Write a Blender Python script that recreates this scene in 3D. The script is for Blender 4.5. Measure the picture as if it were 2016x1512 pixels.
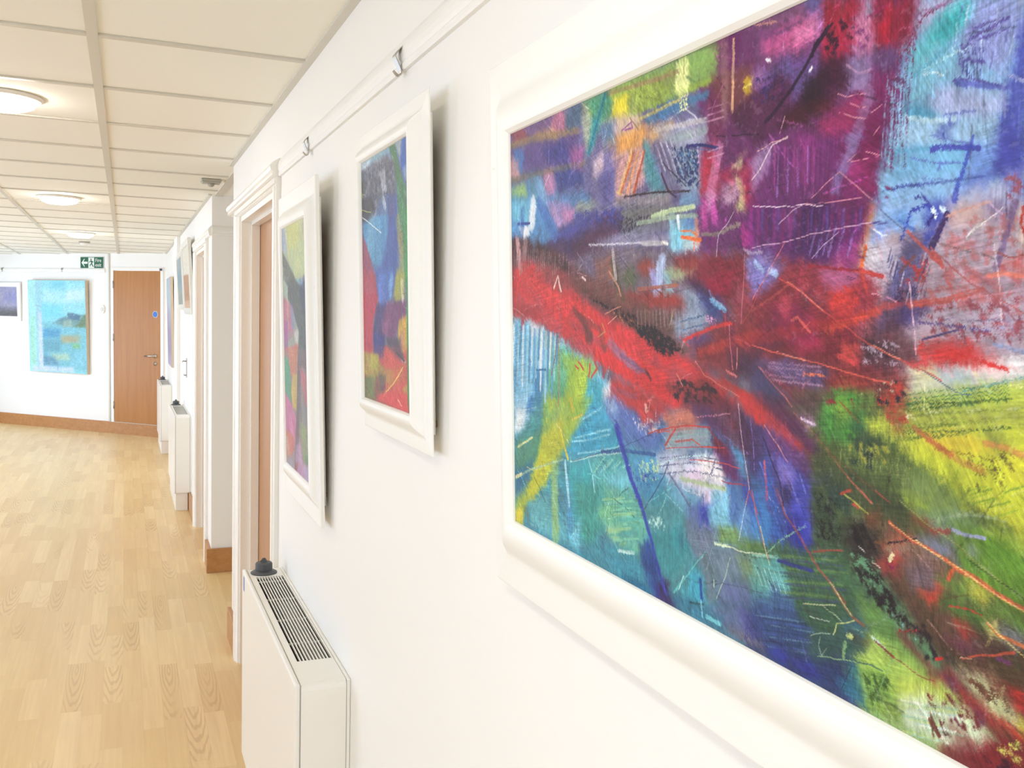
import bpy, bmesh, math, random
import numpy as np
from mathutils import Vector, Matrix

for _o in list(bpy.data.objects):
    bpy.data.objects.remove(_o)
SC = bpy.context.scene
COL = SC.collection

# ------------------------------------------------------------------ camera
FLOOR_TO_EYE = 1.575
cam_data = bpy.data.cameras.new('camera')
cam_data.sensor_fit = 'HORIZONTAL'
cam_data.sensor_width = 36.0
cam_data.lens = 36.0 * 1839.8 / 2016.0
cam_data.clip_start = 0.02
cam = bpy.data.objects.new('camera', cam_data)
COL.objects.link(cam)
_yaw, _pitch, _roll = math.radians(22.550), math.radians(4.029), math.radians(1.435)
_f = Vector((math.sin(_yaw) * math.cos(_pitch), math.cos(_yaw) * math.cos(_pitch), -math.sin(_pitch)))
_r = Vector((math.cos(_yaw), -math.sin(_yaw), 0.0))
_u = _r.cross(_f)
_r2 = _r * math.cos(_roll) + _u * math.sin(_roll)
_u2 = -_r * math.sin(_roll) + _u * math.cos(_roll)
_m = Matrix((( _r2.x, _u2.x, -_f.x, 0.0), (_r2.y, _u2.y, -_f.y, 0.0), (_r2.z, _u2.z, -_f.z, FLOOR_TO_EYE), (0, 0, 0, 1)))
cam.matrix_world = _m
SC.camera = cam

# ------------------------------------------------------------------ world, daylight, exposure
SC.view_settings.view_transform = 'Standard'
SC.view_settings.look = 'None'
SC.view_settings.gamma = 1.0
SC.view_settings.use_curve_mapping = False
SC.view_settings.exposure = 0.04
world = bpy.data.worlds.new('sky')
SC.world = world
world.use_nodes = True
_bg = world.node_tree.nodes['Background']
_bg.inputs['Color'].default_value = (0.79, 0.985, 1.28, 1)
_bg.inputs['Strength'].default_value = 5.4
SC.cycles.max_bounces = 10
SC.cycles.diffuse_bounces = 7
SC.cycles.sample_clamp_indirect = 6.0
LAMP_STRENGTH = 42.0

# the row of windows in the wall on the daylight side of the corridor
XL = -2.9                       # inner face of that wall
WINDOWS = [(-1.9, 0.5), (3.4, 5.0), (6.4, 7.8), (9.1, 11.0), (11.9, 13.5)]
SILL, HEAD = 0.12, 1.95
for _i, (_a, _b) in enumerate(WINDOWS):
    _ld = bpy.data.lights.new('daylight_portal', 'AREA')
    _ld.shape = 'RECTANGLE'; _ld.size = _b - _a; _ld.size_y = HEAD - SILL
    _ld.cycles.is_portal = True
    _lo = bpy.data.objects.new('daylight_portal', _ld)
    COL.objects.link(_lo)
    _lo.location = (XL - 0.19, (_a + _b) / 2, (SILL + HEAD) / 2)
    _lo.rotation_euler = (math.radians(90), 0, math.radians(-90))

# ------------------------------------------------------------------ helpers
class MB:
    """collects geometry for one mesh"""
    def __init__(self):
        self.v = []; self.f = []; self.s = []
    def add(self, vs, fs, smooth=False):
        n = len(self.v)
        self.v += [tuple(p) for p in vs]
        for q in fs:
            self.f.append(tuple(i + n for i in q)); self.s.append(smooth)
        return self
    def box(self, x0, x1, y0, y1, z0, z1):
        vs = [(x, y, z) for x in (x0, x1) for y in (y0, y1) for z in (z0, z1)]
        return self.add(vs, [(0, 1, 3, 2), (4, 6, 7, 5), (0, 4, 5, 1), (2, 3, 7, 6), (0, 2, 6, 4), (1, 5, 7, 3)])
    def bbox(self, x0, x1, y0, y1, z0, z1, b=0.003, seg=2):
        bm = bmesh.new()
        bmesh.ops.create_cube(bm, size=1.0)
        for v in bm.verts:
            v.co = Vector(((x0 + x1) / 2 + v.co.x * (x1 - x0), (y0 + y1) / 2 + v.co.y * (y1 - y0), (z0 + z1) / 2 + v.co.z * (z1 - z0)))
        bmesh.ops.bevel(bm, geom=list(bm.edges), offset=b, segments=seg, affect='EDGES', profile=0.5)
        bm.verts.ensure_lookup_table()
        self.add([v.co[:] for v in bm.verts], [[v.index for v in f.verts] for f in bm.faces], False)
        bm.free()
        return self
    def lathe(self, prof, c=(0, 0, 0), n=32, smooth=True, axis='z'):
        vs = []; fs = []
        for r, h in prof:
            for k in range(n):
                a = 2 * math.pi * k / n
                p = (r * math.cos(a), r * math.sin(a), h)
                if axis == 'y':
                    p = (p[0], -p[2], p[1])
                elif axis == 'x':
                    p = (p[2], p[0], p[1])
                vs.append((c[0] + p[0], c[1] + p[1], c[2] + p[2]))
        for i in range(len(prof) - 1):
            for k in range(n):
                a, b = i * n + k, i * n + (k + 1) % n
                fs.append((a, b, b + n, a + n))
        fs.append(tuple(range(n - 1, -1, -1)))
        fs.append(tuple(range((len(prof) - 1) * n, len(prof) * n)))
        return self.add(vs, fs, smooth)
    def prism(self, poly, a, b, place):
        """poly of (p, q), extruded from a to b; place(p, q, t) -> xyz"""
        n = len(poly)
        vs = [place(p, q, a) for p, q in poly] + [place(p, q, b) for p, q in poly]
        fs = [tuple(range(n - 1, -1, -1)), tuple(range(n, 2 * n))]
        fs += [(i, (i + 1) % n, (i + 1) % n + n, i + n) for i in range(n)]
        return self.add(vs, fs)
    def tube(self, pts, r, n=8):
        pts = [Vector(p) for p in pts]
        rings = []
        up = Vector((0.13, 0.21, 0.97))
        for i, p in enumerate(pts):
            d = (pts[min(i + 1, len(pts) - 1)] - pts[max(i - 1, 0)]).normalized()
            a = d.cross(up).normalized(); b = d.cross(a)
            rings.append([p + (a * math.cos(2 * math.pi * k / n) + b * math.sin(2 * math.pi * k / n)) * r for k in range(n)])
        vs = [q[:] for ring in rings for q in ring]
        fs = []
        for i in range(len(pts) - 1):
            for k in range(n):
                a, b = i * n + k, i * n + (k + 1) % n
                fs.append((a, b, b + n, a + n))
        fs.append(tuple(range(n - 1, -1, -1))); fs.append(tuple(range((len(pts) - 1) * n, len(pts) * n)))
        return self.add(vs, fs, True)
    def strip(self, pts, w0, w1, t, place):
        """a bent metal strip: pts (p, q) centre line, width w0..w1 along the third axis, thickness t"""
        n = len(pts)
        vs = []; fs = []
        for i, (p, q) in enumerate(pts):
            p0, q0 = pts[max(i - 1, 0)]; p1, q1 = pts[min(i + 1, n - 1)]
            dx, dy = p1 - p0, q1 - q0; L = math.hypot(dx, dy) or 1
            nx, ny = -dy / L * t / 2, dx / L * t / 2
            w = w0 + (w1 - w0) * i / (n - 1)
            vs += [place(p + nx, q + ny, -w / 2), place(p + nx, q + ny, w / 2), place(p - nx, q - ny, w / 2), place(p - nx, q - ny, -w / 2)]
        for i in range(n - 1):
            for k in range(4):
                a, b = i * 4 + k, i * 4 + (k + 1) % 4
                fs.append((a, b, b + 4, a + 4))
        fs.append((3, 2, 1, 0)); fs.append(tuple(range((n - 1) * 4, n * 4)))
        return self.add(vs, fs)
    def mesh(self, name, mat):
        me = bpy.data.meshes.new(name)
        me.from_pydata(self.v, [], self.f)
        me.validate()
        bm = bmesh.new(); bm.from_mesh(me)
        bmesh.ops.recalc_face_normals(bm, faces=bm.faces)
        bm.to_mesh(me); bm.free()
        if len(me.polygons) == len(self.s):
            me.polygons.foreach_set('use_smooth', self.s)
        if mat:
            me.materials.append(mat)
        return me
    def build(self, name, mat, parent=None, loc=None, rot=None):
        o = bpy.data.objects.new(name, self.mesh(name, mat))
        COL.objects.link(o)
        if parent is not None:
            o.parent = parent
        if loc is not None:
            o.location = loc
        if rot is not None:
            o.rotation_euler = rot
        return o

def tag(o, label=None, cat=None, group=None, kind=None):
    if label: o['label'] = label
    if cat: o['category'] = cat
    if group: o['group'] = group
    if kind: o['kind'] = kind
    return o

def empty(name, loc=(0, 0, 0), rot=(0, 0, 0)):
    o = bpy.data.objects.new(name, None)
    o.empty_display_size = 0.1
    COL.objects.link(o)
    o.location = loc; o.rotation_euler = rot
    return o

def instance(name, me, parent=None, loc=None):
    o = bpy.data.objects.new(name, me)
    COL.objects.link(o)
    if parent is not None: o.parent = parent
    if loc is not None: o.location = loc
    return o

def copy_tree(o, parent=None):
    c = o.copy(); COL.objects.link(c); c.parent = parent
    for ch in o.children:
        copy_tree(ch, c)
    return c

def s2l(c):
    return tuple((v / 12.92 if v <= 0.04045 else ((v + 0.055) / 1.055) ** 2.4) for v in c)

def rgb(r, g, b):
    return s2l((r / 255, g / 255, b / 255)) + (1.0,)

class NT:
    def __init__(self, name):
        self.m = bpy.data.materials.new(name)
        self.m.use_nodes = True
        self.t = self.m.node_tree
        self.b = self.t.nodes['Principled BSDF']
    def n(self, typ, **kw):
        nd = self.t.nodes.new(typ)
        for k, v in kw.items():
            if k.startswith('i_'):
                key = k[2:]
                nd.inputs[int(key) if key.isdigit() else key].default_value = v
            else:
                setattr(nd, k, v)
        return nd
    def l(self, a, b):
        self.t.links.new(a, b)
    def ramp(self, fac, stops):
        r = self.n('ShaderNodeValToRGB')
        el = r.color_ramp.elements
        while len(el) < len(stops): el.new(0.5)
        for e, (p, c) in zip(el, stops):
            e.position = p; e.color = c
        self.l(fac, r.inputs[0])
        return r.outputs[0]
    def coords(self, scale=(1, 1, 1), kind='Object'):
        tc = self.n('ShaderNodeTexCoord'); mp = self.n('ShaderNodeMapping')
        mp.inputs['Scale'].default_value = scale
        self.l(tc.outputs[kind], mp.inputs[0])
        return mp.outputs[0]
    def noise(self, vec, scale, detail=3, rough=0.5, dist=0.0):
        nz = self.n('ShaderNodeTexNoise')
        nz.inputs['Scale'].default_value = scale; nz.inputs['Detail'].default_value = detail
        nz.inputs['Roughness'].default_value = rough; nz.inputs['Distortion'].default_value = dist
        self.l(vec, nz.inputs['Vector'])
        return nz.outputs['Fac']
    def mix(self, fac, a, b, mode='MIX'):
        mx = self.n('ShaderNodeMix', data_type='RGBA', blend_type=mode)
        if isinstance(fac, (int, float)): mx.inputs[0].default_value = fac
        else: self.l(fac, mx.inputs[0])
        for i, c in ((6, a), (7, b)):
            if isinstance(c, tuple): mx.inputs[i].default_value = c
            else: self.l(c, mx.inputs[i])
        return mx.outputs[2]
    def math(self, op, a, b=None):
        m = self.n('ShaderNodeMath', operation=op)
        for i, c in enumerate((a, b)):
            if c is None: continue
            if isinstance(c, (int, float)): m.inputs[i].default_value = c
            else: self.l(c, m.inputs[i])
        return m.outputs[0]
    def bump(self, h, strength=0.1, dist=0.001):
        bp = self.n('ShaderNodeBump')
        bp.inputs['Strength'].default_value = strength; bp.inputs['Distance'].default_value = dist
        self.l(h, bp.inputs['Height']); self.l(bp.outputs[0], self.b.inputs['Normal'])
    def set(self, col=None, rough=None, metal=None, spec=None):
        if col is not None:
            if isinstance(col, tuple): self.b.inputs['Base Color'].default_value = col
            else: self.l(col, self.b.inputs['Base Color'])
        if rough is not None: self.b.inputs['Roughness'].default_value = rough
        if metal is not None: self.b.inputs['Metallic'].default_value = metal
        if spec is not None: self.b.inputs['Specular IOR Level'].default_value = spec
        return self

def paint_mat(name, a, b, rough, nscale=3.0, bumps=60.0, bstr=0.05):
    t = NT(name)
    v = t.coords()
    t.set(t.mix(t.noise(v, nscale), a, b), rough)
    t.bump(t.noise(v, bumps, 4), bstr, 0.001)
    return t.m

def wood_mat(name, dark, light, rough, axis, sc=1.0):
    t = NT(name)
    s = [26 * sc, 26 * sc, 26 * sc]; s['xyz'.index(axis)] = 1.3 * sc
    v = t.coords(tuple(s))
    n1 = t.noise(v, 1.0, 5, 0.6, 0.4)
    n2 = t.noise(v, 5.0, 3, 0.6)
    c = t.ramp(n1, [(0.32, dark), (0.68, light)])
    c = t.mix(0.35, c, t.ramp(n2, [(0.3, dark), (0.7, light)]))
    t.set(c, rough)
    t.bump(n2, 0.04, 0.001)
    return t.m

M = {}
M['wall'] = paint_mat('wall_paint', (0.90, 0.88, 0.845, 1), (0.885, 0.862, 0.825, 1), 0.55, 1.5, 220, 0.03)
M['gloss'] = NT('gloss_white_paint').set((0.89, 0.865, 0.82, 1), 0.26).m
M['tile'] = paint_mat('ceiling_tile_board', (0.90, 0.88, 0.80, 1), (0.885, 0.865, 0.785, 1), 0.9, 2.0, 420, 0.10)
M['tee'] = paint_mat('ceiling_grid_metal', (0.66, 0.63, 0.55, 1), (0.64, 0.61, 0.535, 1), 0.45, 3.0, 40, 0.01)
M['cream_metal'] = paint_mat('cream_radiator_enamel', (0.88, 0.865, 0.815, 1), (0.87, 0.85, 0.80, 1), 0.3, 3.0, 160, 0.02)
M['seam'] = NT('radiator_seam_grey').set((0.42, 0.40, 0.37, 1), 0.6).m
M['slot_shade'] = NT('radiator_slot_shade').set((0.035, 0.033, 0.03, 1), 0.8).m  # near-black colour standing in for the shade between the slats
M['fin'] = NT('radiator_fin_grey').set((0.20, 0.19, 0.165, 1), 0.6).m
M['hook'] = NT('worn_nickel').set((0.42, 0.40, 0.37, 1), 0.32, 1.0).m
M['knob'] = NT('grey_valve_plastic').set((0.075, 0.08, 0.085, 1), 0.5).m
M['oak'] = wood_mat('oak_door_veneer', rgb(166, 106, 42), rgb(184, 124, 54), 0.42, 'z')
M['oak_skirt'] = wood_mat('oak_skirting', rgb(168, 116, 68), rgb(196, 142, 90), 0.4, 'y')
M['pale_door'] = wood_mat('pale_beech_veneer', rgb(170, 118, 74), rgb(184, 134, 88), 0.4, 'z')
M['chrome'] = NT('brushed_nickel').set((0.62, 0.6, 0.57, 1), 0.25, 1.0).m
M['dull_metal'] = NT('dull_steel').set((0.45, 0.43, 0.40, 1), 0.4, 1.0).m
M['dark'] = NT('dark_plastic').set((0.05, 0.05, 0.07, 1), 0.5).m
M['blue'] = NT('blue_sign_vinyl').set(rgb(38, 108, 200), 0.4).m
M['white_plastic'] = NT('white_plastic').set((0.86, 0.84, 0.79, 1), 0.35).m
M['grey_plastic'] = NT('grey_beige_plastic').set((0.42, 0.40, 0.34, 1), 0.5).m
M['green'] = NT('exit_sign_green').set(rgb(20, 92, 62), 0.4).m
M['sign_white'] = NT('exit_sign_white').set((0.82, 0.86, 0.80, 1), 0.4).m
M['canvas_edge'] = paint_mat('raw_canvas_edge', rgb(214, 196, 170), rgb(204, 184, 156), 0.8, 8, 400, 0.1)
M['backing'] = NT('brown_backing_board').set(rgb(150, 120, 88), 0.8).m

def frame_material():
    t = NT('limewashed_white_frame')
    v = t.coords((1, 1, 1))
    v2 = t.coords((18, 60, 60))
    streak = t.noise(v2, 1.0, 6, 0.65)
    patch = t.noise(v, 9.0, 4, 0.6)
    worn = t.math('MULTIPLY', t.math('GREATER_THAN', streak, 0.67), t.math('GREATER_THAN', patch, 0.60))
    base = t.mix(streak, (0.90, 0.89, 0.85, 1), (0.87, 0.86, 0.82, 1))
    t.set(t.mix(t.math('MULTIPLY', worn, 0.35), base, (0.60, 0.59, 0.59, 1)), 0.42)
    t.bump(streak, 0.08, 0.002)
    return t.m
M['frame'] = frame_material()

def floor_material():
    t = NT('oak_strip_vinyl')
    oi = t.n('ShaderNodeObjectInfo'); ge = t.n('ShaderNodeNewGeometry')
    r = t.math('FRACT', t.math('ADD', oi.outputs['Random'], ge.outputs['Random Per Island']))
    tc = t.n('ShaderNodeTexCoord')
    off = t.n('ShaderNodeCombineXYZ')
    t.l(t.math('MULTIPLY', r, 37.0), off.inputs[0]); t.l(t.math('MULTIPLY', r, 91.0), off.inputs[1])
    va = t.n('ShaderNodeVectorMath', operation='ADD')
    t.l(tc.outputs['Object'], va.inputs[0]); t.l(off.outputs[0], va.inputs[1])
    def mp(s):
        m = t.n('ShaderNodeMapping'); m.inputs['Scale'].default_value = s
        t.l(va.outputs[0], m.inputs[0]); return m.outputs[0]
    tone = t.ramp(r, [(0.0, rgb(226, 194, 138)), (0.35, rgb(231, 201, 146)), (0.7, rgb(235, 206, 152)), (1.0, rgb(240, 213, 162))])
    fine = t.noise(mp((70, 2.2, 1)), 1.0, 4, 0.6)
    broad = t.noise(mp((16, 0.9, 1)), 1.0, 3, 0.55, 0.5)
    col = t.mix(t.ramp(fine, [(0.35, (0.25, 0.25, 0.25, 1)), (0.65, (0, 0, 0, 1))]), tone, rgb(206, 170, 120))
    col = t.mix(t.ramp(broad, [(0.38, (0.25, 0.25, 0.25, 1)), (0.58, (0, 0, 0, 1))]), col, rgb(210, 176, 128))
    w = t.n('ShaderNodeTexWave', wave_type='RINGS', rings_direction='Z', wave_profile='SIN')
    w.inputs['Scale'].default_value = 1.0; w.inputs['Distortion'].default_value = 3.2
    w.inputs['Detail'].default_value = 2.0; w.inputs['Detail Scale'].default_value = 1.6
    ctr = t.n('ShaderNodeCombineXYZ')
    ctr.inputs[0].default_value = 0.037
    t.l(t.math('ADD', t.math('MULTIPLY', r, 0.25), 0.42), ctr.inputs[1])
    vs = t.n('ShaderNodeVectorMath', operation='SUBTRACT')
    t.l(tc.outputs['Object'], vs.inputs[0]); t.l(ctr.outputs[0], vs.inputs[1])
    mr = t.n('ShaderNodeMapping'); mr.inputs['Scale'].default_value = (30, 3.0, 0)
    t.l(vs.outputs[0], mr.inputs[0]); t.l(mr.outputs[0], w.inputs['Vector'])
    knot = t.noise(mp((7, 1.1, 1)), 1.3, 1, 0.4)
    mask = t.math('MULTIPLY', t.ramp(knot, [(0.40, (0, 0, 0, 1)), (0.55, (1, 1, 1, 1))]), t.math('GREATER_THAN', t.math('FRACT', t.math('MULTIPLY', r, 7.31)), 0.68))
    ring = t.math('MULTIPLY', t.ramp(w.outputs['Fac'], [(0.5, (0, 0, 0, 1)), (0.85, (1, 1, 1, 1))]), mask)
    col = t.mix(t.math('MULTIPLY', ring, 0.32), col, rgb(176, 136, 86))
    t.set(col, 0.33, spec=0.4)
    t.bump(fine, 0.03, 0.001)
    return t.m
M['floor'] = floor_material()
M['subfloor'] = NT('floor_joint_brown').set(rgb(200, 165, 118), 0.5).m

def lamp_material():
    t = NT('lamp_diffuser')
    t.set((0.9, 0.88, 0.82, 1), 0.4)
    t.b.inputs['Emission Color'].default_value = (1.0, 0.965, 0.90, 1)
    t.b.inputs['Emission Strength'].default_value = LAMP_STRENGTH
    return t.m
M['lamp'] = lamp_material()
def glass_material():
    t = NT('window_glass')
    tr = t.n('ShaderNodeBsdfTransparent'); gl = t.n('ShaderNodeBsdfGlossy'); mx = t.n('ShaderNodeMixShader')
    gl.inputs['Roughness'].default_value = 0.02
    mx.inputs[0].default_value = 0.06
    t.l(tr.outputs[0], mx.inputs[1]); t.l(gl.outputs[0], mx.inputs[2])
    t.l(mx.outputs[0], t.t.nodes['Material Output'].inputs['Surface'])
    return t.m
M['glass'] = glass_material()

# ------------------------------------------------------------------ the setting
CEIL = 2.253
XR = 0.4725          # near stretch of the right-hand wall
XR2 = 0.476          # stretch beyond the recess
Y_END = 4.594        # end of the near stretch
Y_PIL = 5.81         # face of the pillar beyond the recess
YB0 = -3.6           # wall behind the viewer
BSUM = 12.631        # the far wall stands at 45 degrees: x + y = BSUM
RZ_R = math.radians(-90)
RZ_B = math.radians(-45)
Q = math.sqrt(0.5)
def back(s, d=0.0, z=0.0):
    """point on the far wall: s = world x of the foot point, d = distance out of the wall, z = height"""
    return Vector((s - d * Q, BSUM - s - d * Q, z))

def struct(o):
    o['kind'] = 'structure'; return o

# floor: base slab, then strips laid along the corridor
X_FAR = 2.0
fl = struct(MB().box(XL - 0.3, X_FAR, YB0 - 0.2, 16.0, -0.12, -0.004).build('floor', M['subfloor']))
PW = 0.074
rnd = random.Random(5)
planks = []
i = 0
x = XL
while x < X_FAR - 0.01:
    y = YB0 - rnd.random() * 0.5
    while y < 15.9:
        L = rnd.choice((0.42, 0.48, 0.54, 0.60))
        planks.append((x, y, L)); y += L
    x += PW
def in_view(x, y):
    cx, cy = x + PW / 2, y
    if cx > 0.47 or cy < 3.25: return False
    if cx + cy > BSUM or cx < -0.112 * cy - 0.05: return False
    return True
near = sorted([p for p in planks if in_view(p[0], p[1] + p[2] / 2)], key=lambda p: p[1])[:300]
near_set = set(near)
pmesh = {}
for L in (0.42, 0.48, 0.54, 0.60):
    pmesh[L] = MB().box(0.0001, PW - 0.0001, 0.0001, L - 0.0001, -0.0039, 0.0).mesh('floor_strip', M['floor'])
for p in near:
    instance('floor_strip', pmesh[p[2]], fl, (p[0], p[1], 0.0))
rest = MB()
for p in planks:
    if p not in near_set:
        rest.box(p[0] + 0.0001, p[0] + PW - 0.0001, p[1] + 0.0001, p[1] + p[2] - 0.0001, -0.0039, 0.0)
tag(rest.build('floor_strips_beyond', M['floor'], fl), kind='stuff')

# ceiling: slab above, lay-in tiles, metal grid
ce = struct(MB().box(XL - 0.3, X_FAR, YB0 - 0.2, 16.0, CEIL + 0.05, CEIL + 0.2).build('ceiling', M['tile']))
TX = [-0.0725 - 0.6 * k for k in range(6)]
TY = [2.6117 + 0.6 * k for k in range(-11, 23)]
XT = 0.508           # right edge of the tiled field in the recess
tile_mesh = {}
for j in range(len(TY) - 1):
    for k in range(-1, 5):
        x1 = XT if k < 0 else TX[k]
        x0 = TX[0] if k < 0 else max(TX[k + 1], XL)
        if (x0 + TY[j]) > BSUM + 0.1 or x1 - x0 < 0.05: continue
        key = (round(x1 - x0, 3))
        if key not in tile_mesh:
            tile_mesh[key] = MB().bbox(0.002, x1 - x0 - 0.002, 0.002, 0.598, 0.0, 0.018, 0.002, 1).mesh('ceiling_tile', M['tile'])
        instance('ceiling_tile', tile_mesh[key], ce, (x0, TY[j], CEIL + 0.004))
tee_m = MB().box(-0.0135, 0.0135, YB0, 14.8, -0.002, 0.0038).mesh('ceiling_tee', M['tee'])
for k in range(5):
    instance('ceiling_tee', tee_m, ce, (TX[k], 0, CEIL))
cross_m = MB().box(0.0140, 0.586, -0.012, 0.012, -0.0016, 0.0036).mesh('cross_tee', M['tee'])
cross_s = MB().box(0.0140, XT - TX[0], -0.012, 0.012, -0.0016, 0.0036).mesh('cross_tee', M['tee'])
for yy in TY:
    instance('cross_tee', cross_s, ce, (TX[0], yy, CEIL))
    for k in range(4):
        if TX[k + 1] + yy < BSUM + 0.3:
            instance('cross_tee', cross_m, ce, (TX[k + 1], yy, CEIL))
MB().box(XR - 0.021, XR, YB0, Y_END + 0.01, CEIL - 0.004, CEIL + 0.004).build('edge_angle', M['tee'], ce)
MB().box(0.49, 0.532, Y_END, Y_PIL, CEIL - 0.006, CEIL + 0.004).build('edge_angle', M['tee'], ce)
MB().box(XR2 - 0.021, XR2, Y_PIL, 12.2, CEIL - 0.004, CEIL + 0.004).build('edge_angle', M['tee'], ce)
MB().box(0.532, X_FAR, Y_END - 0.2, Y_PIL + 0.2, CEIL, CEIL + 0.03).build('recess_soffit', M['wall'], ce)

# right-hand wall, near stretch, with its doorway
D1A, D1B, D1H = 3.205, 4.245, 1.985
w = MB()
w.box(XR, XR + 0.16, YB0 - 0.1, D1A, 0, CEIL + 0.06)
w.box(XR, XR + 0.16, D1B, Y_END, 0, CEIL + 0.06)
w.box(XR, XR + 0.16, D1A, D1B, D1H, CEIL + 0.06)
struct(w.build('wall_right', M['wall']))
# pillar and the stretch beyond the recess, with a second doorway
D2A, D2B, D2H = 6.15, 7.08, 1.985
w = MB()
w.box(XR2, XR2 + 0.16, Y_PIL, D2A, 0, CEIL + 0.06)
w.box(XR2 + 0.16, X_FAR, Y_PIL, Y_PIL + 0.12, 0, CEIL + 0.06)
w.box(XR2, XR2 + 0.16, D2B, 12.4, 0, CEIL + 0.06)
w.box(XR2, XR2 + 0.16, D2A, D2B, D2H, CEIL + 0.06)
struct(w.build('wall_right_far', M['wall']))
struct(MB().box(X_FAR - 0.1, X_FAR, Y_END - 0.3, Y_PIL + 0.1, 0, CEIL + 0.06).build('wall_recess', M['wall']))
struct(MB().box(XR + 0.16, X_FAR, Y_END - 0.12, Y_END, 0, CEIL + 0.06).build('wall_recess_near', M['wall']))
struct(MB().box(XR2 - 0.03, XR2, 9.2, 9.75, 0.0, CEIL + 0.002).build('wall_pipe_boxing', M['wall']))
# wall behind the viewer
struct(MB().box(XL - 0.2, XR + 0.16, YB0 - 0.15, YB0, 0, CEIL + 0.06).build('wall_front', M['wall']))
# far wall at 45 degrees
def back_box(mb, s0, s1, d0, d1, z0, z1):
    c = [back(s, d, z) for s in (s0, s1) for d in (d0, d1) for z in (z0, z1)]
    return mb.add(c, [(0, 1, 3, 2), (4, 6, 7, 5), (0, 4, 5, 1), (2, 3, 7, 6), (0, 2, 6, 4), (1, 5, 7, 3)])
D3A, D3B, D3Z, D3H = -0.121, 0.413, 0.150, 2.043
w = MB()
back_box(w, XL - 0.2, D3A - 0.03, -0.12, 0, 0, CEIL + 0.06)
back_box(w, D3B + 0.03, 0.56, -0.12, 0, 0, CEIL + 0.06)
back_box(w, D3A - 0.03, D3B + 0.03, -0.12, 0, D3H + 0.03, CEIL + 0.06)
back_box(w, D3A - 0.03, D3B + 0.03, -0.12, 0, 0, D3Z - 0.02)
struct(w.build('wall_back', M['wall']))
# window wall
w = MB()
edges = [YB0 - 0.1] + [e for p in WINDOWS for e in p] + [16.0]
for a, b in zip(edges[0::2], edges[1::2]):
    w.box(XL - 0.2, XL, a, b, 0, CEIL + 0.06)
for a, b in WINDOWS:
    w.box(XL - 0.2, XL, a, b, 0, SILL); w.box(XL - 0.2, XL, a, b, HEAD, CEIL + 0.06)
struct(w.build('wall_left', M['wall']))
for n, (a, b) in enumerate(WINDOWS):
    wo = struct(empty('window_%d' % (n + 1), (XL - 0.12, (a + b) / 2, SILL)))
    h = (b - a) / 2; H = HEAD - SILL
    f = MB()
    f.box(-0.03, 0.03, -h, -h + 0.05, 0, H).box(-0.03, 0.03, h - 0.05, h, 0, H).box(-0.03, 0.03, -h + 0.05, h - 0.05, 0, 0.05).box(-0.03, 0.03, -h + 0.05, h - 0.05, H - 0.05, H).box(-0.025, 0.025, -0.025, 0.025, 0.05, H - 0.05)
    f.build('window_frame', M['gloss'], wo)
    MB().box(-0.004, 0.004, -h + 0.05, -0.025, 0.05, H - 0.05).build('pane', M['glass'], wo)
    MB().box(-0.004, 0.004, 0.025, h - 0.05, 0.05, H - 0.05).build('pane', M['glass'], wo)
    MB().box(0.03, 0.16, -h, h, -0.02, 0.0).build('window_sill', M['gloss'], wo)

# picture rail: a nosed moulding
RZ0, RZ1 = 2.016, 2.076
def rail_prof(p):           # (out of wall, height)
    h = RZ1 - RZ0
    return [(0, RZ0), (p * 0.62, RZ0), (p * 0.80, RZ0 + 0.004), (p * 0.82, RZ0 + 0.011), (p * 0.70, RZ0 + 0.0135), (p * 0.92, RZ0 + 0.020), (p, RZ0 + 0.030), (p * 0.93, RZ0 + 0.038), (p * 0.72, RZ0 + 0.047), (p * 0.40, RZ1 - 0.006), (p * 0.2, RZ1 - 0.001), (0, RZ1)]
def rail_r(x0, p, a, b):
    return MB().prism(rail_prof(p), a, b, lambda o, z, t: (x0 - o, t, z))
struct(rail_r(XR, 0.012, YB0, D1A - 0.065).build('trim_1', M['wall']))
struct(rail_r(XR, 0.036, D1A - 0.065, Y_END - 0.02).build('trim_2', M['gloss']))
struct(rail_r(XR, 0.021, Y_END - 0.02, Y_END).build('trim_3', M['wall']))
struct(rail_r(XR2, 0.021, Y_PIL, 7.30).build('trim_4', M['gloss']))
struct(MB().prism(rail_prof(0.02), XR2, X_FAR - 0.1, lambda o, z, t: (t, Y_PIL - o, z)).build('trim_5', M['wall']))
struct(MB().prism(rail_prof(0.021), XL, D3A - 0.10, lambda o, z, t: back(t, o, z)[:]).build('trim_6', M['wall']))

# skirting boards
SKH = 0.146
def skirt(name, mb):
    return struct(mb.build(name, M['oak_skirt']))
skirt('baseboard_right', MB().bbox(XR - 0.018, XR, YB0, D1A - 0.10, 0, SKH, 0.003))
skirt('baseboard_right_end', MB().bbox(XR - 0.020, XR, D1B + 0.105, Y_END + 0.022, 0, SKH, 0.003))
skirt('baseboard_recess', MB().bbox(XR2 - 0.028, X_FAR - 0.1, Y_PIL - 0.022, Y_PIL + 0.0, 0, SKH, 0.003))
skirt('baseboard_pillar', MB().bbox(XR2 - 0.020, XR2, Y_PIL, D2A - 0.10, 0, SKH, 0.003))
skirt('baseboard_right_far', MB().bbox(XR2 - 0.018, XR2, D2B + 0.10, 9.2, 0, SKH, 0.003))
skirt('baseboard_far_end', MB().bbox(XR2 - 0.018, XR2, 9.75, 12.12, 0, SKH, 0.003))
skirt('baseboard_back', back_box(MB(), XL, 0.46, 0.0, 0.022, 0, SKH))
skirt('baseboard_left', MB().bbox(XL, XL + 0.018, YB0, 15.4, 0, SKH, 0.003))

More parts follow.
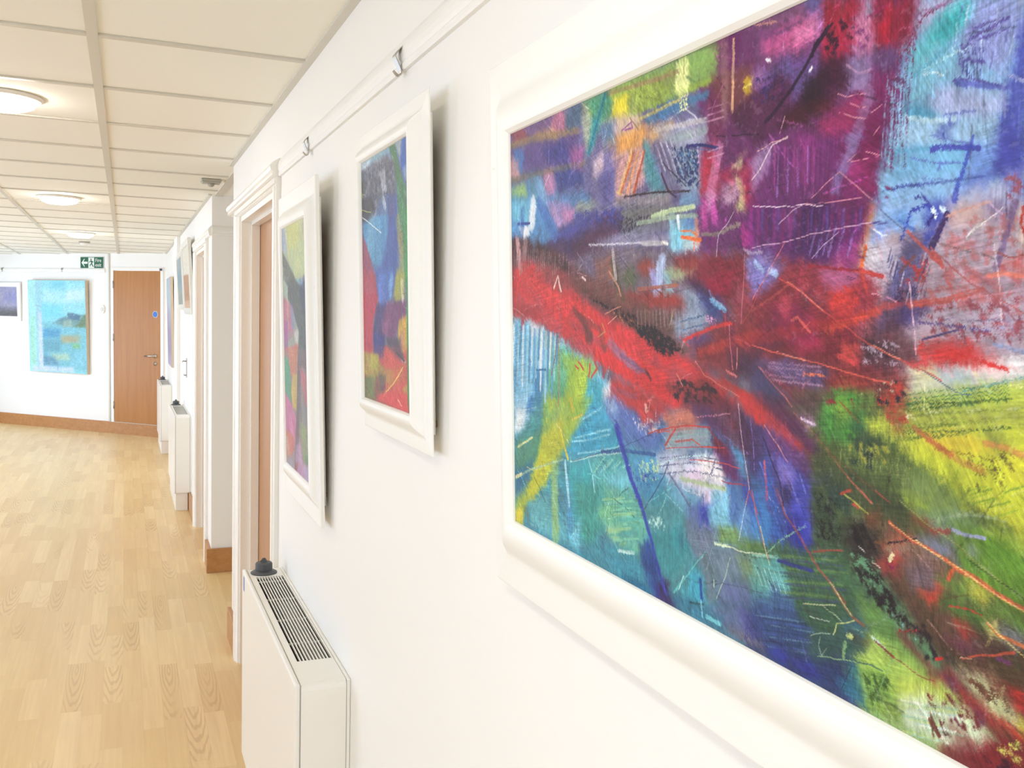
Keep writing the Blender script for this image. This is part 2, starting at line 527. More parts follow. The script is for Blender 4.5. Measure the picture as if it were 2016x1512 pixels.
# doorways
def casing(x0, a, b, top, depth, wd0, t=0.022, wd=0.098):
    """architrave, lining and stop of a doorway in the right-hand wall; returns dict of MBs"""
    arch = []
    prof = [(0, 0), (0, t * 0.55), (wd * 0.12, t * 0.75), (wd * 0.22, t * 0.7), (wd * 0.30, t), (wd * 0.88, t), (wd * 0.94, t * 0.8), (wd, t * 0.7), (wd, 0)]
    for y0, sg, f in ((a, -1, wd0 / wd), (b, 1, 1.0)):
        arch.append(MB().prism([(y0 + sg * p * f, q) for p, q in prof], 0.0, top, lambda p, q, s: (x0 - q, p, s)))
    arch.append(MB().prism([(top + p * (RZ0 - top) / wd if RZ0 - top < wd else top + p, q) for p, q in prof], a - wd0, b + wd, lambda p, q, s: (x0 - q, s, p)))
    lining = MB().box(x0 - 0.004, x0 + depth + 0.06, a, a + 0.022, 0, top - 0.022).box(x0 - 0.004, x0 + depth + 0.06, b - 0.022, b, 0, top - 0.022).box(x0 - 0.004, x0 + depth + 0.06, a, b, top - 0.022, top)
    stop = MB().box(x0 + depth - 0.034, x0 + depth, a + 0.022, a + 0.036, 0, top - 0.036).box(x0 + depth - 0.034, x0 + depth, b - 0.036, b - 0.022, 0, top - 0.036).box(x0 + depth - 0.034, x0 + depth, a + 0.022, b - 0.022, top - 0.036, top - 0.022)
    return arch, lining, stop
for name, x0, a, b, top in (('door_1', XR, D1A, D1B, D1H), ('door_2', XR2, D2A, D2B, D2H)):
    d = struct(empty(name, (x0, (a + b) / 2, 0)))
    inv = lambda mb: MB().add([(p[0] - x0, p[1] - (a + b) / 2, p[2]) for p in mb.v], mb.f)
    arch, lining, stop = casing(x0, a, b, top, 0.072, 0.062 if name == 'door_1' else 0.098)
    for q in arch: inv(q).build('architrave', M['gloss'], d)
    inv(lining).build('door_lining', M['gloss'], d)
    inv(stop).build('door_stop', M['gloss'], d)
    inv(MB().bbox(x0 + 0.074, x0 + 0.118, a + 0.024, b - 0.024, 0.005, top - 0.025, 0.002)).build('door_leaf', M['pale_door'], d)
    hz = 1.0
    hl = inv(MB().lathe([(0.026, 0), (0.026, 0.008), (0.010, 0.010), (0.010, 0.04)], (0, 0, 0), 20, True, 'x'))
    hm = MB().lathe([(0.026, 0), (0.026, 0.008), (0.010, 0.010), (0.010, 0.034)], (0, 0, 0), 20, True, 'x')
    hm.v = [(-p[0] + 0.074, p[1] + (a + 0.07) - (a + b) / 2, p[2] + hz) for p in hm.v]
    h = hm.build('door_handle', M['chrome'], d)
    MB().tube([(0.042, (a + 0.07) - (a + b) / 2, hz), (0.042, (a + 0.19) - (a + b) / 2, hz)], 0.009).build('lever', M['chrome'], h)

# far door, hung in the 45 degree wall
d3 = struct(empty('door_3', back((D3A + D3B) / 2, 0, 0), (0, 0, RZ_B)))
HWD = (D3B - D3A) * math.sqrt(2) / 2      # half width
MB().bbox(-HWD + 0.003, HWD - 0.003, -0.012, 0.03, D3Z, D3H, 0.002).build('door_leaf', M['oak'], d3)
MB().box(-HWD - 0.042, -HWD, -0.016, 0.10, D3Z - 0.02, D3H + 0.040).build('door_jamb', M['gloss'], d3)
MB().box(HWD, HWD + 0.042, -0.016, 0.10, D3Z - 0.02, D3H + 0.040).build('door_jamb', M['gloss'], d3)
MB().box(-HWD, HWD, -0.016, 0.10, D3H + 0.004, D3H + 0.040).build('door_head', M['gloss'], d3)
MB().box(-HWD - 0.042, HWD + 0.042, -0.030, 0.04, SKH + 0.0005, D3Z - 0.001).build('threshold_strip', M['white_plastic'], d3)
for z in (1.87, 1.21, 0.36):
    hg = MB().box(-HWD - 0.006, -HWD + 0.010, -0.017, -0.0125, z - 0.045, z + 0.045)
    hg.lathe([(0.006, -0.045), (0.006, 0.045)], (-HWD - 0.001, -0.018, z), 10)
    hg.build('hinge', M['dull_metal'], d3)
hd = MB().lathe([(0.026, 0), (0.026, 0.008), (0.009, 0.010), (0.009, 0.045)], (HWD - 0.085, -0.012, 1.0), 20, True, 'y').build('door_handle', M['chrome'], d3)
MB().tube([(HWD - 0.085, -0.055, 1.0), (HWD - 0.12, -0.058, 1.0), (HWD - 0.215, -0.055, 0.997)], 0.010).build('lever', M['chrome'], hd)
MB().lathe([(0.024, 0), (0.024, 0.007), (0.010, 0.009), (0.010, 0.012)], (HWD - 0.085, -0.012, 0.905), 20, True, 'y').build('lock_escutcheon', M['chrome'], d3)
bd = MB().lathe([(0.036, 0), (0.036, 0.002)], (HWD - 0.085, -0.012, 1.512), 28, False, 'y').build('door_sign', M['blue'], d3)
bd['label'] = 'round blue sign'
MB().lathe([(0.040, 0), (0.040, 0.0012)], (HWD - 0.085, -0.012, 1.512), 28, False, 'y').build('sign_rim', M['white_plastic'], bd)
# cover strip beside the far door
struct(MB().bbox(-0.012, 0.012, -0.014, 0, SKH, CEIL - 0.004, 0.002).build('trim_7', M['tee'], None, back(-0.176, 0, 0), (0, 0, RZ_B)))

# ------------------------------------------------------------------ painting: brush strokes laid on each canvas (canvas units: millimetres, origin bottom left)
_tab = np.random.RandomState(11).rand(256, 256).astype(np.float32)
def vnoise(x, y):
    xi = np.floor(x).astype(np.int32); yi = np.floor(y).astype(np.int32)
    fx = (x - xi).astype(np.float32); fy = (y - yi).astype(np.float32)
    fx = fx * fx * (3 - 2 * fx); fy = fy * fy * (3 - 2 * fy)
    a = _tab[xi & 255, yi & 255]; b = _tab[(xi + 1) & 255, yi & 255]
    c = _tab[xi & 255, (yi + 1) & 255]; d = _tab[(xi + 1) & 255, (yi + 1) & 255]
    return (a * (1 - fx) + b * fx) * (1 - fy) + (c * (1 - fx) + d * fx) * fy
def fbm(x, y):
    return 0.55 * vnoise(x, y) + 0.3 * vnoise(x * 2.1 + 7, y * 2.1 + 3) + 0.15 * vnoise(x * 4.3 + 1, y * 4.3 + 9)
def sstep(a, b, x):
    t = np.clip((x - a) / (b - a), 0, 1); return t * t * (3 - 2 * t)

class Canvas:
    """W x H millimetres, r samples per millimetre; works in display-referred colour, converted at the end"""
    def __init__(self, W, H, r, base):
        self.W, self.H, self.r = W, H, r
        self.nx, self.ny = int(W * r), int(H * r)
        self.a = np.empty((self.ny, self.nx, 3), np.float32); self.a[:] = np.array(base, np.float32) / 255
        self.k = 0
    def win(self, x0, x1, y0, y1):
        i0 = max(0, int(x0 * self.r) - 1); i1 = min(self.nx, int(x1 * self.r) + 2)
        j0 = max(0, int(y0 * self.r) - 1); j1 = min(self.ny, int(y1 * self.r) + 2)
        if i1 <= i0 or j1 <= j0: return None
        X, Y = np.meshgrid((np.arange(i0, i1) + 0.5) / self.r, (np.arange(j0, j1) + 0.5) / self.r)
        return i0, i1, j0, j1, X.astype(np.float32), Y.astype(np.float32)
    def lay(self, w, al, col, var):
        i0, i1, j0, j1 = w[:4]
        t = self.a[j0:j1, i0:i1]
        c = np.array(col, np.float32) / 255
        c = np.clip(c[None, None, :] * (1 + var[..., None]), 0, 1) if var is not None else c
        t += (c - t) * al[..., None]
    def brush(self, pts, col, al=1.0, dry=0.3, var=0.12, soft=0.15, grain=1.0):
        """pts (x, y, width): a bristle stroke; dry = how much the bristles skip"""
        self.k += 1; s = self.k * 13.7
        p = np.array(pts, np.float32)
        m = p[:, 2].max() / 2 + 1
        w = self.win(p[:, 0].min() - m, p[:, 0].max() + m, p[:, 1].min() - m, p[:, 1].max() + m)
        if w is None: return
        X, Y = w[4], w[5]
        best = np.full(X.shape, 9.0, np.float32); A = np.zeros_like(X); C = np.zeros_like(X); Wd = np.ones_like(X)
        run = 0.0
        for (x0, y0, w0), (x1, y1, w1) in zip(p[:-1], p[1:]):
            dx, dy = x1 - x0, y1 - y0; L = math.hypot(dx, dy)
            if L < 1e-6: continue
            t0 = ((X - x0) * dx + (Y - y0) * dy) / (L * L); t = np.clip(t0, 0, 1)
            ww = np.maximum(0.5 * (w0 + (w1 - w0) * t), 0.05)
            d = np.hypot(X - x0 - dx * t, Y - y0 - dy * t) / ww
            u = d < best
            best = np.where(u, d, best); A = np.where(u, run + t * L, A); Wd = np.where(u, ww, Wd)
            C = np.where(u, ((X - x0) * -dy + (Y - y0) * dx) / L, C)
            run += L
        n = vnoise(A * 0.035 * grain + s, C * 1.15 * grain + s * 3) * 0.6 + vnoise(A * 0.11 * grain + s, C * 2.6 * grain + s) * 0.4
        e = fbm(A * 0.12 + s, C * 0.25 + s * 2)
        edge = best + (e - 0.5) * 0.55
        mask = 1 - sstep(1 - max(soft, 0.02), 1 + 0.12, edge)
        ends = np.minimum(A, run - A) / (np.maximum(Wd, 0.6) * 1.6)
        lim = dry + 0.45 * dry * (1 - np.clip(ends, 0, 1))
        br = sstep(lim - 0.16, lim + 0.16, n + 0.12) if dry > 0 else 1.0
        self.lay(w, mask * br * al, col, (n - 0.5) * 2 * var)
    def line(self, pts, col, al=1.0, var=0.1, broken=0.0):
        self.k += 1; s = self.k * 5.3
        p = np.array(pts, np.float32); m = p[:, 2].max() + 1
        w = self.win(p[:, 0].min() - m, p[:, 0].max() + m, p[:, 1].min() - m, p[:, 1].max() + m)
        if w is None: return
        X, Y = w[4], w[5]
        X2 = X + (vnoise(Y * 0.12 + s, X * 0.12) - 0.5) * 1.3; Y2 = Y + (vnoise(X * 0.12 + s, Y * 0.12 + 9) - 0.5) * 1.3
        best = np.full(X.shape, 9.0, np.float32)
        for (x0, y0, w0), (x1, y1, w1) in zip(p[:-1], p[1:]):
            dx, dy = x1 - x0, y1 - y0; L2 = max(dx * dx + dy * dy, 1e-6)
            t = np.clip(((X2 - x0) * dx + (Y2 - y0) * dy) / L2, 0, 1)
            ww = np.maximum(0.5 * (w0 + (w1 - w0) * t), 0.35)
            best = np.minimum(best, np.hypot(X2 - x0 - dx * t, Y2 - y0 - dy * t) / ww)
        mask = 1 - sstep(0.6, 1.25, best)
        if broken: mask = mask * sstep(broken - 0.12, broken + 0.12, fbm(X * 0.22 + s, Y * 0.22))
        self.lay(w, mask * al, col, (vnoise(X * 0.5 + s, Y * 0.5) - 0.5) * 2 * var)
    def poly(self, pts, col, al=1.0, ang=0.0, rough=4.0, dry=0.0, var=0.12, grain=1.0, soft=4.0):
        """filled patch with ragged, slightly soft edges and brush grain along ang (degrees)"""
        self.k += 1; s = self.k * 7.9
        p = np.array(pts, np.float32)[:, :2]; m = rough + soft + 2
        w = self.win(p[:, 0].min() - m, p[:, 0].max() + m, p[:, 1].min() - m, p[:, 1].max() + m)
        if w is None: return
        X, Y = w[4], w[5]
        ca, sa = math.cos(math.radians(ang)), math.sin(math.radians(ang))
        U, V = X * ca + Y * sa, -X * sa + Y * ca
        jit = (fbm(U * 0.05 + s, V * 0.35 + s) - 0.5) * 2 * rough
        X2, Y2 = X + ca * jit, Y + sa * jit
        inside = np.zeros(X.shape, bool); dist = np.full(X.shape, 1e6, np.float32)
        for i in range(len(p)):
            (x0, y0), (x1, y1) = p[i], p[(i + 1) % len(p)]
            if y0 != y1:
                inside ^= ((Y2 < y0) != (Y2 < y1)) & (X2 < (x1 - x0) * (Y2 - y0) / (y1 - y0) + x0)
            dx, dy = x1 - x0, y1 - y0; L2 = max(dx * dx + dy * dy, 1e-6)
            t = np.clip(((X2 - x0) * dx + (Y2 - y0) * dy) / L2, 0, 1)
            dist = np.minimum(dist, np.hypot(X2 - x0 - dx * t, Y2 - y0 - dy * t))
        sd = np.where(inside, dist, -dist)
        sf = soft * (0.5 + 1.6 * fbm(X * 0.06 + s, Y * 0.06 + s))
        mask = sstep(-sf, sf, sd + (fbm(X * 0.35 + s, Y * 0.35) - 0.5) * soft * 1.4)
        mask = mask * (0.72 + 0.28 * sstep(0.3, 0.6, fbm(U * 0.03 + s, V * 0.12 + s)))
        n = vnoise(U * 0.04 * grain + s, V * 0.9 * grain + s) * 0.55 + vnoise(U * 0.13 * grain, V * 2.2 * grain + s) * 0.45
        if dry > 0: mask = mask * sstep(dry - 0.18, dry + 0.18, n + 0.1)
        self.lay(w, mask * al, col, (n - 0.5) * 2 * var)
    def speck(self, pts, col, al=1.0, size=3.0, cover=0.35, ang=0.0, stretch=1.5, soft=3.0):
        """broken, dragged-off paint inside a patch"""
        self.k += 1; s = self.k * 3.1
        p = np.array(pts, np.float32)[:, :2]
        w = self.win(p[:, 0].min() - soft, p[:, 0].max() + soft, p[:, 1].min() - soft, p[:, 1].max() + soft)
        if w is None: return
        X, Y = w[4], w[5]
        inside = np.zeros(X.shape, bool); dist = np.full(X.shape, 1e6, np.float32)
        for i in range(len(p)):
            (x0, y0), (x1, y1) = p[i], p[(i + 1) % len(p)]
            if y0 != y1:
                inside ^= ((Y < y0) != (Y < y1)) & (X < (x1 - x0) * (Y - y0) / (y1 - y0) + x0)
            dx, dy = x1 - x0, y1 - y0; L2 = max(dx * dx + dy * dy, 1e-6)
            t = np.clip(((X - x0) * dx + (Y - y0) * dy) / L2, 0, 1)
            dist = np.minimum(dist, np.hypot(X - x0 - dx * t, Y - y0 - dy * t))
        fade = np.clip(np.where(inside, dist, -dist) / soft, 0, 1)
        ca, sa = math.cos(math.radians(ang)), math.sin(math.radians(ang))
        U, V = (X * ca + Y * sa) / stretch, -X * sa + Y * ca
        size = size * 0.5
        n = fbm(U / size + s, V / size + s)
        th = 0.78 - 0.52 * cover * fade
        mask = sstep(th - 0.02, th + 0.05, n) * (fade > 0)
        self.lay(w, mask * al, col, (vnoise(X * 0.7 + s, Y * 0.7) - 0.5) * 0.3)
    def dabs(self, n, seed, lw=(6, 26), wd=(1.0, 4.0), al=0.5, jit=0.10, ang=None, spread=35, mask=None):
        """many small strokes that pick up the colour already lying under them"""
        R = random.Random(seed)
        for _ in range(n):
            x, y = R.uniform(0, self.W), R.uniform(0, self.H)
            i, j = min(self.nx - 1, int(x * self.r)), min(self.ny - 1, int(y * self.r))
            c = self.a[j, i] * 255
            f = 1 + R.uniform(-jit, jit) * 1.6
            c = [max(0, min(255, v * f + R.uniform(-jit, jit) * 90)) for v in c]
            a = math.radians((ang(x, y) if ang else R.uniform(0, 180)) + R.gauss(0, spread))
            L = R.uniform(*lw); w = R.uniform(*wd)
            self.brush([(x - math.cos(a) * L / 2, y - math.sin(a) * L / 2, w), (x + math.cos(a) * L / 2, y + math.sin(a) * L / 2, w * 0.8)], c, al * R.uniform(0.5, 1), 0.35, 0.1)
    def drag(self, ang, amp, fine, blend, seed):
        """pull the wet paint along ang in thin bristle tracks"""
        X, Y = np.meshgrid((np.arange(self.nx) + 0.5) / self.r, (np.arange(self.ny) + 0.5) / self.r)
        ca, sa = math.cos(math.radians(ang)), math.sin(math.radians(ang))
        U, V = X * ca + Y * sa, -X * sa + Y * ca
        d = (vnoise(U * 0.03 + seed, V * fine + seed) * 0.6 + vnoise(U * 0.09 + seed, V * fine * 2.3) * 0.4 - 0.5) * 2 * amp
        i = np.clip(((X + ca * d) * self.r).astype(np.int32), 0, self.nx - 1); j = np.clip(((Y + sa * d) * self.r).astype(np.int32), 0, self.ny - 1)
        m = sstep(0.5 - blend * 0.35, 0.62, fbm(X * 0.018 + seed * 1.7, Y * 0.018 + seed))[..., None] * min(1.0, blend + 0.3)
        self.a += (self.a[j, i] - self.a) * m
    def weave(self, amt, seed):
        """thin broken streaks of lighter and darker paint in several directions"""
        X, Y = np.meshgrid((np.arange(self.nx) + 0.5) / self.r, (np.arange(self.ny) + 0.5) / self.r)
        t = np.zeros_like(X)
        for k, ang in enumerate((88, 8, 122, -32)):
            ca, sa = math.cos(math.radians(ang)), math.sin(math.radians(ang))
            U, V = X * ca + Y * sa, -X * sa + Y * ca
            w = sstep(0.45, 0.62, fbm(X * 0.014 + seed + k * 31, Y * 0.014 + k * 17))
            t += w * (vnoise(U * 0.05 + k * 9 + seed, V * 1.1) * 0.5 + vnoise(U * 0.12 + k * 5, V * 2.1 + seed) * 0.5 - 0.5)
        t += (fbm(X * 0.35 + seed, Y * 0.35) - 0.5) * 0.6
        big = (fbm(X * 0.03 + seed, Y * 0.03 + 4) - 0.5)
        self.a *= (1 + t * amt * 1.5 + big * amt * 0.8)[..., None]
        spots = 0.35 * sstep(0.66, 0.74, fbm(X * 0.30 + seed * 2, Y * 0.22)) * sstep(0.46, 0.6, fbm(X * 0.02 + 5, Y * 0.02 + seed))
        self.a *= (1 - spots * amt * 1.3)[..., None]
        lights = sstep(0.68, 0.75, fbm(X * 0.26 + seed * 3 + 40, Y * 0.34)) * sstep(0.48, 0.6, fbm(X * 0.02 + 15, Y * 0.02 + seed + 8))
        self.a += (np.array([0.86, 0.82, 0.88], np.float32) - self.a) * (lights * amt * 0.6)[..., None]
        np.clip(self.a, 0, 1, out=self.a)
    def scratches(self, n, seed):
        R = random.Random(seed)
        for _ in range(n):
            x, y = R.uniform(0, self.W), R.uniform(0, self.H)
            a = math.radians(R.choice((90, 88, 142, 148, 155, 35, 60, 5, 172)) + R.gauss(0, 7)); L = R.uniform(8, 55)
            i, j = min(self.nx - 1, int(x * self.r)), min(self.ny - 1, int(y * self.r))
            c = self.a[j, i] * 255; f = R.choice((0.35, 0.55, 1.5, 1.9)); c = [min(255, v * f + (30 if f > 1 else 0)) for v in c]
            b = R.gauss(0, 0.12)
            p = [(x + math.cos(a + b * t) * L * t, y + math.sin(a + b * t) * L * t, R.uniform(0.5, 1.2)) for t in (0, 0.35, 0.7, 1.0)]
            self.line(p, c, R.uniform(0.3, 0.8), 0.2, R.uniform(0.3, 0.5))
    def sat(self, f, g=1.0):
        l = self.a.mean(2, keepdims=True)
        self.a = np.clip((l + (self.a - l) * f) * g, 0, 1)
    def run(self, ops):
        for op in ops:
            getattr(self, op[0])(*op[1:-1], **op[-1])
        return self
    def linear(self):
        a = np.clip(self.a, 0, 1)
        return np.where(a <= 0.04045, a / 12.92, ((a + 0.055) / 1.055) ** 2.4).astype(np.float32)

F1 = (0.1365, 1.123, 1.235, 1.8873, 2.35, 0.097)
F2 = (1.4109, 1.869, 1.3514, 1.9282, 1.75, 0.0623)
F3 = (2.2737, 2.8475, 1.0467, 1.9074, 1.6, 0.093)
M['frame_far'] = paint_mat('pale_grey_frame', (0.72, 0.71, 0.65, 1), (0.69, 0.68, 0.62, 1), 0.4, 6, 90, 0.02)
STROKES_F1 = [
('poly',[(-28,504),(420,478),(422,292),(-36,312)],(104,98,150),{'rough':6,'var':0.25,'ang':-55}),
('poly',[(-32,397),(201,370),(222,310),(-35,324)],(86,140,200),{'ang':-69}),
('poly',[(50,336),(272,362),(421,376),(422,292),(166,303)],(92,82,128),{'ang':-169}),
('poly',[(393,474),(618,442),(602,378),(583,340),(572,285),(387,293)],(104,34,96),{'var':0.25,'ang':-82}),
('poly',[(604,446),(750,404),(756,277),(568,279),(587,351)],(122,172,218),{'var':0.18,'ang':-18}),
('poly',[(567,298),(683,311),(754,308),(758,224),(556,208)],(176,146,160),{'var':0.2,'ang':-19}),
('poly',[(-34,342),(155,324),(460,290),(472,217),(333,209),(129,262),(-37,287)],(112,66,72),{'ang':-16}),
('poly',[(167,313),(459,298),(461,216),(357,219)],(118,92,110),{'var':0.3,'ang':-6}),
('poly',[(408,292),(580,285),(607,206),(527,186),(461,216)],(146,46,62),{'var':0.3,'ang':-157}),
('poly',[(-38,262),(177,215),(261,176),(270,120),(-45,73)],(126,190,222),{'var':0.2,'ang':-102}),
('poly',[(-43,124),(289,151),(461,167),(475,74),(551,14),(358,1),(-49,-31)],(64,150,170),{'var':0.25,'ang':-36}),
('poly',[(241,164),(473,191),(538,173),(539,94),(462,87),(358,107)],(70,110,170),{'var':0.2,'ang':-42}),
('poly',[(522,195),(758,228),(764,110),(690,126),(624,154),(566,180)],(200,208,58),{'var':0.14,'ang':-158}),
('poly',[(507,190),(574,190),(690,139),(764,106),(766,55),(641,78),(577,81),(524,94)],(86,104,46),{'var':0.25,'ang':-18}),
('poly',[(456,86),(549,104),(618,80),(604,34),(579,5),(510,-1),(411,4)],(50,78,96),{'var':0.3,'ang':11}),
('poly',[(549,100),(618,101),(655,85),(642,48),(595,54)],(70,104,62),{'var':0.2,'ang':-8}),
('poly',[(569,52),(642,54),(693,48),(695,10),(648,-13),(575,3)],(176,200,98),{'var':0.15,'ang':11}),
('poly',[(572,109),(629,113),(764,101),(767,31),(686,18),(642,48),(603,82)],(76,58,46),{'var':0.25,'ang':-21}),
('poly',[(-92,-1),(280,11),(358,1),(476,2),(551,1),(552,-24),(-96,-83)],(60,140,165),{'rough':3,'ang':6}),
('poly',[(280,6),(366,12),(366,-14),(279,-18)],(56,44,110),{'rough':3,'ang':-32}),
('poly',[(358,5),(464,9),(464,-10),(358,-17)],(70,130,150),{'rough':3,'ang':-1}),
('poly',[(457,11),(588,15),(588,-8),(458,-16)],(44,58,110),{'rough':3,'ang':3}),
('poly',[(574,16),(657,16),(694,18),(695,2),(575,-10)],(150,180,110),{'rough':3,'ang':3}),
('poly',[(640,11),(694,27),(695,2),(640,-10)],(120,36,42),{'rough':5,'ang':3}),
('dabs',500,3,{'lw':(8, 40),'wd':(2, 8),'al':0.5,'jit':0.13,'spread':60}),
('poly',[(1,465),(72,464),(147,463),(184,462),(178,429),(71,441),(4,444)],(120,88,140),{'rough':3,'ang':-42}),
('poly',[(3,461),(37,462),(52,448),(17,447)],(150,74,86),{'ang':-51}),
('poly',[(121,461),(154,460),(147,437),(114,445)],(190,110,140),{'ang':-54}),
('poly',[(147,460),(187,462),(184,438),(150,439)],(74,98,130),{'ang':-70}),
('poly',[(75,448),(121,447),(134,434),(78,440)],(196,148,110),{'al':0.8,'ang':-18}),
('brush',[(4,446,8.1),(71,444,7.5),(178,434,6.7)],(150,128,84),{'al':0.8,'dry':0.4}),
('poly',[(2,444),(71,441),(134,436),(184,433),(165,404),(120,404),(24,418)],(96,74,140),{'rough':5,'var':0.25,'ang':-69}),
('poly',[(96,430),(147,429),(165,408),(106,412)],(66,62,140),{'ang':-69}),
('poly',[(120,402),(178,405),(189,380),(133,381)],(56,66,140),{'var':0.3,'ang':-70}),
('poly',[(159,416),(190,416),(184,396),(165,397)],(176,90,160),{'al':0.9,'ang':-70}),
('poly',[(96,405),(120,405),(119,380),(98,382)],(196,130,176),{'ang':-80}),
('poly',[(13,441),(40,434),(36,412),(8,415)],(78,120,190),{'ang':-68}),
('poly',[(3,433),(24,427),(28,408),(2,410)],(206,150,150),{'ang':-68}),
('brush',[(2,407,6.5),(74,405,6),(171,401,5.5),(192,400,5.5)],(120,110,90),{'al':0.7,'dry':0.4}),
('poly',[(2,400),(43,400),(77,403),(91,371),(1,378)],(92,150,186),{'ang':-68}),
('poly',[(3,397),(43,397),(47,385),(7,389)],(150,190,110),{'ang':-38}),
('poly',[(70,401),(88,400),(105,368),(88,370)],(120,170,220),{'ang':-69}),
('poly',[(184,462),(233,459),(224,439),(213,416),(196,408),(187,433)],(168,176,150),{'dry':0.25,'ang':-70}),
('poly',[(210,442),(238,456),(241,457),(224,434),(210,413),(198,409)],(36,140,150),{'ang':-124}),
('brush',[(234,457,4.2),(201,408,4.4)],(30,120,150),{}),
('poly',[(187,462),(241,460),(323,459),(377,457),(414,456),(407,430),(365,432),(323,432),(276,429),(224,431)],(150,172,66),{'rough':8,'var':0.2,'ang':180}),
('poly',[(193,460),(241,458),(251,446),(240,436),(219,435)],(60,150,130),{'al':0.9,'ang':-176}),
('poly',[(251,450),(276,447),(279,430),(251,433)],(240,218,46),{'rough':2,'ang':-80}),
('poly',[(256,433),(300,428),(296,416),(271,416),(259,420)],(232,206,120),{'al':0.9,'ang':-71}),
('brush',[(241,457,4.6),(323,451,4.3),(361,450,4.2)],(160,124,90),{'al':0.7,'dry':0.4}),
('brush',[(251,461,7.8),(345,456,7.2),(404,459,6.9)],(132,170,84),{'al':0.7,'dry':0.35}),
('brush',[(281,431,5.9),(361,432,5.4),(404,433,5.1)],(150,180,60),{'al':0.8,'dry':0.3}),
('brush',[(264,468,3.8),(365,462,3.4),(414,458,3.2)],(96,120,70),{'al':0.6,'dry':0.45}),
('poly',[(377,457),(411,457),(414,434),(377,436)],(134,178,92),{'al':0.8,'ang':178}),
('poly',[(357,457),(363,458),(375,457),(376,443),(375,429),(357,432),(356,445)],(240,246,160),{'rough':2,'soft':1,'var':0.04,'ang':-86}),
('speck',[(357,433),(377,430),(374,414),(361,417)],(240,246,170),{'cover':0.6,'size':2,'ang':-81}),
('brush',[(312,419,6.4),(361,422,5.9),(402,423,5.5)],(66,120,160),{'al':0.85,'dry':0.3}),
('poly',[(332,426),(357,429),(359,418),(334,418)],(60,112,170),{'ang':-177}),
('brush',[(298,423,3.1),(334,425,3),(361,427,2.9)],(196,180,96),{'al':0.8}),
('poly',[(224,431),(256,431),(254,409),(232,410)],(92,130,170),{'al':0.9,'ang':-80}),
('poly',[(248,431),(296,427),(298,414),(251,416)],(206,176,190),{'al':0.85,'dry':0.2,'ang':-57}),
('line',[(266.3,419.1,2.5),(283.7,423.3,2),(286.1,418.1,2.7),(271.3,418.2,2)],(150,80,150),{}),
('line',[(281.3,427.3,1.3),(295.7,414.1,1.3)],(110,70,50),{}),
('poly',[(232,414),(264,416),(310,415),(330,410),(321,398),(281,396),(251,398)],(232,164,110),{'al':0.9,'rough':6,'ang':-179}),
('poly',[(261,415),(307,417),(310,406),(276,398),(261,400)],(236,160,70),{'al':0.9,'ang':-173}),
('poly',[(319,411),(353,411),(345,401),(319,399)],(226,180,110),{'al':0.8,'ang':-179}),
('poly',[(330,410),(400,405),(400,386),(366,384),(330,402)],(160,160,190),{'dry':0.2,'ang':-178}),
('brush',[(341,398,6.9),(400,396,6.4)],(150,170,170),{'al':0.8,'dry':0.35}),
('brush',[(323,409,4.6),(400,404,4.2)],(206,196,196),{'al':0.6,'dry':0.4}),
('poly',[(213,406),(251,407),(259,398),(266,378),(253,353),(215,357),(218,384)],(120,110,170),{'var':0.3,'ang':-101}),
('poly',[(210,398),(232,409),(229,390),(212,385)],(214,186,196),{'al':0.8,'ang':-132}),
('poly',[(224,383),(251,387),(245,355),(229,357)],(88,84,150),{'dry':0.2,'ang':-101}),
('poly',[(251,402),(310,398),(310,372),(288,358),(256,357)],(206,150,150),{'dry':0.15,'var':0.25,'ang':-129}),
('brush',[(288,396,4.1),(264,363,4.2)],(216,110,60),{'dry':0.3}),
('brush',[(296,395,4.1),(276,362,4.3)],(224,150,100),{'dry':0.3}),
('brush',[(306,394,4.1),(288,360,4.2)],(190,80,50),{'dry':0.3}),
('brush',[(284,397,4.2),(261,364,4.3)],(230,180,120),{'dry':0.3}),
('brush',[(303,394,4.1),(283,361,4.2)],(220,160,140),{'dry':0.3}),
('poly',[(306,401),(314,398),(330,372),(339,357),(321,356),(307,375)],(72,150,160),{'dry':0.15,'ang':-64}),
('poly',[(319,400),(349,397),(362,379),(378,360),(366,352),(345,359),(330,381)],(112,104,140),{'dry':0.25,'var':0.3,'ang':-58}),
('brush',[(321,398,1.3),(336,373,1.3)],(88,70,110),{'dry':0.45,'al':0.8}),
('brush',[(325,398,1.3),(341,372,1.2)],(196,190,214),{'dry':0.45,'al':0.8}),
('brush',[(329,398,1.3),(346,370,1.2)],(88,70,110),{'dry':0.45,'al':0.8}),
('brush',[(333,398,1.2),(350,369,1.2)],(196,190,214),{'dry':0.45,'al':0.8}),
('brush',[(337,398,1.2),(355,367,1.2)],(88,70,110),{'dry':0.45,'al':0.8}),
('brush',[(341,397,1.2),(360,366,1.2)],(196,190,214),{'dry':0.45,'al':0.8}),
('brush',[(344,397,1.2),(364,364,1.2)],(88,70,110),{'dry':0.45,'al':0.8}),
('brush',[(348,397,1.2),(369,363,1.2)],(196,190,214),{'dry':0.45,'al':0.8}),
('brush',[(352,397,1.2),(373,362,1.2)],(88,70,110),{'dry':0.45,'al':0.8}),
('poly',[(349,388),(389,387),(393,353),(370,351),(356,368)],(140,160,180),{'dry':0.25,'ang':-81}),
('speck',[(349,392),(393,387),(391,351),(356,360)],(40,50,100),{'cover':0.62,'size':3,'ang':-47}),
('speck',[(353,389),(393,385),(389,362),(362,366)],(60,110,160),{'cover':0.4,'size':4,'ang':-8}),
('brush',[(373,388,2.8),(393,386,2.7),(416,380,2.6)],(44,42,110),{'dry':0.2}),
('brush',[(378,386,1.1),(415,378,1)],(90,80,130),{}),
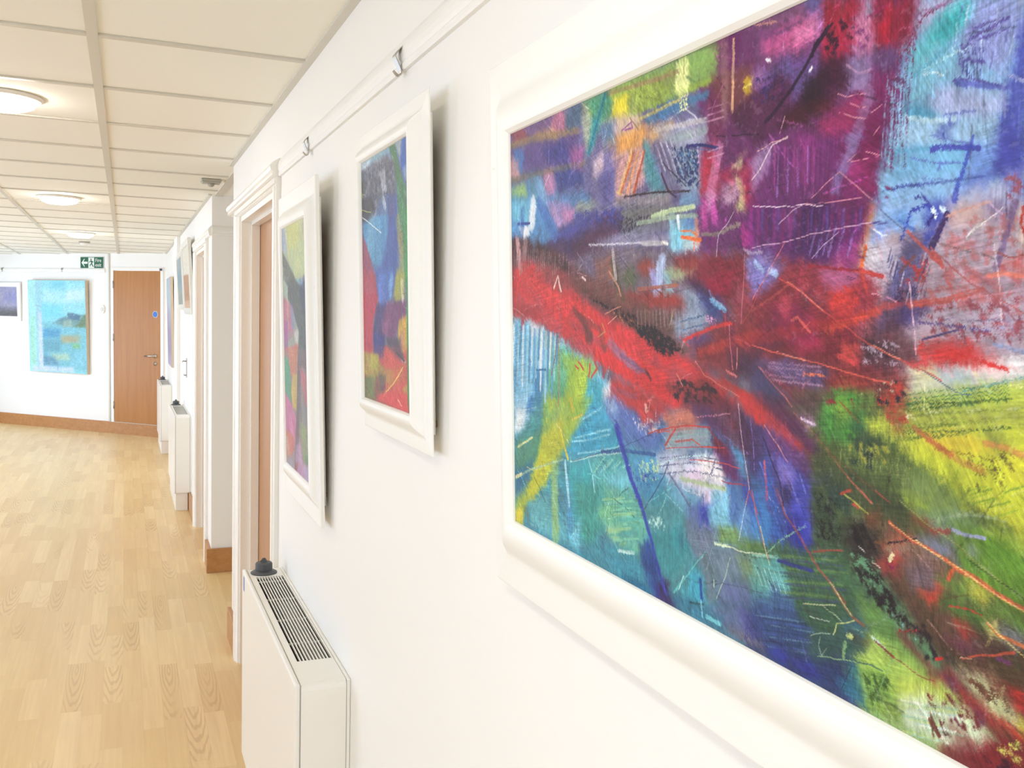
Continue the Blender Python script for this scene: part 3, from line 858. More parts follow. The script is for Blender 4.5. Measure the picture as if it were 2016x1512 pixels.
('line',[(336.4,380,1.6),(353.4,368.8,1.6),(369.8,357.9,1.5)],(50,36,60),{}),
('brush',[(271,359,2),(323,357,1.8),(378,352,1.7)],(60,40,50),{'dry':0.35}),
('line',[(283.4,358.7,0.7),(318.7,357.1,0.7),(345,355.3,0.7)],(40,30,40),{}),
('line',[(334.2,371.3,3.1),(345,356.4,2.7),(357.6,349.4,2.3)],(54,34,52),{}),
('line',[(393.2,358.3,1.2),(377.8,352.7,1.1),(353.5,352.1,1)],(50,36,60),{'broken':0.35}),
('poly',[(253,358),(349,354),(349,343),(253,353)],(150,140,140),{'dry':0.3,'ang':179}),
('poly',[(366,350),(393,351),(393,339),(362,342)],(110,160,200),{'dry':0.2,'ang':-175}),
('poly',[(402,425),(425,426),(425,398),(422,368),(419,336),(391,339),(401,371)],(112,40,78),{'rough':3,'var':0.25,'ang':-89}),
('poly',[(393,378),(415,379),(419,348),(393,347)],(176,36,62),{'dry':0.15,'ang':-86}),
('brush',[(417,379,10.9),(404,338,11.1)],(196,120,170),{'al':0.8,'dry':0.35}),
('poly',[(403,346),(414,345),(412,337),(401,338)],(214,140,190),{'ang':-86}),
('poly',[(407,436),(457,432),(458,400),(439,399),(407,428)],(120,66,60),{'al':0.7,'ang':-81}),
('brush',[(435,456,3),(434,404,3.1)],(196,150,120),{'al':0.85,'dry':0.3}),
('brush',[(435,426,2.4),(434,406,2.4)],(220,160,120),{'dry':0.25}),
('brush',[(423,462,8.6),(425,398,8.6)],(150,110,110),{'al':0.6,'dry':0.45}),
('brush',[(402,412,1),(424,412,1)],(210,150,180),{'al':0.7,'dry':0.45}),
('brush',[(402,407,1),(424,407,1)],(210,150,180),{'al':0.7,'dry':0.45}),
('brush',[(402,402,1),(424,402,1)],(210,150,180),{'al':0.7,'dry':0.45}),
('brush',[(402,379,1),(424,380,1)],(210,150,180),{'al':0.7,'dry':0.45}),
('brush',[(402,374,1),(424,375,1)],(210,150,180),{'al':0.7,'dry':0.45}),
('poly',[(448,424),(455,425),(457,413),(449,411)],(240,204,30),{'rough':2,'soft':1,'ang':-89}),
('brush',[(447,418,1.1),(457,419,1.1)],(250,226,90),{}),
('poly',[(434,404),(449,409),(458,411),(458,382),(439,389)],(70,24,60),{'var':0.3,'ang':-162}),
('poly',[(431,361),(439,366),(448,368),(446,359),(438,361)],(214,196,150),{'rough':3,'soft':1,'ang':-160}),
('poly',[(421,358),(433,362),(436,352),(422,355)],(196,26,70),{'dry':0.1,'ang':-138}),
('poly',[(422,351),(443,352),(446,345),(433,335),(421,336)],(196,150,180),{'dry':0.25,'ang':-167}),
('brush',[(441,353,5.4),(448,345,6.2),(446,334,6.7)],(210,200,140),{'dry':0.15}),
('poly',[(440,360),(458,360),(459,332),(448,334),(446,349)],(172,22,70),{'dry':0.1,'al':0.85,'ang':-137}),
('poly',[(457,465),(501,464),(514,461),(531,456),(532,420),(516,424),(488,430),(457,437)],(104,52,104),{'var':0.3,'ang':-81}),
('poly',[(460,461),(512,458),(511,451),(484,452),(463,456)],(132,80,120),{'ang':174}),
('poly',[(514,461),(532,456),(531,435),(526,435),(518,449)],(92,86,150),{'ang':-82}),
('poly',[(467,444),(482,446),(507,450),(526,449),(528,434),(516,432),(488,431),(471,437)],(196,80,140),{'var':0.2,'rough':5,'ang':-89}),
('poly',[(502,444),(526,447),(526,437),(505,436)],(226,130,180),{'al':0.9,'ang':-81}),
('brush',[(460,459,1.1),(484,455,1.1)],(236,160,140),{'dry':0.3}),
('brush',[(485,446,2.7),(513,448,2.6)],(110,60,110),{'al':0.8}),
('poly',[(532,456),(565,446),(558,432),(547,418),(532,420),(532,439)],(158,26,52),{'var':0.3,'ang':-96}),
('poly',[(565,446),(576,443),(576,413),(564,414),(556,422),(561,433)],(206,120,160),{'dry':0.1,'var':0.25,'ang':-96}),
('brush',[(571,441,5.6),(571,436,5.6)],(120,130,160),{}),
('poly',[(575,443),(608,433),(605,412),(597,411),(580,413),(576,421)],(146,24,50),{'var':0.25,'ang':-103}),
('poly',[(576,437),(588,435),(588,430),(577,434)],(60,18,50),{'ang':-22}),
('brush',[(588,434,6.8),(584,417,6.9)],(176,22,48),{'dry':0.15}),
('poly',[(598,436),(611,432),(606,414),(594,411)],(120,26,54),{'dry':0.2,'ang':-102}),
('brush',[(596,419,0.5),(594,406,0.6)],(124,30,66),{'dry':0.45}),
('brush',[(598,419,0.5),(595,398,0.5)],(124,30,66),{'dry':0.45}),
('brush',[(599,418,0.5),(597,400,0.5)],(124,30,66),{'dry':0.45}),
('brush',[(601,418,0.5),(598,402,0.5)],(124,30,66),{'dry':0.45}),
('brush',[(602,418,0.5),(600,404,0.5)],(124,30,66),{'dry':0.45}),
('brush',[(604,417,0.5),(601,396,0.5)],(124,30,66),{'dry':0.45}),
('brush',[(605,417,0.5),(602,398,0.5)],(124,30,66),{'dry':0.45}),
('brush',[(606,416,0.5),(604,401,0.5)],(124,30,66),{'dry':0.45}),
('brush',[(608,416,0.5),(605,403,0.5)],(124,30,66),{'dry':0.45}),
('brush',[(609,416,0.5),(607,395,0.5)],(124,30,66),{'dry':0.45}),
('poly',[(532,430),(561,428),(556,414),(532,420)],(176,26,66),{'al':0.85,'ang':-96}),
('speck',[(531,441),(546,437),(547,416),(532,420)],(50,16,40),{'cover':0.5,'size':5,'ang':-14}),
('speck',[(546,440),(563,439),(559,421),(547,424)],(60,16,44),{'cover':0.55,'size':5,'ang':-15}),
('speck',[(558,435),(574,434),(574,412),(561,416)],(120,50,110),{'cover':0.45,'size':4,'ang':-15}),
('poly',[(488,430),(532,420),(532,399),(503,398),(473,402),(467,419)],(92,74,136),{'dry':0.15,'var':0.3,'ang':-74}),
('poly',[(532,419),(554,415),(562,401),(545,393),(519,384),(486,381),(494,393),(520,402)],(62,18,46),{'var':0.3,'ang':-160}),
('poly',[(514,405),(537,407),(530,395),(514,391)],(30,14,30),{'ang':-161}),
('poly',[(503,390),(526,392),(542,392),(538,386),(507,383),(493,386)],(70,20,30),{'dry':0.15,'ang':-169}),
('poly',[(458,411),(488,418),(502,407),(494,395),(477,379),(458,376)],(80,28,66),{'var':0.35,'ang':-138}),
('speck',[(458,425),(497,418),(491,399),(458,402)],(52,30,90),{'cover':0.5,'size':5,'ang':-12}),
('poly',[(458,425),(472,425),(470,414),(458,415)],(150,100,160),{'dry':0.3,'ang':-74}),
('line',[(540.1,438.4,3.1),(531.4,433,3.4),(521.2,424.4,3.8),(513.4,415.7,4),(502.5,407.4,4.1),(488.4,397.5,4.2),(473.6,389.1,4.4)],(40,18,46),{'broken':0.2}),
('brush',[(536,438,2.8),(525,430,2.9),(521,423,3.1)],(36,16,40),{'dry':0.2}),
('brush',[(474,432,2.4),(478,430,2.4)],(220,214,224),{}),
('brush',[(519,414,2.5),(521,415,2.5)],(236,236,244),{}),
('line',[(494.3,389.1,1.2),(488.7,379,1.2)],(216,160,180),{'broken':0.3}),
('poly',[(554,415),(575,409),(574,399),(572,388),(562,395),(552,409)],(132,110,160),{'dry':0.25,'var':0.25,'ang':-103}),
('brush',[(553,410,1.8),(564,402,1.7),(575,402,1.8)],(190,140,180),{'al':0.8,'dry':0.35}),
('poly',[(574,413),(594,412),(593,398),(578,398)],(92,60,110),{'dry':0.15,'ang':-95}),
('poly',[(575,400),(594,396),(590,374),(587,370),(570,372),(573,387)],(118,28,88),{'var':0.15,'ang':-100}),
('poly',[(538,382),(562,390),(573,391),(570,372),(555,366),(533,370),(528,376)],(150,36,92),{'dry':0.1,'var':0.25,'ang':176}),
('brush',[(557,396,5.9),(569,395,5.5),(573,387,8.2),(562,365,8.5),(556,352,8.5)],(150,120,170),{'al':0.75,'dry':0.35}),
('poly',[(474,380),(503,374),(555,368),(553,350),(549,340),(518,328),(468,332),(468,362)],(104,34,100),{'var':0.25,'ang':-81}),
('poly',[(505,373),(524,370),(523,343),(506,345)],(136,40,116),{'dry':0.2,'ang':-89}),
('brush',[(477,372,1.8),(476,351,1.8)],(150,110,190),{'al':0.6,'dry':0.45}),
('brush',[(481,371,1.8),(480,345,1.8)],(84,30,96),{'al':0.6,'dry':0.45}),
('brush',[(484,370,1.8),(484,340,1.8)],(170,60,140),{'al':0.6,'dry':0.45}),
('brush',[(488,370,1.8),(487,335,1.8)],(150,110,190),{'al':0.6,'dry':0.45}),
('brush',[(491,369,1.8),(490,348,1.8)],(84,30,96),{'al':0.6,'dry':0.45}),
('brush',[(495,369,1.7),(494,343,1.7)],(170,60,140),{'al':0.6,'dry':0.45}),
('brush',[(498,368,1.7),(498,337,1.7)],(150,110,190),{'al':0.6,'dry':0.45}),
('brush',[(502,368,1.7),(501,332,1.7)],(84,30,96),{'al':0.6,'dry':0.45}),
('brush',[(505,367,1.7),(504,345,1.7)],(170,60,140),{'al':0.6,'dry':0.45}),
('brush',[(508,367,1.7),(508,340,1.7)],(150,110,190),{'al':0.6,'dry':0.45}),
('brush',[(512,366,1.7),(511,335,1.7)],(84,30,96),{'al':0.6,'dry':0.45}),
('brush',[(515,366,1.6),(515,330,1.6)],(170,60,140),{'al':0.6,'dry':0.45}),
('brush',[(518,365,1.6),(518,342,1.6)],(150,110,190),{'al':0.6,'dry':0.45}),
('brush',[(521,365,1.6),(521,337,1.6)],(84,30,96),{'al':0.6,'dry':0.45}),
('brush',[(525,364,1.6),(524,332,1.6)],(170,60,140),{'al':0.6,'dry':0.45}),
('poly',[(548,367),(567,367),(574,360),(580,372),(585,369),(582,350),(577,330),(568,322),(523,326),(546,342)],(112,26,88),{'var':0.25,'ang':-103}),
('poly',[(556,349),(577,348),(575,335),(558,340)],(158,40,110),{'al':0.8,'ang':180}),
('brush',[(555,363,5.6),(565,364,7.2),(549,342,7.3),(544,334,7.4)],(130,110,170),{'al':0.7,'dry':0.35}),
('poly',[(569,374),(585,372),(582,354),(580,330),(576,327),(568,331)],(122,22,80),{'dry':0.08,'ang':-100}),
('poly',[(458,363),(471,371),(480,373),(483,369),(474,357),(459,341)],(170,130,180),{'dry':0.2,'ang':-130}),
('line',[(458.6,351.2,1.3),(468,357.7,1.6),(481.4,372.7,1.6),(497.5,374.8,1.4)],(224,190,200),{'broken':0.25}),
('line',[(464.7,369.7,0.9),(481.4,373.7,0.8),(497.5,374.8,0.8)],(230,170,170),{'broken':0.2}),
('line',[(544.9,393.3,0.6),(554.7,390.4,0.6),(570,388.1,0.6)],(226,140,160),{'broken':0.3}),
('line',[(547.6,381.7,0.6),(559.8,377,0.6),(571.5,373.2,0.6)],(226,140,160),{'broken':0.3}),
('line',[(557.2,384.9,0.6),(566.7,380.6,0.6),(570.2,380.8,0.6)],(226,140,160),{'broken':0.3}),
('line',[(574.8,376.6,0.7),(583.6,379.7,0.7)],(226,140,160),{'broken':0.3}),
('line',[(577.5,362.3,0.8),(582.9,367.1,0.8)],(226,140,160),{'broken':0.3}),
('line',[(555.7,350,0.7),(567.4,355,0.6),(582.2,350.3,0.6)],(226,140,160),{'broken':0.3}),
('line',[(558.1,349.7,0.6),(582.3,349.5,0.6)],(226,140,160),{'broken':0.3}),
('line',[(521.9,330.8,0.8),(538.6,339.4,0.7),(548.5,344.2,0.6),(558.4,337.8,0.6),(577.4,324,0.6)],(226,140,160),{'broken':0.3}),
('line',[(515.2,327.4,0.6),(549,326.2,0.6),(568.2,325.8,0.6)],(226,140,160),{'broken':0.3}),
('poly',[(608,433),(637,425),(626,421),(617,416),(607,414)],(170,160,200),{'dry':0.15,'ang':-147}),
('brush',[(607,425,2.1),(624,424,2.1),(635,426,2.1)],(130,60,110),{'al':0.7,'dry':0.45}),
('brush',[(607,416,1.5),(614,422,1.4),(624,424,1.2)],(120,40,80),{'dry':0.4}),
('poly',[(637,425),(651,421),(643,412),(630,405),(619,396),(610,391),(606,396),(611,406),(621,418)],(84,178,190),{'var':0.12,'ang':-145}),
('poly',[(628,419),(642,419),(641,412),(628,406),(622,409)],(40,160,170),{'dry':0.1,'ang':-145}),
('poly',[(605,395),(624,401),(638,396),(636,385),(624,382),(606,375)],(116,180,210),{'dry':0.1,'ang':-167}),
('brush',[(608,390,2.9),(619,395,2.8),(634,402,2.7)],(70,150,180),{'al':0.6,'dry':0.4}),
('brush',[(614,391,0.7),(623,389,0.7),(629,386,0.7)],(210,230,236),{'dry':0.35}),
('poly',[(648,422),(679,412),(680,399),(672,393),(669,383),(656,386),(642,394),(643,405),(650,413)],(134,144,204),{'var':0.25,'dry':0.08,'ang':-101}),
('brush',[(641,421,0.9),(639,413,0.9)],(96,92,170),{'al':0.7,'dry':0.45}),
('brush',[(644,416,0.9),(643,408,0.9)],(170,190,226),{'al':0.7,'dry':0.45}),
('brush',[(648,410,0.9),(646,402,0.9)],(120,130,200),{'al':0.7,'dry':0.45}),
('brush',[(651,405,0.9),(649,397,0.9)],(96,92,170),{'al':0.7,'dry':0.45}),
('brush',[(654,400,0.9),(653,392,0.9)],(170,190,226),{'al':0.7,'dry':0.45}),
('brush',[(658,395,0.9),(656,387,0.9)],(120,130,200),{'al':0.7,'dry':0.45}),
('brush',[(661,390,0.9),(659,382,0.9)],(96,92,170),{'al':0.7,'dry':0.45}),
('brush',[(663,411,0.9),(662,403,0.9)],(170,190,226),{'al':0.7,'dry':0.45}),
('brush',[(666,406,0.9),(665,398,0.9)],(120,130,200),{'al':0.7,'dry':0.45}),
('brush',[(670,401,0.8),(668,393,0.9)],(96,92,170),{'al':0.7,'dry':0.45}),
('brush',[(673,396,0.8),(671,388,0.8)],(170,190,226),{'al':0.7,'dry':0.45}),
('brush',[(676,391,0.8),(674,384,0.8)],(120,130,200),{'al':0.7,'dry':0.45}),
('brush',[(642,396,0.9),(640,387,0.9)],(96,92,170),{'al':0.7,'dry':0.45}),
('brush',[(644,418,0.9),(643,410,0.9)],(170,190,226),{'al':0.7,'dry':0.45}),
('brush',[(648,412,0.9),(646,404,0.9)],(120,130,200),{'al':0.7,'dry':0.45}),
('brush',[(651,407,0.9),(650,399,0.9)],(96,92,170),{'al':0.7,'dry':0.45}),
('brush',[(654,402,0.9),(653,394,0.9)],(170,190,226),{'al':0.7,'dry':0.45}),
('brush',[(658,397,0.9),(656,389,0.9)],(120,130,200),{'al':0.7,'dry':0.45}),
('brush',[(661,392,0.9),(660,384,0.9)],(96,92,170),{'al':0.7,'dry':0.45}),
('brush',[(663,413,0.9),(662,405,0.9)],(170,190,226),{'al':0.7,'dry':0.45}),
('brush',[(666,408,0.9),(665,400,0.9)],(120,130,200),{'al':0.7,'dry':0.45}),
('brush',[(670,403,0.8),(668,395,0.9)],(96,92,170),{'al':0.7,'dry':0.45}),
('brush',[(673,398,0.8),(672,390,0.8)],(170,190,226),{'al':0.7,'dry':0.45}),
('brush',[(676,393,0.8),(675,385,0.8)],(120,130,200),{'al':0.7,'dry':0.45}),
('brush',[(642,398,0.9),(641,389,0.9)],(96,92,170),{'al':0.7,'dry':0.45}),
('brush',[(645,420,0.9),(643,411,0.9)],(170,190,226),{'al':0.7,'dry':0.45}),
('brush',[(645,401,1.8),(653,403,1.8),(670,406,1.7)],(84,74,150),{'dry':0.35}),
('brush',[(648,406,1.7),(657,407,1.7),(663,407,1.6)],(84,74,150),{'dry':0.35}),
('brush',[(652,400,1.7),(668,401,1.6)],(84,74,150),{'dry':0.35}),
('brush',[(641,399,1.6),(648,398,1.6)],(84,74,150),{'dry':0.35}),
('brush',[(641,392,1.5),(656,387,1.5)],(84,74,150),{'dry':0.35}),
('brush',[(636,382,1.6),(649,380,1.5),(665,373,1.4)],(84,74,150),{'dry':0.35}),
('brush',[(640,399,0.6),(639,384,0.6)],(74,72,150),{'dry':0.42}),
('brush',[(642,398,0.5),(641,380,0.6)],(74,72,150),{'dry':0.42}),
('brush',[(643,398,0.5),(642,383,0.6)],(74,72,150),{'dry':0.42}),
('brush',[(645,398,0.5),(644,379,0.5)],(74,72,150),{'dry':0.42}),
('brush',[(646,398,0.5),(645,382,0.5)],(74,72,150),{'dry':0.42}),
('brush',[(648,397,0.5),(646,378,0.5)],(74,72,150),{'dry':0.42}),
('brush',[(649,397,0.5),(648,381,0.5)],(74,72,150),{'dry':0.42}),
('brush',[(650,396,0.5),(649,377,0.5)],(74,72,150),{'dry':0.42}),
('brush',[(652,396,0.5),(651,380,0.5)],(74,72,150),{'dry':0.42}),
('brush',[(653,396,0.5),(652,376,0.5)],(74,72,150),{'dry':0.42}),
('brush',[(655,395,0.5),(653,379,0.5)],(74,72,150),{'dry':0.42}),
('poly',[(676,401),(680,400),(681,368),(672,370),(675,387)],(66,72,170),{'var':0.12,'ang':-97}),
('poly',[(670,369),(681,367),(682,328),(663,330),(666,348)],(70,78,176),{'var':0.1,'ang':-97}),
('poly',[(666,350),(681,346),(679,328),(662,330)],(62,64,160),{'dry':0.05,'ang':-88}),
('brush',[(638,380,3.2),(656,375,3.1),(681,368,3)],(80,90,180),{'al':0.85,'dry':0.2}),
('brush',[(671,377,1.9),(680,372,1.9)],(150,160,214),{'dry':0.35}),
('poly',[(622,380),(637,379),(668,368),(665,358),(626,365)],(164,176,222),{'dry':0.08,'var':0.1,'ang':-15}),
('poly',[(603,374),(613,372),(624,368),(622,364),(608,366),(603,369)],(66,150,190),{'ang':-14}),
('brush',[(603,368,3),(620,363,3),(637,361,2.9)],(180,214,230),{'al':0.8,'dry':0.3}),
('poly',[(599,367),(626,363),(665,357),(664,344),(645,345),(598,353)],(150,190,226),{'dry':0.06,'var':0.1,'ang':-13}),
('poly',[(596,353),(645,345),(646,329),(590,333),(594,344)],(112,176,222),{'var':0.08,'ang':-11}),
('brush',[(596,350,3.2),(621,348,3),(649,343,2.8)],(96,168,214),{'dry':0.2}),
('brush',[(622,347,3.5),(632,347,3.4),(654,343,3.2)],(64,72,170),{'dry':0.25}),
('poly',[(626,358),(636,358),(636,354),(630,352),(628,355)],(60,70,160),{'rough':6,'ang':178}),
('brush',[(630,355,0.9),(632,350,0.9)],(64,70,160),{}),
('brush',[(630,365,1.2),(639,364,1.2),(651,363,1.1)],(84,100,186),{'al':0.8,'dry':0.4}),
('brush',[(634,363,1.5),(634,358,1.5)],(84,100,186),{'al':0.8,'dry':0.4}),
('brush',[(628,358,1.3),(639,359,1.2)],(84,100,186),{'al':0.8,'dry':0.4}),
('brush',[(621,355,1.2),(638,349,1.1),(650,346,1.1)],(84,100,186),{'al':0.8,'dry':0.4}),
('brush',[(607,344,1.2),(627,339,1.2),(642,337,1.2)],(84,100,186),{'al':0.8,'dry':0.4}),
('brush',[(629,339,1.6),(627,335,1.6)],(84,100,186),{'al':0.8,'dry':0.4}),
('brush',[(650,350,1.8),(648,343,2.4),(644,332,3),(640,324,3.6),(639,317,4.1)],(50,64,180),{'al':0.75,'dry':0.3}),
('poly',[(645,347),(666,345),(661,329),(646,331)],(104,140,214),{'dry':0.15,'ang':-12}),
('poly',[(644,330),(661,329),(658,323),(644,322)],(90,110,200),{'dry':0.2,'ang':-179}),
('poly',[(588,332),(644,330),(639,320),(586,320)],(130,176,226),{'dry':0.05,'ang':180}),
('brush',[(586,329,2),(601,329,1.9),(616,328,1.9),(635,328,1.8),(658,328,1.7)],(70,90,170),{'dry':0.3}),
('brush',[(616,331,1.1),(631,330,1.1)],(96,120,190),{'dry':0.35}),
('brush',[(611,321,1.6),(616,322,1.5),(622,316,1.6)],(60,60,150),{'dry':0.3}),
('poly',[(639,319),(656,322),(675,323),(675,311),(637,315)],(168,170,206),{'dry':0.15,'ang':-178}),
('poly',[(671,329),(682,329),(683,315),(673,319)],(110,110,190),{'dry':0.2,'ang':-124}),
('speck',[(670,328),(682,329),(683,311),(672,312)],(150,80,100),{'cover':0.5,'size':5,'ang':-7}),
('brush',[(584,396,0.7),(581,342,0.7)],(110,30,92),{'dry':0.5,'al':0.85}),
('brush',[(586,398,0.7),(582,369,0.7)],(110,30,92),{'dry':0.5,'al':0.85}),
('brush',[(588,401,0.7),(585,355,0.7)],(110,30,92),{'dry':0.5,'al':0.85}),
('brush',[(590,394,0.7),(587,340,0.7)],(110,30,92),{'dry':0.5,'al':0.85}),
('brush',[(591,397,0.7),(588,368,0.7)],(110,30,92),{'dry':0.5,'al':0.85}),
('brush',[(593,400,0.6),(590,353,0.7)],(110,30,92),{'dry':0.5,'al':0.85}),
('brush',[(595,393,0.6),(592,339,0.7)],(110,30,92),{'dry':0.5,'al':0.85}),
('brush',[(596,396,0.6),(593,366,0.7)],(110,30,92),{'dry':0.5,'al':0.85}),
('brush',[(598,399,0.6),(595,352,0.6)],(110,30,92),{'dry':0.5,'al':0.85}),
('brush',[(600,392,0.6),(597,338,0.6)],(110,30,92),{'dry':0.5,'al':0.85}),
('brush',[(601,395,0.6),(598,364,0.6)],(110,30,92),{'dry':0.5,'al':0.85}),
('brush',[(603,398,0.6),(600,350,0.6)],(110,30,92),{'dry':0.5,'al':0.85}),
('brush',[(605,391,0.6),(602,336,0.6)],(110,30,92),{'dry':0.5,'al':0.85}),
('brush',[(606,394,0.6),(603,363,0.6)],(110,30,92),{'dry':0.5,'al':0.85}),
('brush',[(583,395,1.7),(596,391,1.7)],(124,34,92),{'dry':0.4,'al':0.8}),
('brush',[(584,388,1.7),(596,385,1.7)],(124,34,92),{'dry':0.4,'al':0.8}),
('brush',[(582,379,1.7),(595,376,1.7)],(124,34,92),{'dry':0.4,'al':0.8}),
('brush',[(585,372,1.7),(594,369,1.7)],(124,34,92),{'dry':0.4,'al':0.8}),
('brush',[(589,352,1.7),(593,350,1.7)],(124,34,92),{'dry':0.4,'al':0.8}),
('brush',[(586,349,1.7),(593,347,1.7)],(124,34,92),{'dry':0.4,'al':0.8}),
('brush',[(586,343,1.7),(593,342,1.7)],(124,34,92),{'dry':0.4,'al':0.8}),
('brush',[(588,330,1.7),(592,329,1.7)],(124,34,92),{'dry':0.4,'al':0.8}),
('brush',[(588,324,1.8),(591,323,1.7)],(124,34,92),{'dry':0.4,'al':0.8}),
('brush',[(588,396,1),(584,349,1)],(140,190,220),{'dry':0.52,'al':0.8}),
('brush',[(590,395,1),(587,344,1)],(140,190,220),{'dry':0.52,'al':0.8}),
('brush',[(592,394,1),(590,338,1)],(140,190,220),{'dry':0.52,'al':0.8}),
('brush',[(595,394,1),(591,356,1)],(140,190,220),{'dry':0.52,'al':0.8}),
('brush',[(597,394,1),(594,351,1)],(140,190,220),{'dry':0.52,'al':0.8}),
('brush',[(599,393,1),(596,345,1)],(140,190,220),{'dry':0.52,'al':0.8}),
('brush',[(602,392,0.9),(599,339,1)],(140,190,220),{'dry':0.52,'al':0.8}),
('poly',[(5,381),(85,373),(126,333),(91,324),(3,340)],(84,146,208),{'var':0.2,'ang':-68}),
('poly',[(5,381),(56,376),(51,354),(4,362)],(110,190,220),{'dry':0.15,'ang':-79}),
('brush',[(65,373,16.3),(61,353,16.4)],(220,232,244),{'dry':0.2}),
('poly',[(24,351),(55,350),(55,341),(39,336),(28,345)],(236,238,246),{'rough':3,'soft':1,'ang':-68}),
('brush',[(20,355,3.1),(55,353,3)],(50,70,150),{}),
('brush',[(36,368,11.7),(32,344,11.8)],(60,110,180),{'al':0.8,'dry':0.3}),
('brush',[(82,373,13.5),(102,356,14.3),(122,335,14.9)],(74,120,196),{'al':0.9,'dry':0.2}),
('poly',[(103,371),(158,365),(164,356),(132,343),(116,352)],(150,130,186),{'dry':0.2,'ang':-40}),
('poly',[(139,359),(171,358),(164,347),(142,346)],(196,120,170),{'dry':0.2,'ang':-40}),
('brush',[(120,361,7.6),(132,346,7.5)],(190,150,200),{'dry':0.35}),
('poly',[(171,364),(294,351),(352,345),(294,337),(249,328),(177,346)],(112,108,150),{'var':0.3,'dry':0.1,'ang':-170}),
('speck',[(164,356),(270,351),(270,334),(176,342)],(66,66,150),{'cover':0.5,'size':5,'ang':-145}),
('poly',[(177,363),(217,359),(200,353),(171,356)],(150,160,140),{'dry':0.2,'ang':-171}),
('poly',[(91,324),(126,335),(164,344),(217,346),(265,347),(352,344),(335,340),(294,333),(260,323),(217,315),(158,308),(132,315)],(66,42,88),{'rough':8,'var':0.3,'ang':-170}),
('poly',[(164,324),(234,335),(260,328),(217,317),(164,310)],(82,44,74),{'dry':0.1,'ang':-170}),
('poly',[(119,334),(170,345),(217,349),(200,340),(152,330)],(70,70,150),{'dry':0.25,'ang':-170}),
('poly',[(265,347),(317,346),(366,339),(360,334),(308,329),(270,332)],(110,110,110),{'dry':0.1,'var':0.25,'ang':-175}),
('brush',[(319,337,4.8),(348,339,4.6),(384,339,4.3)],(186,206,160),{'dry':0.2}),
('brush',[(294,333,4.3),(339,334,4.1),(387,332,3.8)],(156,176,150),{'al':0.8,'dry':0.3}),
('brush',[(270,329,7.3),(317,327,6.9),(368,326,6.6)],(110,110,130),{'al':0.9,'dry':0.25}),
('speck',[(260,342),(352,339),(294,328),(260,323)],(50,40,60),{'cover':0.5,'size':3,'ang':-168}),
('poly',[(217,323),(270,327),(345,319),(352,313),(317,313),(244,315)],(140,136,166),{'dry':0.1,'ang':-180}),
('brush',[(200,320,1.8),(244,318,1.8),(294,316,1.7),(343,314,1.6)],(196,190,206),{'dry':0.2}),
('brush',[(303,315,4.7),(341,313,4.5)],(176,170,180),{'dry':0.3}),
('brush',[(335,314,2.7),(344,312,2.7)],(226,222,222),{}),
('poly',[(348,328),(366,330),(389,329),(388,306),(352,305),(348,314)],(120,200,226),{'dry':0.12,'ang':-108}),
('brush',[(350,337,6.1),(354,307,6.1)],(150,210,230),{'al':0.8,'dry':0.35}),
('brush',[(360,333,4.3),(362,324,4.3)],(210,224,240),{'dry':0.3}),
('poly',[(368,328),(387,332),(388,322),(370,323)],(66,84,160),{'dry':0.2,'ang':-125}),
('brush',[(364,321,1.8),(380,320,1.7),(388,316,2)],(236,120,60),{}),
('brush',[(366,316,3.3),(393,312,3.2)],(240,110,50),{'dry':0.2}),
('brush',[(387,328,5.7),(388,310,5.7)],(232,130,90),{'al':0.8,'dry':0.3}),
('poly',[(368,312),(388,314),(388,306),(370,306)],(240,240,236),{'dry':0.1,'ang':-178}),
('brush',[(384,310,2.3),(384,304,2.3)],(220,140,130),{}),
('poly',[(389,341),(471,333),(471,304),(451,303),(410,314),(389,320)],(104,34,100),{'var':0.3,'ang':-89}),
('brush',[(397,341,8.4),(399,322,8.4)],(196,60,150),{'al':0.8,'dry':0.35}),
('brush',[(410,339,7.9),(413,326,7.8)],(206,70,170),{'al':0.8,'dry':0.35}),
('brush',[(449,318,7.3),(451,306,7.3)],(190,40,140),{'al':0.8,'dry':0.35}),
('brush',[(459,328,7.3),(457,302,7.4)],(150,30,130),{'al':0.8,'dry':0.35}),
('brush',[(434,333,7.8),(432,317,7.9)],(96,40,90),{'al':0.8,'dry':0.35}),
('brush',[(463,334,7),(467,314,7)],(140,30,110),{'al':0.8,'dry':0.35}),
('brush',[(395,316,3.2),(417,315,3.2),(444,321,3.2)],(130,110,110),{'dry':0.3}),
('line',[(437.4,330.5,0.9),(430.7,323.1,0.9),(416.9,314,1),(415.3,297.7,1.1)],(196,180,200),{'broken':0.3}),
('poly',[(441,336),(450,335),(449,330),(442,332)],(196,206,120),{'ang':-148}),
('poly',[(164,305),(211,313),(348,309),(356,297),(343,283),(317,275),(269,271),(216,282)],(112,96,112),{'dry':0.08,'var':0.3,'ang':-175}),
('poly',[(176,307),(228,312),(244,304),(238,286),(199,288)],(104,88,120),{'dry':0.15,'ang':-143}),
('poly',[(211,305),(249,306),(252,286),(216,286)],(140,84,64),{'dry':0.2,'ang':-111}),
('brush',[(249,312,5.1),(252,296,5.1),(254,286,5)],(196,180,190),{'al':0.8,'dry':0.3}),
('brush',[(248,301,9.6),(257,281,9.1),(267,268,8.4)],(86,76,60),{'dry':0.2}),
('brush',[(241,293,2.2),(259,278,2.4),(264,270,2.7)],(190,130,100),{}),
('poly',[(264,288),(284,295),(294,285),(284,278),(270,278)],(90,96,70),{'dry':0.15,'ang':-141}),
('poly',[(294,294),(308,301),(326,295),(308,287)],(156,60,46),{'dry':0.15,'ang':-172}),
('brush',[(335,298,12.7),(326,273,12.8)],(170,190,230),{'dry':0.25,'al':0.9}),
('brush',[(319,289,8.2),(326,274,8.2)],(160,150,210),{'dry':0.3}),
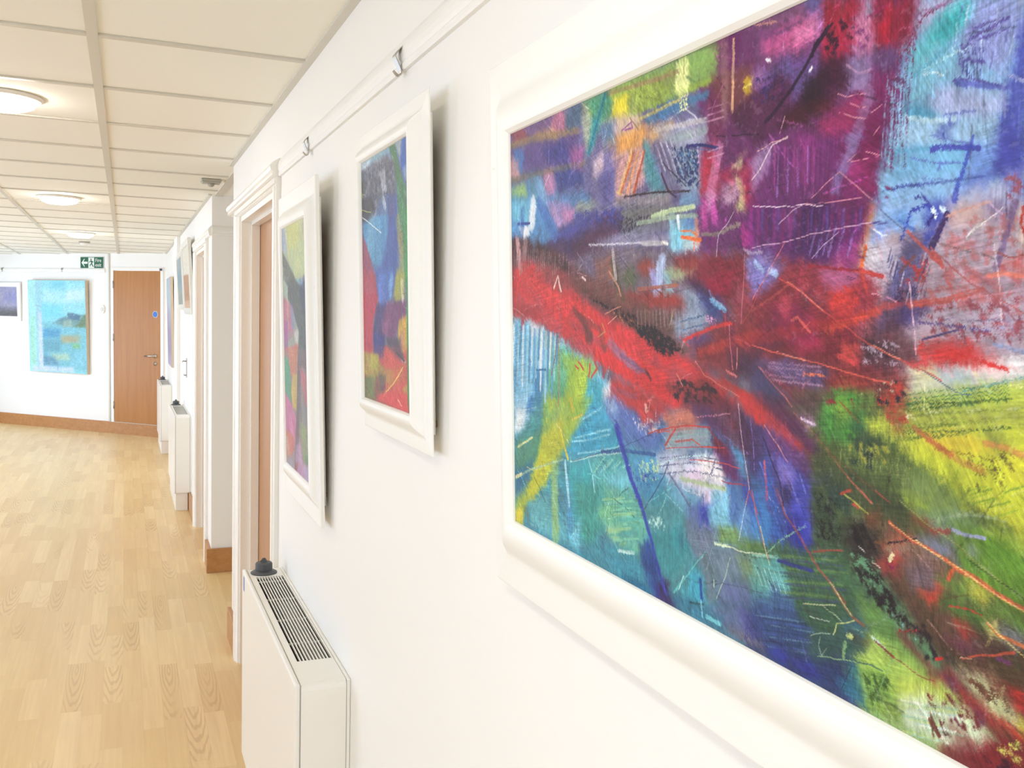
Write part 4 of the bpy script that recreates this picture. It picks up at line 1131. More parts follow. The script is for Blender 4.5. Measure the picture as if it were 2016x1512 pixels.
('brush',[(341,286,9.6),(348,274,9.5)],(130,170,190),{'dry':0.3,'al':0.85}),
('poly',[(343,289),(388,290),(384,286),(360,283),(346,283)],(170,186,130),{'dry':0.15,'ang':-176}),
('poly',[(356,297),(388,297),(388,290),(356,292)],(150,70,52),{'dry':0.2,'ang':-180}),
('brush',[(294,275,3.1),(360,277,2.9)],(170,90,70),{'dry':0.4}),
('poly',[(163,289),(200,293),(259,276),(284,273),(364,269),(374,260),(317,261),(339,245),(317,237),(269,244),(216,264),(176,272)],(120,66,58),{'var':0.3,'dry':0.05,'ang':-11}),
('poly',[(279,271),(372,268),(372,259),(317,260)],(158,50,42),{'dry':0.15,'ang':-3}),
('poly',[(254,258),(366,256),(370,243),(352,234),(317,240),(269,251)],(104,72,66),{'dry':0.2,'ang':-80}),
('brush',[(294,257,2.1),(295,240,2.1)],(150,120,116),{'dry':0.5,'al':0.7}),
('brush',[(300,257,2.1),(302,240,2.1)],(150,120,116),{'dry':0.5,'al':0.7}),
('brush',[(307,257,2.1),(308,241,2.1)],(150,120,116),{'dry':0.5,'al':0.7}),
('brush',[(314,257,2.1),(315,241,2.1)],(150,120,116),{'dry':0.5,'al':0.7}),
('brush',[(320,257,2),(321,241,2)],(150,120,116),{'dry':0.5,'al':0.7}),
('brush',[(326,257,2),(327,241,2)],(150,120,116),{'dry':0.5,'al':0.7}),
('brush',[(332,257,2),(334,241,2)],(150,120,116),{'dry':0.5,'al':0.7}),
('brush',[(338,257,1.9),(340,241,1.9)],(150,120,116),{'dry':0.5,'al':0.7}),
('brush',[(344,257,1.9),(346,241,1.9)],(150,120,116),{'dry':0.5,'al':0.7}),
('brush',[(350,257,1.9),(352,241,1.9)],(150,120,116),{'dry':0.5,'al':0.7}),
('brush',[(356,257,1.9),(357,242,1.9)],(150,120,116),{'dry':0.5,'al':0.7}),
('brush',[(362,257,1.8),(363,242,1.8)],(150,120,116),{'dry':0.5,'al':0.7}),
('brush',[(368,257,1.8),(369,242,1.8)],(150,120,116),{'dry':0.5,'al':0.7}),
('poly',[(360,272),(395,273),(403,256),(396,239),(360,236),(352,247),(376,258)],(136,150,176),{'dry':0.15,'var':0.25,'ang':-171}),
('poly',[(388,273),(421,267),(430,253),(410,246),(396,258)],(52,56,120),{'dry':0.15,'ang':-45}),
('brush',[(408,265,4.7),(426,257,4.6)],(110,170,210),{'dry':0.3}),
('speck',[(396,254),(421,252),(418,244),(399,246)],(240,160,200),{'cover':0.5,'size':3,'ang':1}),
('brush',[(364,247,1.1),(396,252,1.1),(418,260,1.2)],(60,90,130),{'dry':0.4}),
('brush',[(368,240,1.4),(403,246,1.3)],(80,100,140),{'dry':0.4}),
('poly',[(3,342),(55,335),(98,324),(145,311),(157,301),(151,289),(91,311),(7,320)],(70,34,38),{'rough':8,'var':0.3,'ang':-68}),
('brush',[(11,331,2.4),(9,307,2.5)],(150,110,110),{'dry':0.5,'al':0.8}),
('brush',[(17,331,2.4),(15,309,2.4)],(150,110,110),{'dry':0.5,'al':0.8}),
('brush',[(23,330,2.4),(21,311,2.4)],(150,110,110),{'dry':0.5,'al':0.8}),
('brush',[(29,329,2.4),(27,295,2.4)],(150,110,110),{'dry':0.5,'al':0.8}),
('brush',[(35,328,2.4),(33,297,2.4)],(150,110,110),{'dry':0.5,'al':0.8}),
('brush',[(41,328,2.3),(39,299,2.3)],(150,110,110),{'dry':0.5,'al':0.8}),
('brush',[(47,327,2.3),(44,301,2.3)],(150,110,110),{'dry':0.5,'al':0.8}),
('brush',[(52,326,2.3),(50,303,2.3)],(150,110,110),{'dry':0.5,'al':0.8}),
('brush',[(58,325,2.3),(56,305,2.3)],(150,110,110),{'dry':0.5,'al':0.8}),
('brush',[(64,325,2.2),(62,307,2.2)],(150,110,110),{'dry':0.5,'al':0.8}),
('brush',[(69,324,2.2),(67,309,2.2)],(150,110,110),{'dry':0.5,'al':0.8}),
('brush',[(75,323,2.2),(72,294,2.2)],(150,110,110),{'dry':0.5,'al':0.8}),
('brush',[(80,323,2.2),(78,296,2.2)],(150,110,110),{'dry':0.5,'al':0.8}),
('brush',[(86,322,2.2),(84,298,2.2)],(150,110,110),{'dry':0.5,'al':0.8}),
('brush',[(91,321,2.1),(89,300,2.1)],(150,110,110),{'dry':0.5,'al':0.8}),
('brush',[(96,321,2.1),(94,302,2.1)],(150,110,110),{'dry':0.5,'al':0.8}),
('brush',[(102,320,2.1),(100,304,2.1)],(150,110,110),{'dry':0.5,'al':0.8}),
('brush',[(107,319,2.1),(105,305,2.1)],(150,110,110),{'dry':0.5,'al':0.8}),
('brush',[(112,319,2),(110,307,2.1)],(150,110,110),{'dry':0.5,'al':0.8}),
('brush',[(117,318,2),(115,292,2)],(150,110,110),{'dry':0.5,'al':0.8}),
('brush',[(122,317,2),(120,294,2)],(150,110,110),{'dry':0.5,'al':0.8}),
('brush',[(127,317,2),(125,296,2)],(150,110,110),{'dry':0.5,'al':0.8}),
('brush',[(132,316,2),(130,298,2)],(150,110,110),{'dry':0.5,'al':0.8}),
('brush',[(137,316,2),(135,300,2)],(150,110,110),{'dry':0.5,'al':0.8}),
('brush',[(142,315,1.9),(140,302,1.9)],(150,110,110),{'dry':0.5,'al':0.8}),
('brush',[(146,314,1.9),(145,304,1.9)],(150,110,110),{'dry':0.5,'al':0.8}),
('brush',[(151,314,1.9),(150,306,1.9)],(150,110,110),{'dry':0.5,'al':0.8}),
('brush',[(156,313,1.9),(154,291,1.9)],(150,110,110),{'dry':0.5,'al':0.8}),
('brush',[(19,335,10.1),(26,302,10.1)],(206,150,150),{'dry':0.25}),
('brush',[(43,332,11.4),(39,317,11.4)],(176,130,130),{'dry':0.4,'al':0.8}),
('poly',[(2,306),(18,302),(35,314),(83,307),(118,284),(163,278),(216,256),(259,246),(317,232),(380,215),(400,208),(473,187),(358,176),(317,188),(269,194),(216,207),(168,214),(123,227),(89,239),(4,249)],(214,48,48),{'rough':8,'var':0.14,'ang':-15}),
('poly',[(5,262),(75,262),(89,247),(4,251)],(170,44,44),{'dry':0.2,'ang':-8}),
('poly',[(83,307),(151,294),(176,277),(124,278),(90,291)],(150,60,60),{'dry':0.3,'ang':-80}),
('brush',[(131,292,2.6),(133,227,2.6)],(150,90,90),{'al':0.6,'dry':0.4}),
('brush',[(33,243,7.1),(28,235,7.1)],(206,50,50),{}),
('brush',[(18,299,10.7),(90,279,10),(157,261,9.4)],(226,56,52),{'al':0.8,'dry':0.25}),
('brush',[(169,261,14.6),(232,230,13.5),(269,215,11.7),(339,198,10.5)],(224,50,46),{'al':0.9,'dry':0.15}),
('brush',[(216,213,13.3),(269,201,12.7),(339,185,11.8)],(222,46,44),{'al':0.9,'dry':0.15}),
('brush',[(166,257,5.8),(193,242,9.9),(199,229,16.6)],(110,50,46),{'al':0.9,'dry':0.2}),
('brush',[(181,249,6.2),(222,238,7.3),(232,220,9.9)],(120,56,50),{'al':0.7,'dry':0.35}),
('brush',[(243,225,10.5),(259,217,9.8),(294,203,9.2)],(140,110,150),{'al':0.85,'dry':0.3}),
('brush',[(264,215,4.4),(308,201,4.2)],(120,80,120),{'al':0.8,'dry':0.35}),
('poly',[(135,292),(222,269),(269,258),(317,244),(356,231),(380,223),(368,220),(335,232),(294,238),(249,248),(205,264)],(96,52,44),{'rough':10,'dry':0.12,'var':0.35,'ang':-17}),
('speck',[(176,275),(269,258),(360,232),(372,219),(317,226),(269,244)],(40,22,24),{'cover':0.6,'size':4,'ang':-17}),
('speck',[(284,246),(328,241),(368,221),(339,215),(294,232)],(30,20,22),{'cover':0.75,'size':5,'ang':-16}),
('speck',[(233,261),(269,253),(308,239),(269,241)],(196,110,70),{'cover':0.3,'size':3,'ang':1}),
('line',[(117.8,279.9,4.5),(128.1,292.4,2.7),(131.2,283.9,4.8),(136,276.7,4.5)],(244,200,190),{}),
('brush',[(185,289,2.9),(192,286,2.9)],(230,200,200),{}),
('line',[(232.7,252,1.5),(248.8,257.1,1.4),(264.3,259.6,1.3)],(220,130,110),{'broken':0.2}),
('line',[(238.1,243.1,1.2),(256.6,250.9,1.2)],(226,150,130),{}),
('line',[(227.2,242.9,2.4),(232.6,235.3,2.2),(215.9,229.6,1.5)],(176,140,80),{'broken':0.3}),
('poly',[(356,298),(380,302),(451,296),(454,284),(435,268),(424,262),(410,268),(388,276),(372,287)],(124,24,38),{'rough':8,'var':0.2,'ang':-173}),
('poly',[(395,282),(435,283),(431,270),(410,268)],(150,20,50),{'dry':0.1,'ang':-163}),
('poly',[(372,282),(392,278),(410,267),(388,271)],(60,24,60),{'dry':0.1,'ang':-26}),
('poly',[(454,293),(471,292),(472,274),(454,280)],(130,120,190),{'dry':0.3,'ang':-8}),
('brush',[(448,302,2.6),(458,298,2.3),(471,298,2.3)],(170,150,190),{'dry':0.35}),
('line',[(451,301.8,1.1),(449.6,280.1,1.1),(446.8,246.3,1.2)],(196,110,120),{'broken':0.25}),
('line',[(471.6,275.6,1.1),(461.2,260.3,1.1),(448.5,246.3,1.1)],(170,60,50),{'broken':0.1}),
('poly',[(384,237),(410,244),(472,256),(472,227),(436,205),(400,209),(380,221)],(128,40,44),{'rough':8,'var':0.3,'ang':-163}),
('brush',[(370,232,3),(410,243,2.8),(435,247,2.7)],(206,46,44),{'dry':0.2}),
('brush',[(392,222,6.7),(435,233,6.3),(472,241,6)],(170,46,40),{'al':0.8,'dry':0.3}),
('poly',[(376,234),(399,239),(410,235),(388,227)],(90,60,110),{'dry':0.2,'ang':-160}),
('poly',[(432,222),(472,229),(473,208),(439,208)],(70,34,60),{'dry':0.15,'ang':-158}),
('brush',[(424,260,9.8),(432,246,10),(442,206,10)],(110,36,60),{'al':0.6,'dry':0.4}),
('line',[(431.6,246.1,1.2),(433.6,227.7,1.2),(437.2,211.5,1.2)],(216,110,110),{'broken':0.2}),
('line',[(442.9,228.1,1.3),(441.4,212.8,1.3)],(226,140,120),{}),
('brush',[(429,210,1.8),(442,207,1.7)],(214,110,110),{}),
('line',[(386.3,215,1.2),(399.7,204.9,1.1),(421.7,198,0.9),(445.9,191.7,0.9)],(236,120,100),{'broken':0.2}),
('line',[(358.4,203.3,1.4),(368.6,193.9,1.4)],(214,130,110),{}),
('brush',[(422,201,5.7),(452,194,5.6),(473,187,5.7)],(196,48,44),{'dry':0.2}),
('brush',[(308,204,3.7),(317,196,3.7)],(110,40,40),{}),
('poly',[(339,193),(400,204),(418,194),(446,184),(350,175)],(122,42,42),{'dry':0.12,'var':0.3,'ang':-17}),
('speck',[(348,200),(418,201),(418,182),(356,179)],(56,28,34),{'cover':0.5,'size':5,'ang':5}),
('poly',[(2,248),(28,240),(52,245),(71,236),(130,226),(162,216),(187,207),(216,203),(232,187),(237,164),(-3,141)],(120,188,224),{'rough':6,'var':0.15,'ang':-96}),
('brush',[(6,239,5.3),(1,194,5.4)],(226,236,246),{'dry':0.35,'al':0.8}),
('brush',[(13,239,5.3),(7,159,5.4)],(90,160,210),{'dry':0.35,'al':0.8}),
('brush',[(20,238,5.2),(15,180,5.3)],(150,206,230),{'dry':0.35,'al':0.8}),
('brush',[(27,238,5.2),(22,201,5.2)],(60,130,180),{'dry':0.35,'al':0.8}),
('brush',[(34,237,5.1),(28,166,5.2)],(226,236,246),{'dry':0.35,'al':0.8}),
('brush',[(40,237,5.1),(36,187,5.1)],(90,160,210),{'dry':0.35,'al':0.8}),
('brush',[(47,236,5),(41,153,5.1)],(150,206,230),{'dry':0.35,'al':0.8}),
('brush',[(53,236,4.9),(48,174,5)],(60,130,180),{'dry':0.35,'al':0.8}),
('brush',[(60,235,4.9),(56,194,4.9)],(226,236,246),{'dry':0.35,'al':0.8}),
('brush',[(66,235,4.8),(61,161,4.9)],(90,160,210),{'dry':0.35,'al':0.8}),
('brush',[(72,234,4.8),(68,181,4.8)],(150,206,230),{'dry':0.35,'al':0.8}),
('brush',[(79,234,4.7),(75,201,4.7)],(60,130,180),{'dry':0.35,'al':0.8}),
('brush',[(85,233,4.7),(80,168,4.7)],(226,236,246),{'dry':0.35,'al':0.8}),
('brush',[(91,233,4.6),(87,188,4.7)],(90,160,210),{'dry':0.35,'al':0.8}),
('brush',[(97,232,4.6),(92,155,4.6)],(150,206,230),{'dry':0.35,'al':0.8}),
('brush',[(103,232,4.5),(99,175,4.6)],(60,130,180),{'dry':0.35,'al':0.8}),
('brush',[(109,231,4.5),(105,194,4.5)],(226,236,246),{'dry':0.35,'al':0.8}),
('brush',[(115,231,4.4),(110,162,4.5)],(90,160,210),{'dry':0.35,'al':0.8}),
('brush',[(120,230,4.4),(117,182,4.4)],(150,206,230),{'dry':0.35,'al':0.8}),
('brush',[(126,230,4.3),(123,200,4.3)],(60,130,180),{'dry':0.35,'al':0.8}),
('brush',[(69,189,2.1),(95,191,2.1)],(40,100,150),{}),
('poly',[(62,186),(88,189),(83,149),(65,147)],(60,130,180),{'dry':0.15,'ang':-96}),
('brush',[(89,232,10.5),(81,196,10.6)],(210,228,240),{'dry':0.3}),
('poly',[(52,245),(82,238),(78,226),(52,228)],(206,200,210),{'dry':0.3,'ang':-48}),
('poly',[(89,230),(130,223),(130,206),(96,214)],(150,170,140),{'dry':0.3,'al':0.8,'ang':-91}),
('poly',[(110,218),(162,214),(174,207),(148,156),(101,151),(98,182)],(92,176,130),{'dry':0.06,'var':0.2,'ang':-102}),
('poly',[(133,209),(204,208),(216,198),(198,176),(174,158),(135,154),(149,186)],(150,190,60),{'dry':0.05,'var':0.2,'ang':-112}),
('poly',[(168,204),(198,202),(192,175),(168,157),(162,175)],(176,206,56),{'dry':0.05,'ang':-108}),
('poly',[(198,189),(227,187),(235,164),(186,159)],(60,166,190),{'dry':0.05,'ang':-127}),
('poly',[(227,180),(243,187),(243,174),(229,168)],(226,226,236),{'dry':0.2,'ang':-138}),
('poly',[(226,167),(251,176),(269,167),(232,164)],(90,120,190),{'dry':0.1,'ang':-37}),
('line',[(128.6,232.8,2.7),(129.5,198.6,2.7),(127,153.5,2.7)],(190,110,70),{'broken':0.15}),
('line',[(164,228.2,2.2),(162,205.9,2.2)],(190,90,60),{'broken':0.2}),
('line',[(108.9,185.7,2.1),(119.6,206.7,2.2),(123.4,224.1,2.3)],(150,60,60),{'broken':0.3}),
('line',[(201.3,202.5,4.5),(198.2,190.3,4.5)],(206,60,44),{}),
('line',[(174.4,203.8,3.4),(186.4,196.3,3.4)],(206,60,44),{}),
('line',[(210,208.3,4.2),(215.6,199.4,4.3),(204,189.3,3.2)],(206,60,44),{}),
('line',[(168.2,199.3,2.9),(174.3,196.9,2.9)],(206,60,44),{}),
('poly',[(243,193),(317,185),(360,176),(269,167),(243,179)],(196,50,48),{'rough':8,'dry':0.12,'ang':-9}),
('brush',[(248,182,5.4),(294,178,5.1)],(150,70,90),{'al':0.7,'dry':0.35}),
('brush',[(312,176,1.9),(322,181,1.9)],(236,110,110),{}),
('poly',[(459,334),(588,321),(577,311),(573,303),(571,296),(568,290),(562,285),(518,289),(490,294),(459,301)],(92,28,98),{'var':0.3,'ang':-92}),
('brush',[(462,330,3.2),(461,315,3.2)],(70,30,96),{'al':0.65,'dry':0.42}),
('brush',[(467,327,3.1),(466,304,3.1)],(130,40,120),{'al':0.65,'dry':0.42}),
('brush',[(471,329,3.1),(470,314,3.1)],(84,60,140),{'al':0.65,'dry':0.42}),
('brush',[(476,326,3.1),(475,303,3.1)],(112,24,84),{'al':0.65,'dry':0.42}),
('brush',[(481,328,3),(479,313,3)],(70,30,96),{'al':0.65,'dry':0.42}),
('brush',[(485,325,3),(484,302,3)],(130,40,120),{'al':0.65,'dry':0.42}),
('brush',[(489,327,2.9),(488,313,3)],(84,60,140),{'al':0.65,'dry':0.42}),
('brush',[(494,324,2.9),(493,302,2.9)],(112,24,84),{'al':0.65,'dry':0.42}),
('brush',[(498,326,2.9),(497,312,2.9)],(70,30,96),{'al':0.65,'dry':0.42}),
('brush',[(502,323,2.8),(501,301,2.8)],(130,40,120),{'al':0.65,'dry':0.42}),
('brush',[(507,326,2.8),(506,311,2.8)],(84,60,140),{'al':0.65,'dry':0.42}),
('brush',[(511,323,2.8),(510,301,2.8)],(112,24,84),{'al':0.65,'dry':0.42}),
('brush',[(515,325,2.7),(514,311,2.7)],(70,30,96),{'al':0.65,'dry':0.42}),
('brush',[(519,322,2.7),(518,300,2.7)],(130,40,120),{'al':0.65,'dry':0.42}),
('brush',[(523,324,2.7),(522,310,2.7)],(84,60,140),{'al':0.65,'dry':0.42}),
('brush',[(527,321,2.6),(526,300,2.6)],(112,24,84),{'al':0.65,'dry':0.42}),
('brush',[(531,323,2.6),(530,309,2.6)],(70,30,96),{'al':0.65,'dry':0.42}),
('brush',[(535,320,2.6),(534,299,2.6)],(130,40,120),{'al':0.65,'dry':0.42}),
('brush',[(538,323,2.6),(538,309,2.6)],(84,60,140),{'al':0.65,'dry':0.42}),
('brush',[(542,320,2.5),(542,299,2.5)],(112,24,84),{'al':0.65,'dry':0.42}),
('brush',[(546,322,2.5),(545,308,2.5)],(70,30,96),{'al':0.65,'dry':0.42}),
('brush',[(550,319,2.5),(549,298,2.5)],(130,40,120),{'al':0.65,'dry':0.42}),
('brush',[(553,321,2.4),(552,308,2.4)],(84,60,140),{'al':0.65,'dry':0.42}),
('brush',[(557,318,2.4),(556,298,2.4)],(112,24,84),{'al':0.65,'dry':0.42}),
('brush',[(561,320,2.4),(560,307,2.4)],(70,30,96),{'al':0.65,'dry':0.42}),
('brush',[(564,318,2.4),(564,298,2.4)],(130,40,120),{'al':0.65,'dry':0.42}),
('brush',[(568,320,2.3),(567,307,2.3)],(84,60,140),{'al':0.65,'dry':0.42}),
('brush',[(571,317,2.3),(570,297,2.3)],(112,24,84),{'al':0.65,'dry':0.42}),
('poly',[(508,326),(538,324),(544,300),(532,289),(507,295),(504,311)],(66,24,84),{'dry':0.08,'var':0.3,'ang':-92}),
('poly',[(548,325),(574,322),(572,311),(554,308)],(100,28,80),{'dry':0.1,'ang':-96}),
('poly',[(549,292),(568,298),(568,290),(562,285),(544,288)],(150,50,120),{'dry':0.1,'ang':-168}),
('poly',[(494,322),(507,324),(505,313),(496,314)],(170,70,150),{'dry':0.25,'al':0.8,'ang':-89}),
('brush',[(528,311,1.8),(521,292,1.8)],(140,120,190),{'al':0.6,'dry':0.5}),
('brush',[(535,311,1.8),(528,292,1.8)],(140,120,190),{'al':0.6,'dry':0.5}),
('brush',[(541,310,1.8),(534,292,1.8)],(140,120,190),{'al':0.6,'dry':0.5}),
('brush',[(546,310,1.7),(539,291,1.8)],(140,120,190),{'al':0.6,'dry':0.5}),
('brush',[(554,309,1.7),(547,291,1.7)],(140,120,190),{'al':0.6,'dry':0.5}),
('brush',[(563,308,1.7),(557,290,1.7)],(140,120,190),{'al':0.6,'dry':0.5}),
('line',[(458.9,331.3,0.8),(500.9,327.6,0.7),(514.8,327.2,0.7),(533.4,324.9,0.7)],(240,210,226),{'broken':0.15}),
('line',[(514.8,327.2,1),(503.8,324.2,1.1),(489.6,316.2,1.2)],(190,150,180),{'broken':0.2}),
('line',[(459.3,302.1,0.6),(495.7,303.7,0.6),(524.6,307.1,0.5),(546.4,308.1,0.5),(577,310.3,0.5)],(220,170,200),{'broken':0.25}),
('line',[(495.7,303.7,1),(484.2,290.2,1.1),(472.3,277.3,1.1),(459.9,263.8,1.1)],(220,110,120),{'broken':0.1}),
('line',[(548.9,307.1,0.7),(534,298.6,0.7),(523.6,291.1,0.8)],(200,160,210),{'broken':0.3}),
('poly',[(576,321),(580,320),(577,307),(574,298),(570,283),(568,282),(570,298)],(200,120,60),{'dry':0.1,'ang':-102}),
('brush',[(573,296,2.5),(569,282,2.5)],(220,96,40),{'dry':0.1}),
('poly',[(586,321),(638,316),(621,312),(601,304),(586,300),(576,296),(579,309)],(140,176,228),{'dry':0.06,'var':0.12,'ang':-14}),
('brush',[(576,310,1.6),(590,309,1.6)],(60,50,130),{'dry':0.35}),
('poly',[(579,308),(591,306),(588,300),(577,298)],(110,130,220),{'dry':0.2,'ang':-8}),
('brush',[(579,306,1),(586,302,1),(590,302,1)],(226,236,246),{'dry':0.3}),
('poly',[(592,313),(603,315),(609,308),(604,304)],(70,130,210),{'dry':0.1,'ang':-53}),
('line',[(584.6,317.3,0.8),(591.3,312.7,0.8),(605.2,302.9,0.7),(615.6,294.4,0.7)],(80,80,110),{}),
('brush',[(608,314,1.6),(604,304,1.7),(601,298,1.7)],(50,66,170),{'dry':0.2}),
('brush',[(609,314,2),(619,316,1.8),(625,314,1.8)],(50,66,180),{'dry':0.15}),
('poly',[(620,318),(638,316),(634,309),(631,303),(625,305),(619,304)],(52,62,170),{'rough':5,'dry':0.05,'ang':-101}),
('brush',[(624,314,3),(626,310,3)],(206,222,246),{}),
('brush',[(630,314,2.6),(633,312,2.6)],(200,220,246),{}),
('brush',[(621,306,1.9),(625,311,1.9)],(40,36,110),{}),
('brush',[(626,307,5.8),(620,295,5.9)],(58,66,160),{'dry':0.25}),
('brush',[(634,310,4.3),(629,301,4.3),(624,293,4.4)],(60,40,96),{'dry':0.2}),
('poly',[(635,316),(672,312),(679,312),(674,298),(667,278),(641,280),(627,294),(632,306)],(176,156,172),{'dry':0.08,'var':0.18,'ang':-106}),
('poly',[(643,314),(657,312),(654,303),(638,306)],(216,176,166),{'dry':0.15,'ang':-164}),
('brush',[(634,309,1.6),(649,312,1.5),(662,314,1.5)],(206,150,140),{'dry':0.35}),
('poly',[(657,314),(678,312),(673,301),(661,309)],(110,90,150),{'dry':0.3,'al':0.8,'ang':-22}),
('brush',[(677,312,4.1),(671,292,4.1),(667,279,4.2)],(110,84,130),{'al':0.8,'dry':0.4}),
('poly',[(679,308),(683,307),(684,288),(681,295)],(226,190,170),{'dry':0.2,'ang':-94}),
('brush',[(682,309,1.6),(681,301,1.5),(684,294,1.5)],(190,50,40),{}),
('poly',[(573,295),(590,300),(605,300),(602,288),(596,277),(587,271),(578,276),(571,283)],(186,176,196),{'dry':0.06,'var':0.14,'ang':-115}),
('poly',[(572,295),(585,298),(584,287),(573,284)],(206,196,206),{'dry':0.15,'ang':-129}),
('poly',[(590,301),(606,301),(610,297),(593,297)],(170,130,130),{'dry':0.2,'ang':-176}),
('poly',[(603,302),(615,300),(620,292),(612,269),(598,248),(583,243),(589,264),(599,287)],(84,74,120),{'dry':0.18,'var':0.35,'ang':-112}),
('brush',[(594,294,1.3),(591,285,1.3)],(58,50,100),{'al':0.75,'dry':0.45}),
('brush',[(598,288,1.3),(596,280,1.3)],(176,170,200),{'al':0.75,'dry':0.45}),
('brush',[(603,283,1.2),(600,274,1.3)],(92,60,90),{'al':0.75,'dry':0.45}),
('brush',[(607,278,1.2),(604,269,1.2)],(70,80,150),{'al':0.75,'dry':0.45}),
('brush',[(612,272,1.2),(609,264,1.2)],(58,50,100),{'al':0.75,'dry':0.45}),
('brush',[(616,267,1.2),(613,258,1.2)],(176,170,200),{'al':0.75,'dry':0.45}),
('brush',[(620,262,1.2),(617,253,1.2)],(92,60,90),{'al':0.75,'dry':0.45}),
('brush',[(595,290,1.3),(592,281,1.3)],(70,80,150),{'al':0.75,'dry':0.45}),
('brush',[(599,285,1.3),(596,276,1.3)],(58,50,100),{'al':0.75,'dry':0.45}),
('brush',[(604,279,1.2),(601,270,1.2)],(176,170,200),{'al':0.75,'dry':0.45}),
('brush',[(608,274,1.2),(605,265,1.2)],(92,60,90),{'al':0.75,'dry':0.45}),
('brush',[(612,268,1.2),(610,260,1.2)],(70,80,150),{'al':0.75,'dry':0.45}),
('brush',[(617,263,1.2),(614,254,1.2)],(58,50,100),{'al':0.75,'dry':0.45}),
('brush',[(620,290,1.2),(617,282,1.2)],(176,170,200),{'al':0.75,'dry':0.45}),
('brush',[(596,286,1.3),(593,278,1.3)],(92,60,90),{'al':0.75,'dry':0.45}),
('brush',[(600,281,1.3),(597,272,1.3)],(70,80,150),{'al':0.75,'dry':0.45}),
('brush',[(605,275,1.2),(602,266,1.2)],(58,50,100),{'al':0.75,'dry':0.45}),
('brush',[(609,270,1.2),(606,261,1.2)],(176,170,200),{'al':0.75,'dry':0.45}),
('brush',[(613,264,1.2),(610,256,1.2)],(92,60,90),{'al':0.75,'dry':0.45}),
('brush',[(616,292,1.2),(614,283,1.2)],(70,80,150),{'al':0.75,'dry':0.45}),
('brush',[(621,286,1.2),(618,278,1.2)],(58,50,100),{'al':0.75,'dry':0.45}),
('brush',[(596,282,1.3),(594,274,1.3)],(176,170,200),{'al':0.75,'dry':0.45}),
('brush',[(616,295,1),(614,288,1)],(96,80,110),{'al':0.8,'dry':0.48}),
('brush',[(618,291,1),(616,283,1)],(96,80,110),{'al':0.8,'dry':0.48}),
('brush',[(621,287,1),(619,279,1)],(96,80,110),{'al':0.8,'dry':0.48}),
('brush',[(623,282,1),(621,275,1)],(96,80,110),{'al':0.8,'dry':0.48}),
('brush',[(617,279,1),(614,271,1)],(96,80,110),{'al':0.8,'dry':0.48}),
('brush',[(619,274,1),(617,267,1)],(96,80,110),{'al':0.8,'dry':0.48}),
('brush',[(621,270,1),(619,263,1)],(96,80,110),{'al':0.8,'dry':0.48}),
('brush',[(623,292,1),(621,284,1)],(96,80,110),{'al':0.8,'dry':0.48}),
('speck',[(601,290),(624,292),(620,264),(598,264)],(170,54,58),{'cover':0.42,'size':6,'ang':-2}),
('speck',[(596,272),(620,275),(613,260),(592,260)],(60,40,80),{'cover':0.45,'size':5,'ang':-1}),
('line',[(605.2,302.9,2.5),(615.6,294.4,3),(624.6,287.7,3.5)],(176,76,76),{}),
('brush',[(625,288,5),(630,284,3.7),(632,281,2.4)],(190,80,76),{'dry':0.2}),
('line',[(623.5,292.4,1.1),(638.9,280.3,1.1),(651.8,271.1,1.1),(658.9,268,1),(685.2,254.5,1)],(176,80,84),{}),
('line',[(658.9,267.3,0.6),(671.8,257.9,0.6),(685.5,247.6,0.6)],(160,90,100),{'broken':0.15}),
('speck',[(630,309),(683,307),(684,277),(630,281)],(190,84,84),{'al':0.55,'cover':0.42,'size':7,'ang':-112}),
('speck',[(628,284),(684,285),(685,252),(627,255)],(186,78,80),{'al':0.6,'cover':0.45,'size':7,'ang':-155}),
('speck',[(622,281),(664,281),(659,264),(618,261)],(200,90,86),{'al':0.6,'cover':0.4,'size':8,'ang':-165}),
('poly',[(673,282),(684,281),(684,276),(677,279)],(214,80,66),{'dry':0.15,'ang':-11}),
('brush',[(662,275,2.9),(672,276,2.8),(684,274,2.7)],(214,110,90),{'al':0.8,'dry':0.35}),
('brush',[(646,280,3),(666,271,2.9)],(160,90,100),{'al':0.7,'dry':0.4}),
('poly',[(659,274),(666,274),(665,269),(659,269)],(120,70,80),{'dry':0.2,'ang':-164}),
('brush',[(666,288,0.7),(675,284,0.7),(684,285,0.7)],(150,60,50),{'dry':0.35}),
('poly',[(624,262),(654,267),(685,263),(686,236),(665,239),(623,241),(617,252)],(168,152,172),{'dry':0.1,'var':0.15,'ang':-9}),
('speck',[(622,262),(682,265),(686,239),(623,239)],(150,70,84),{'cover':0.4,'size':6,'ang':-12}),
('brush',[(616,250,1.4),(642,248,1.3),(663,246,1.3)],(90,70,130),{'dry':0.35}),
('line',[(619.3,240,1.9),(632.7,243.5,1.9),(643.8,246,1.8)],(70,60,110),{'broken':0.1}),
('brush',[(632,252,0.8),(660,251,0.7),(682,252,0.7)],(110,100,140),{'dry':0.45}),
('brush',[(667,239,1.9),(677,237,1.8),(686,236,1.8)],(130,140,180),{'dry':0.35}),
('brush',[(654,246,1),(676,248,1)],(150,140,180),{'dry':0.45}),
('poly',[(459,299),(480,297),(494,287),(487,277),(475,271),(460,266)],(120,110,190),{'dry':0.15,'var':0.2,'ang':-133}),
('brush',[(480,285,5.1),(487,282,5.1)],(160,180,230),{'dry':0.25}),
('brush',[(463,291,4.6),(472,285,4.5)],(150,170,220),{'dry':0.3}),
('poly',[(475,294),(518,289),(532,285),(550,283),(576,280),(587,278),(580,270),(569,254),(553,248),(540,254),(505,275),(490,279)],(150,44,58),{'rough':8,'var':0.3,'ang':-159}),
('brush',[(521,286,2),(550,283,1.9),(569,281,1.8)],(150,30,50),{}),
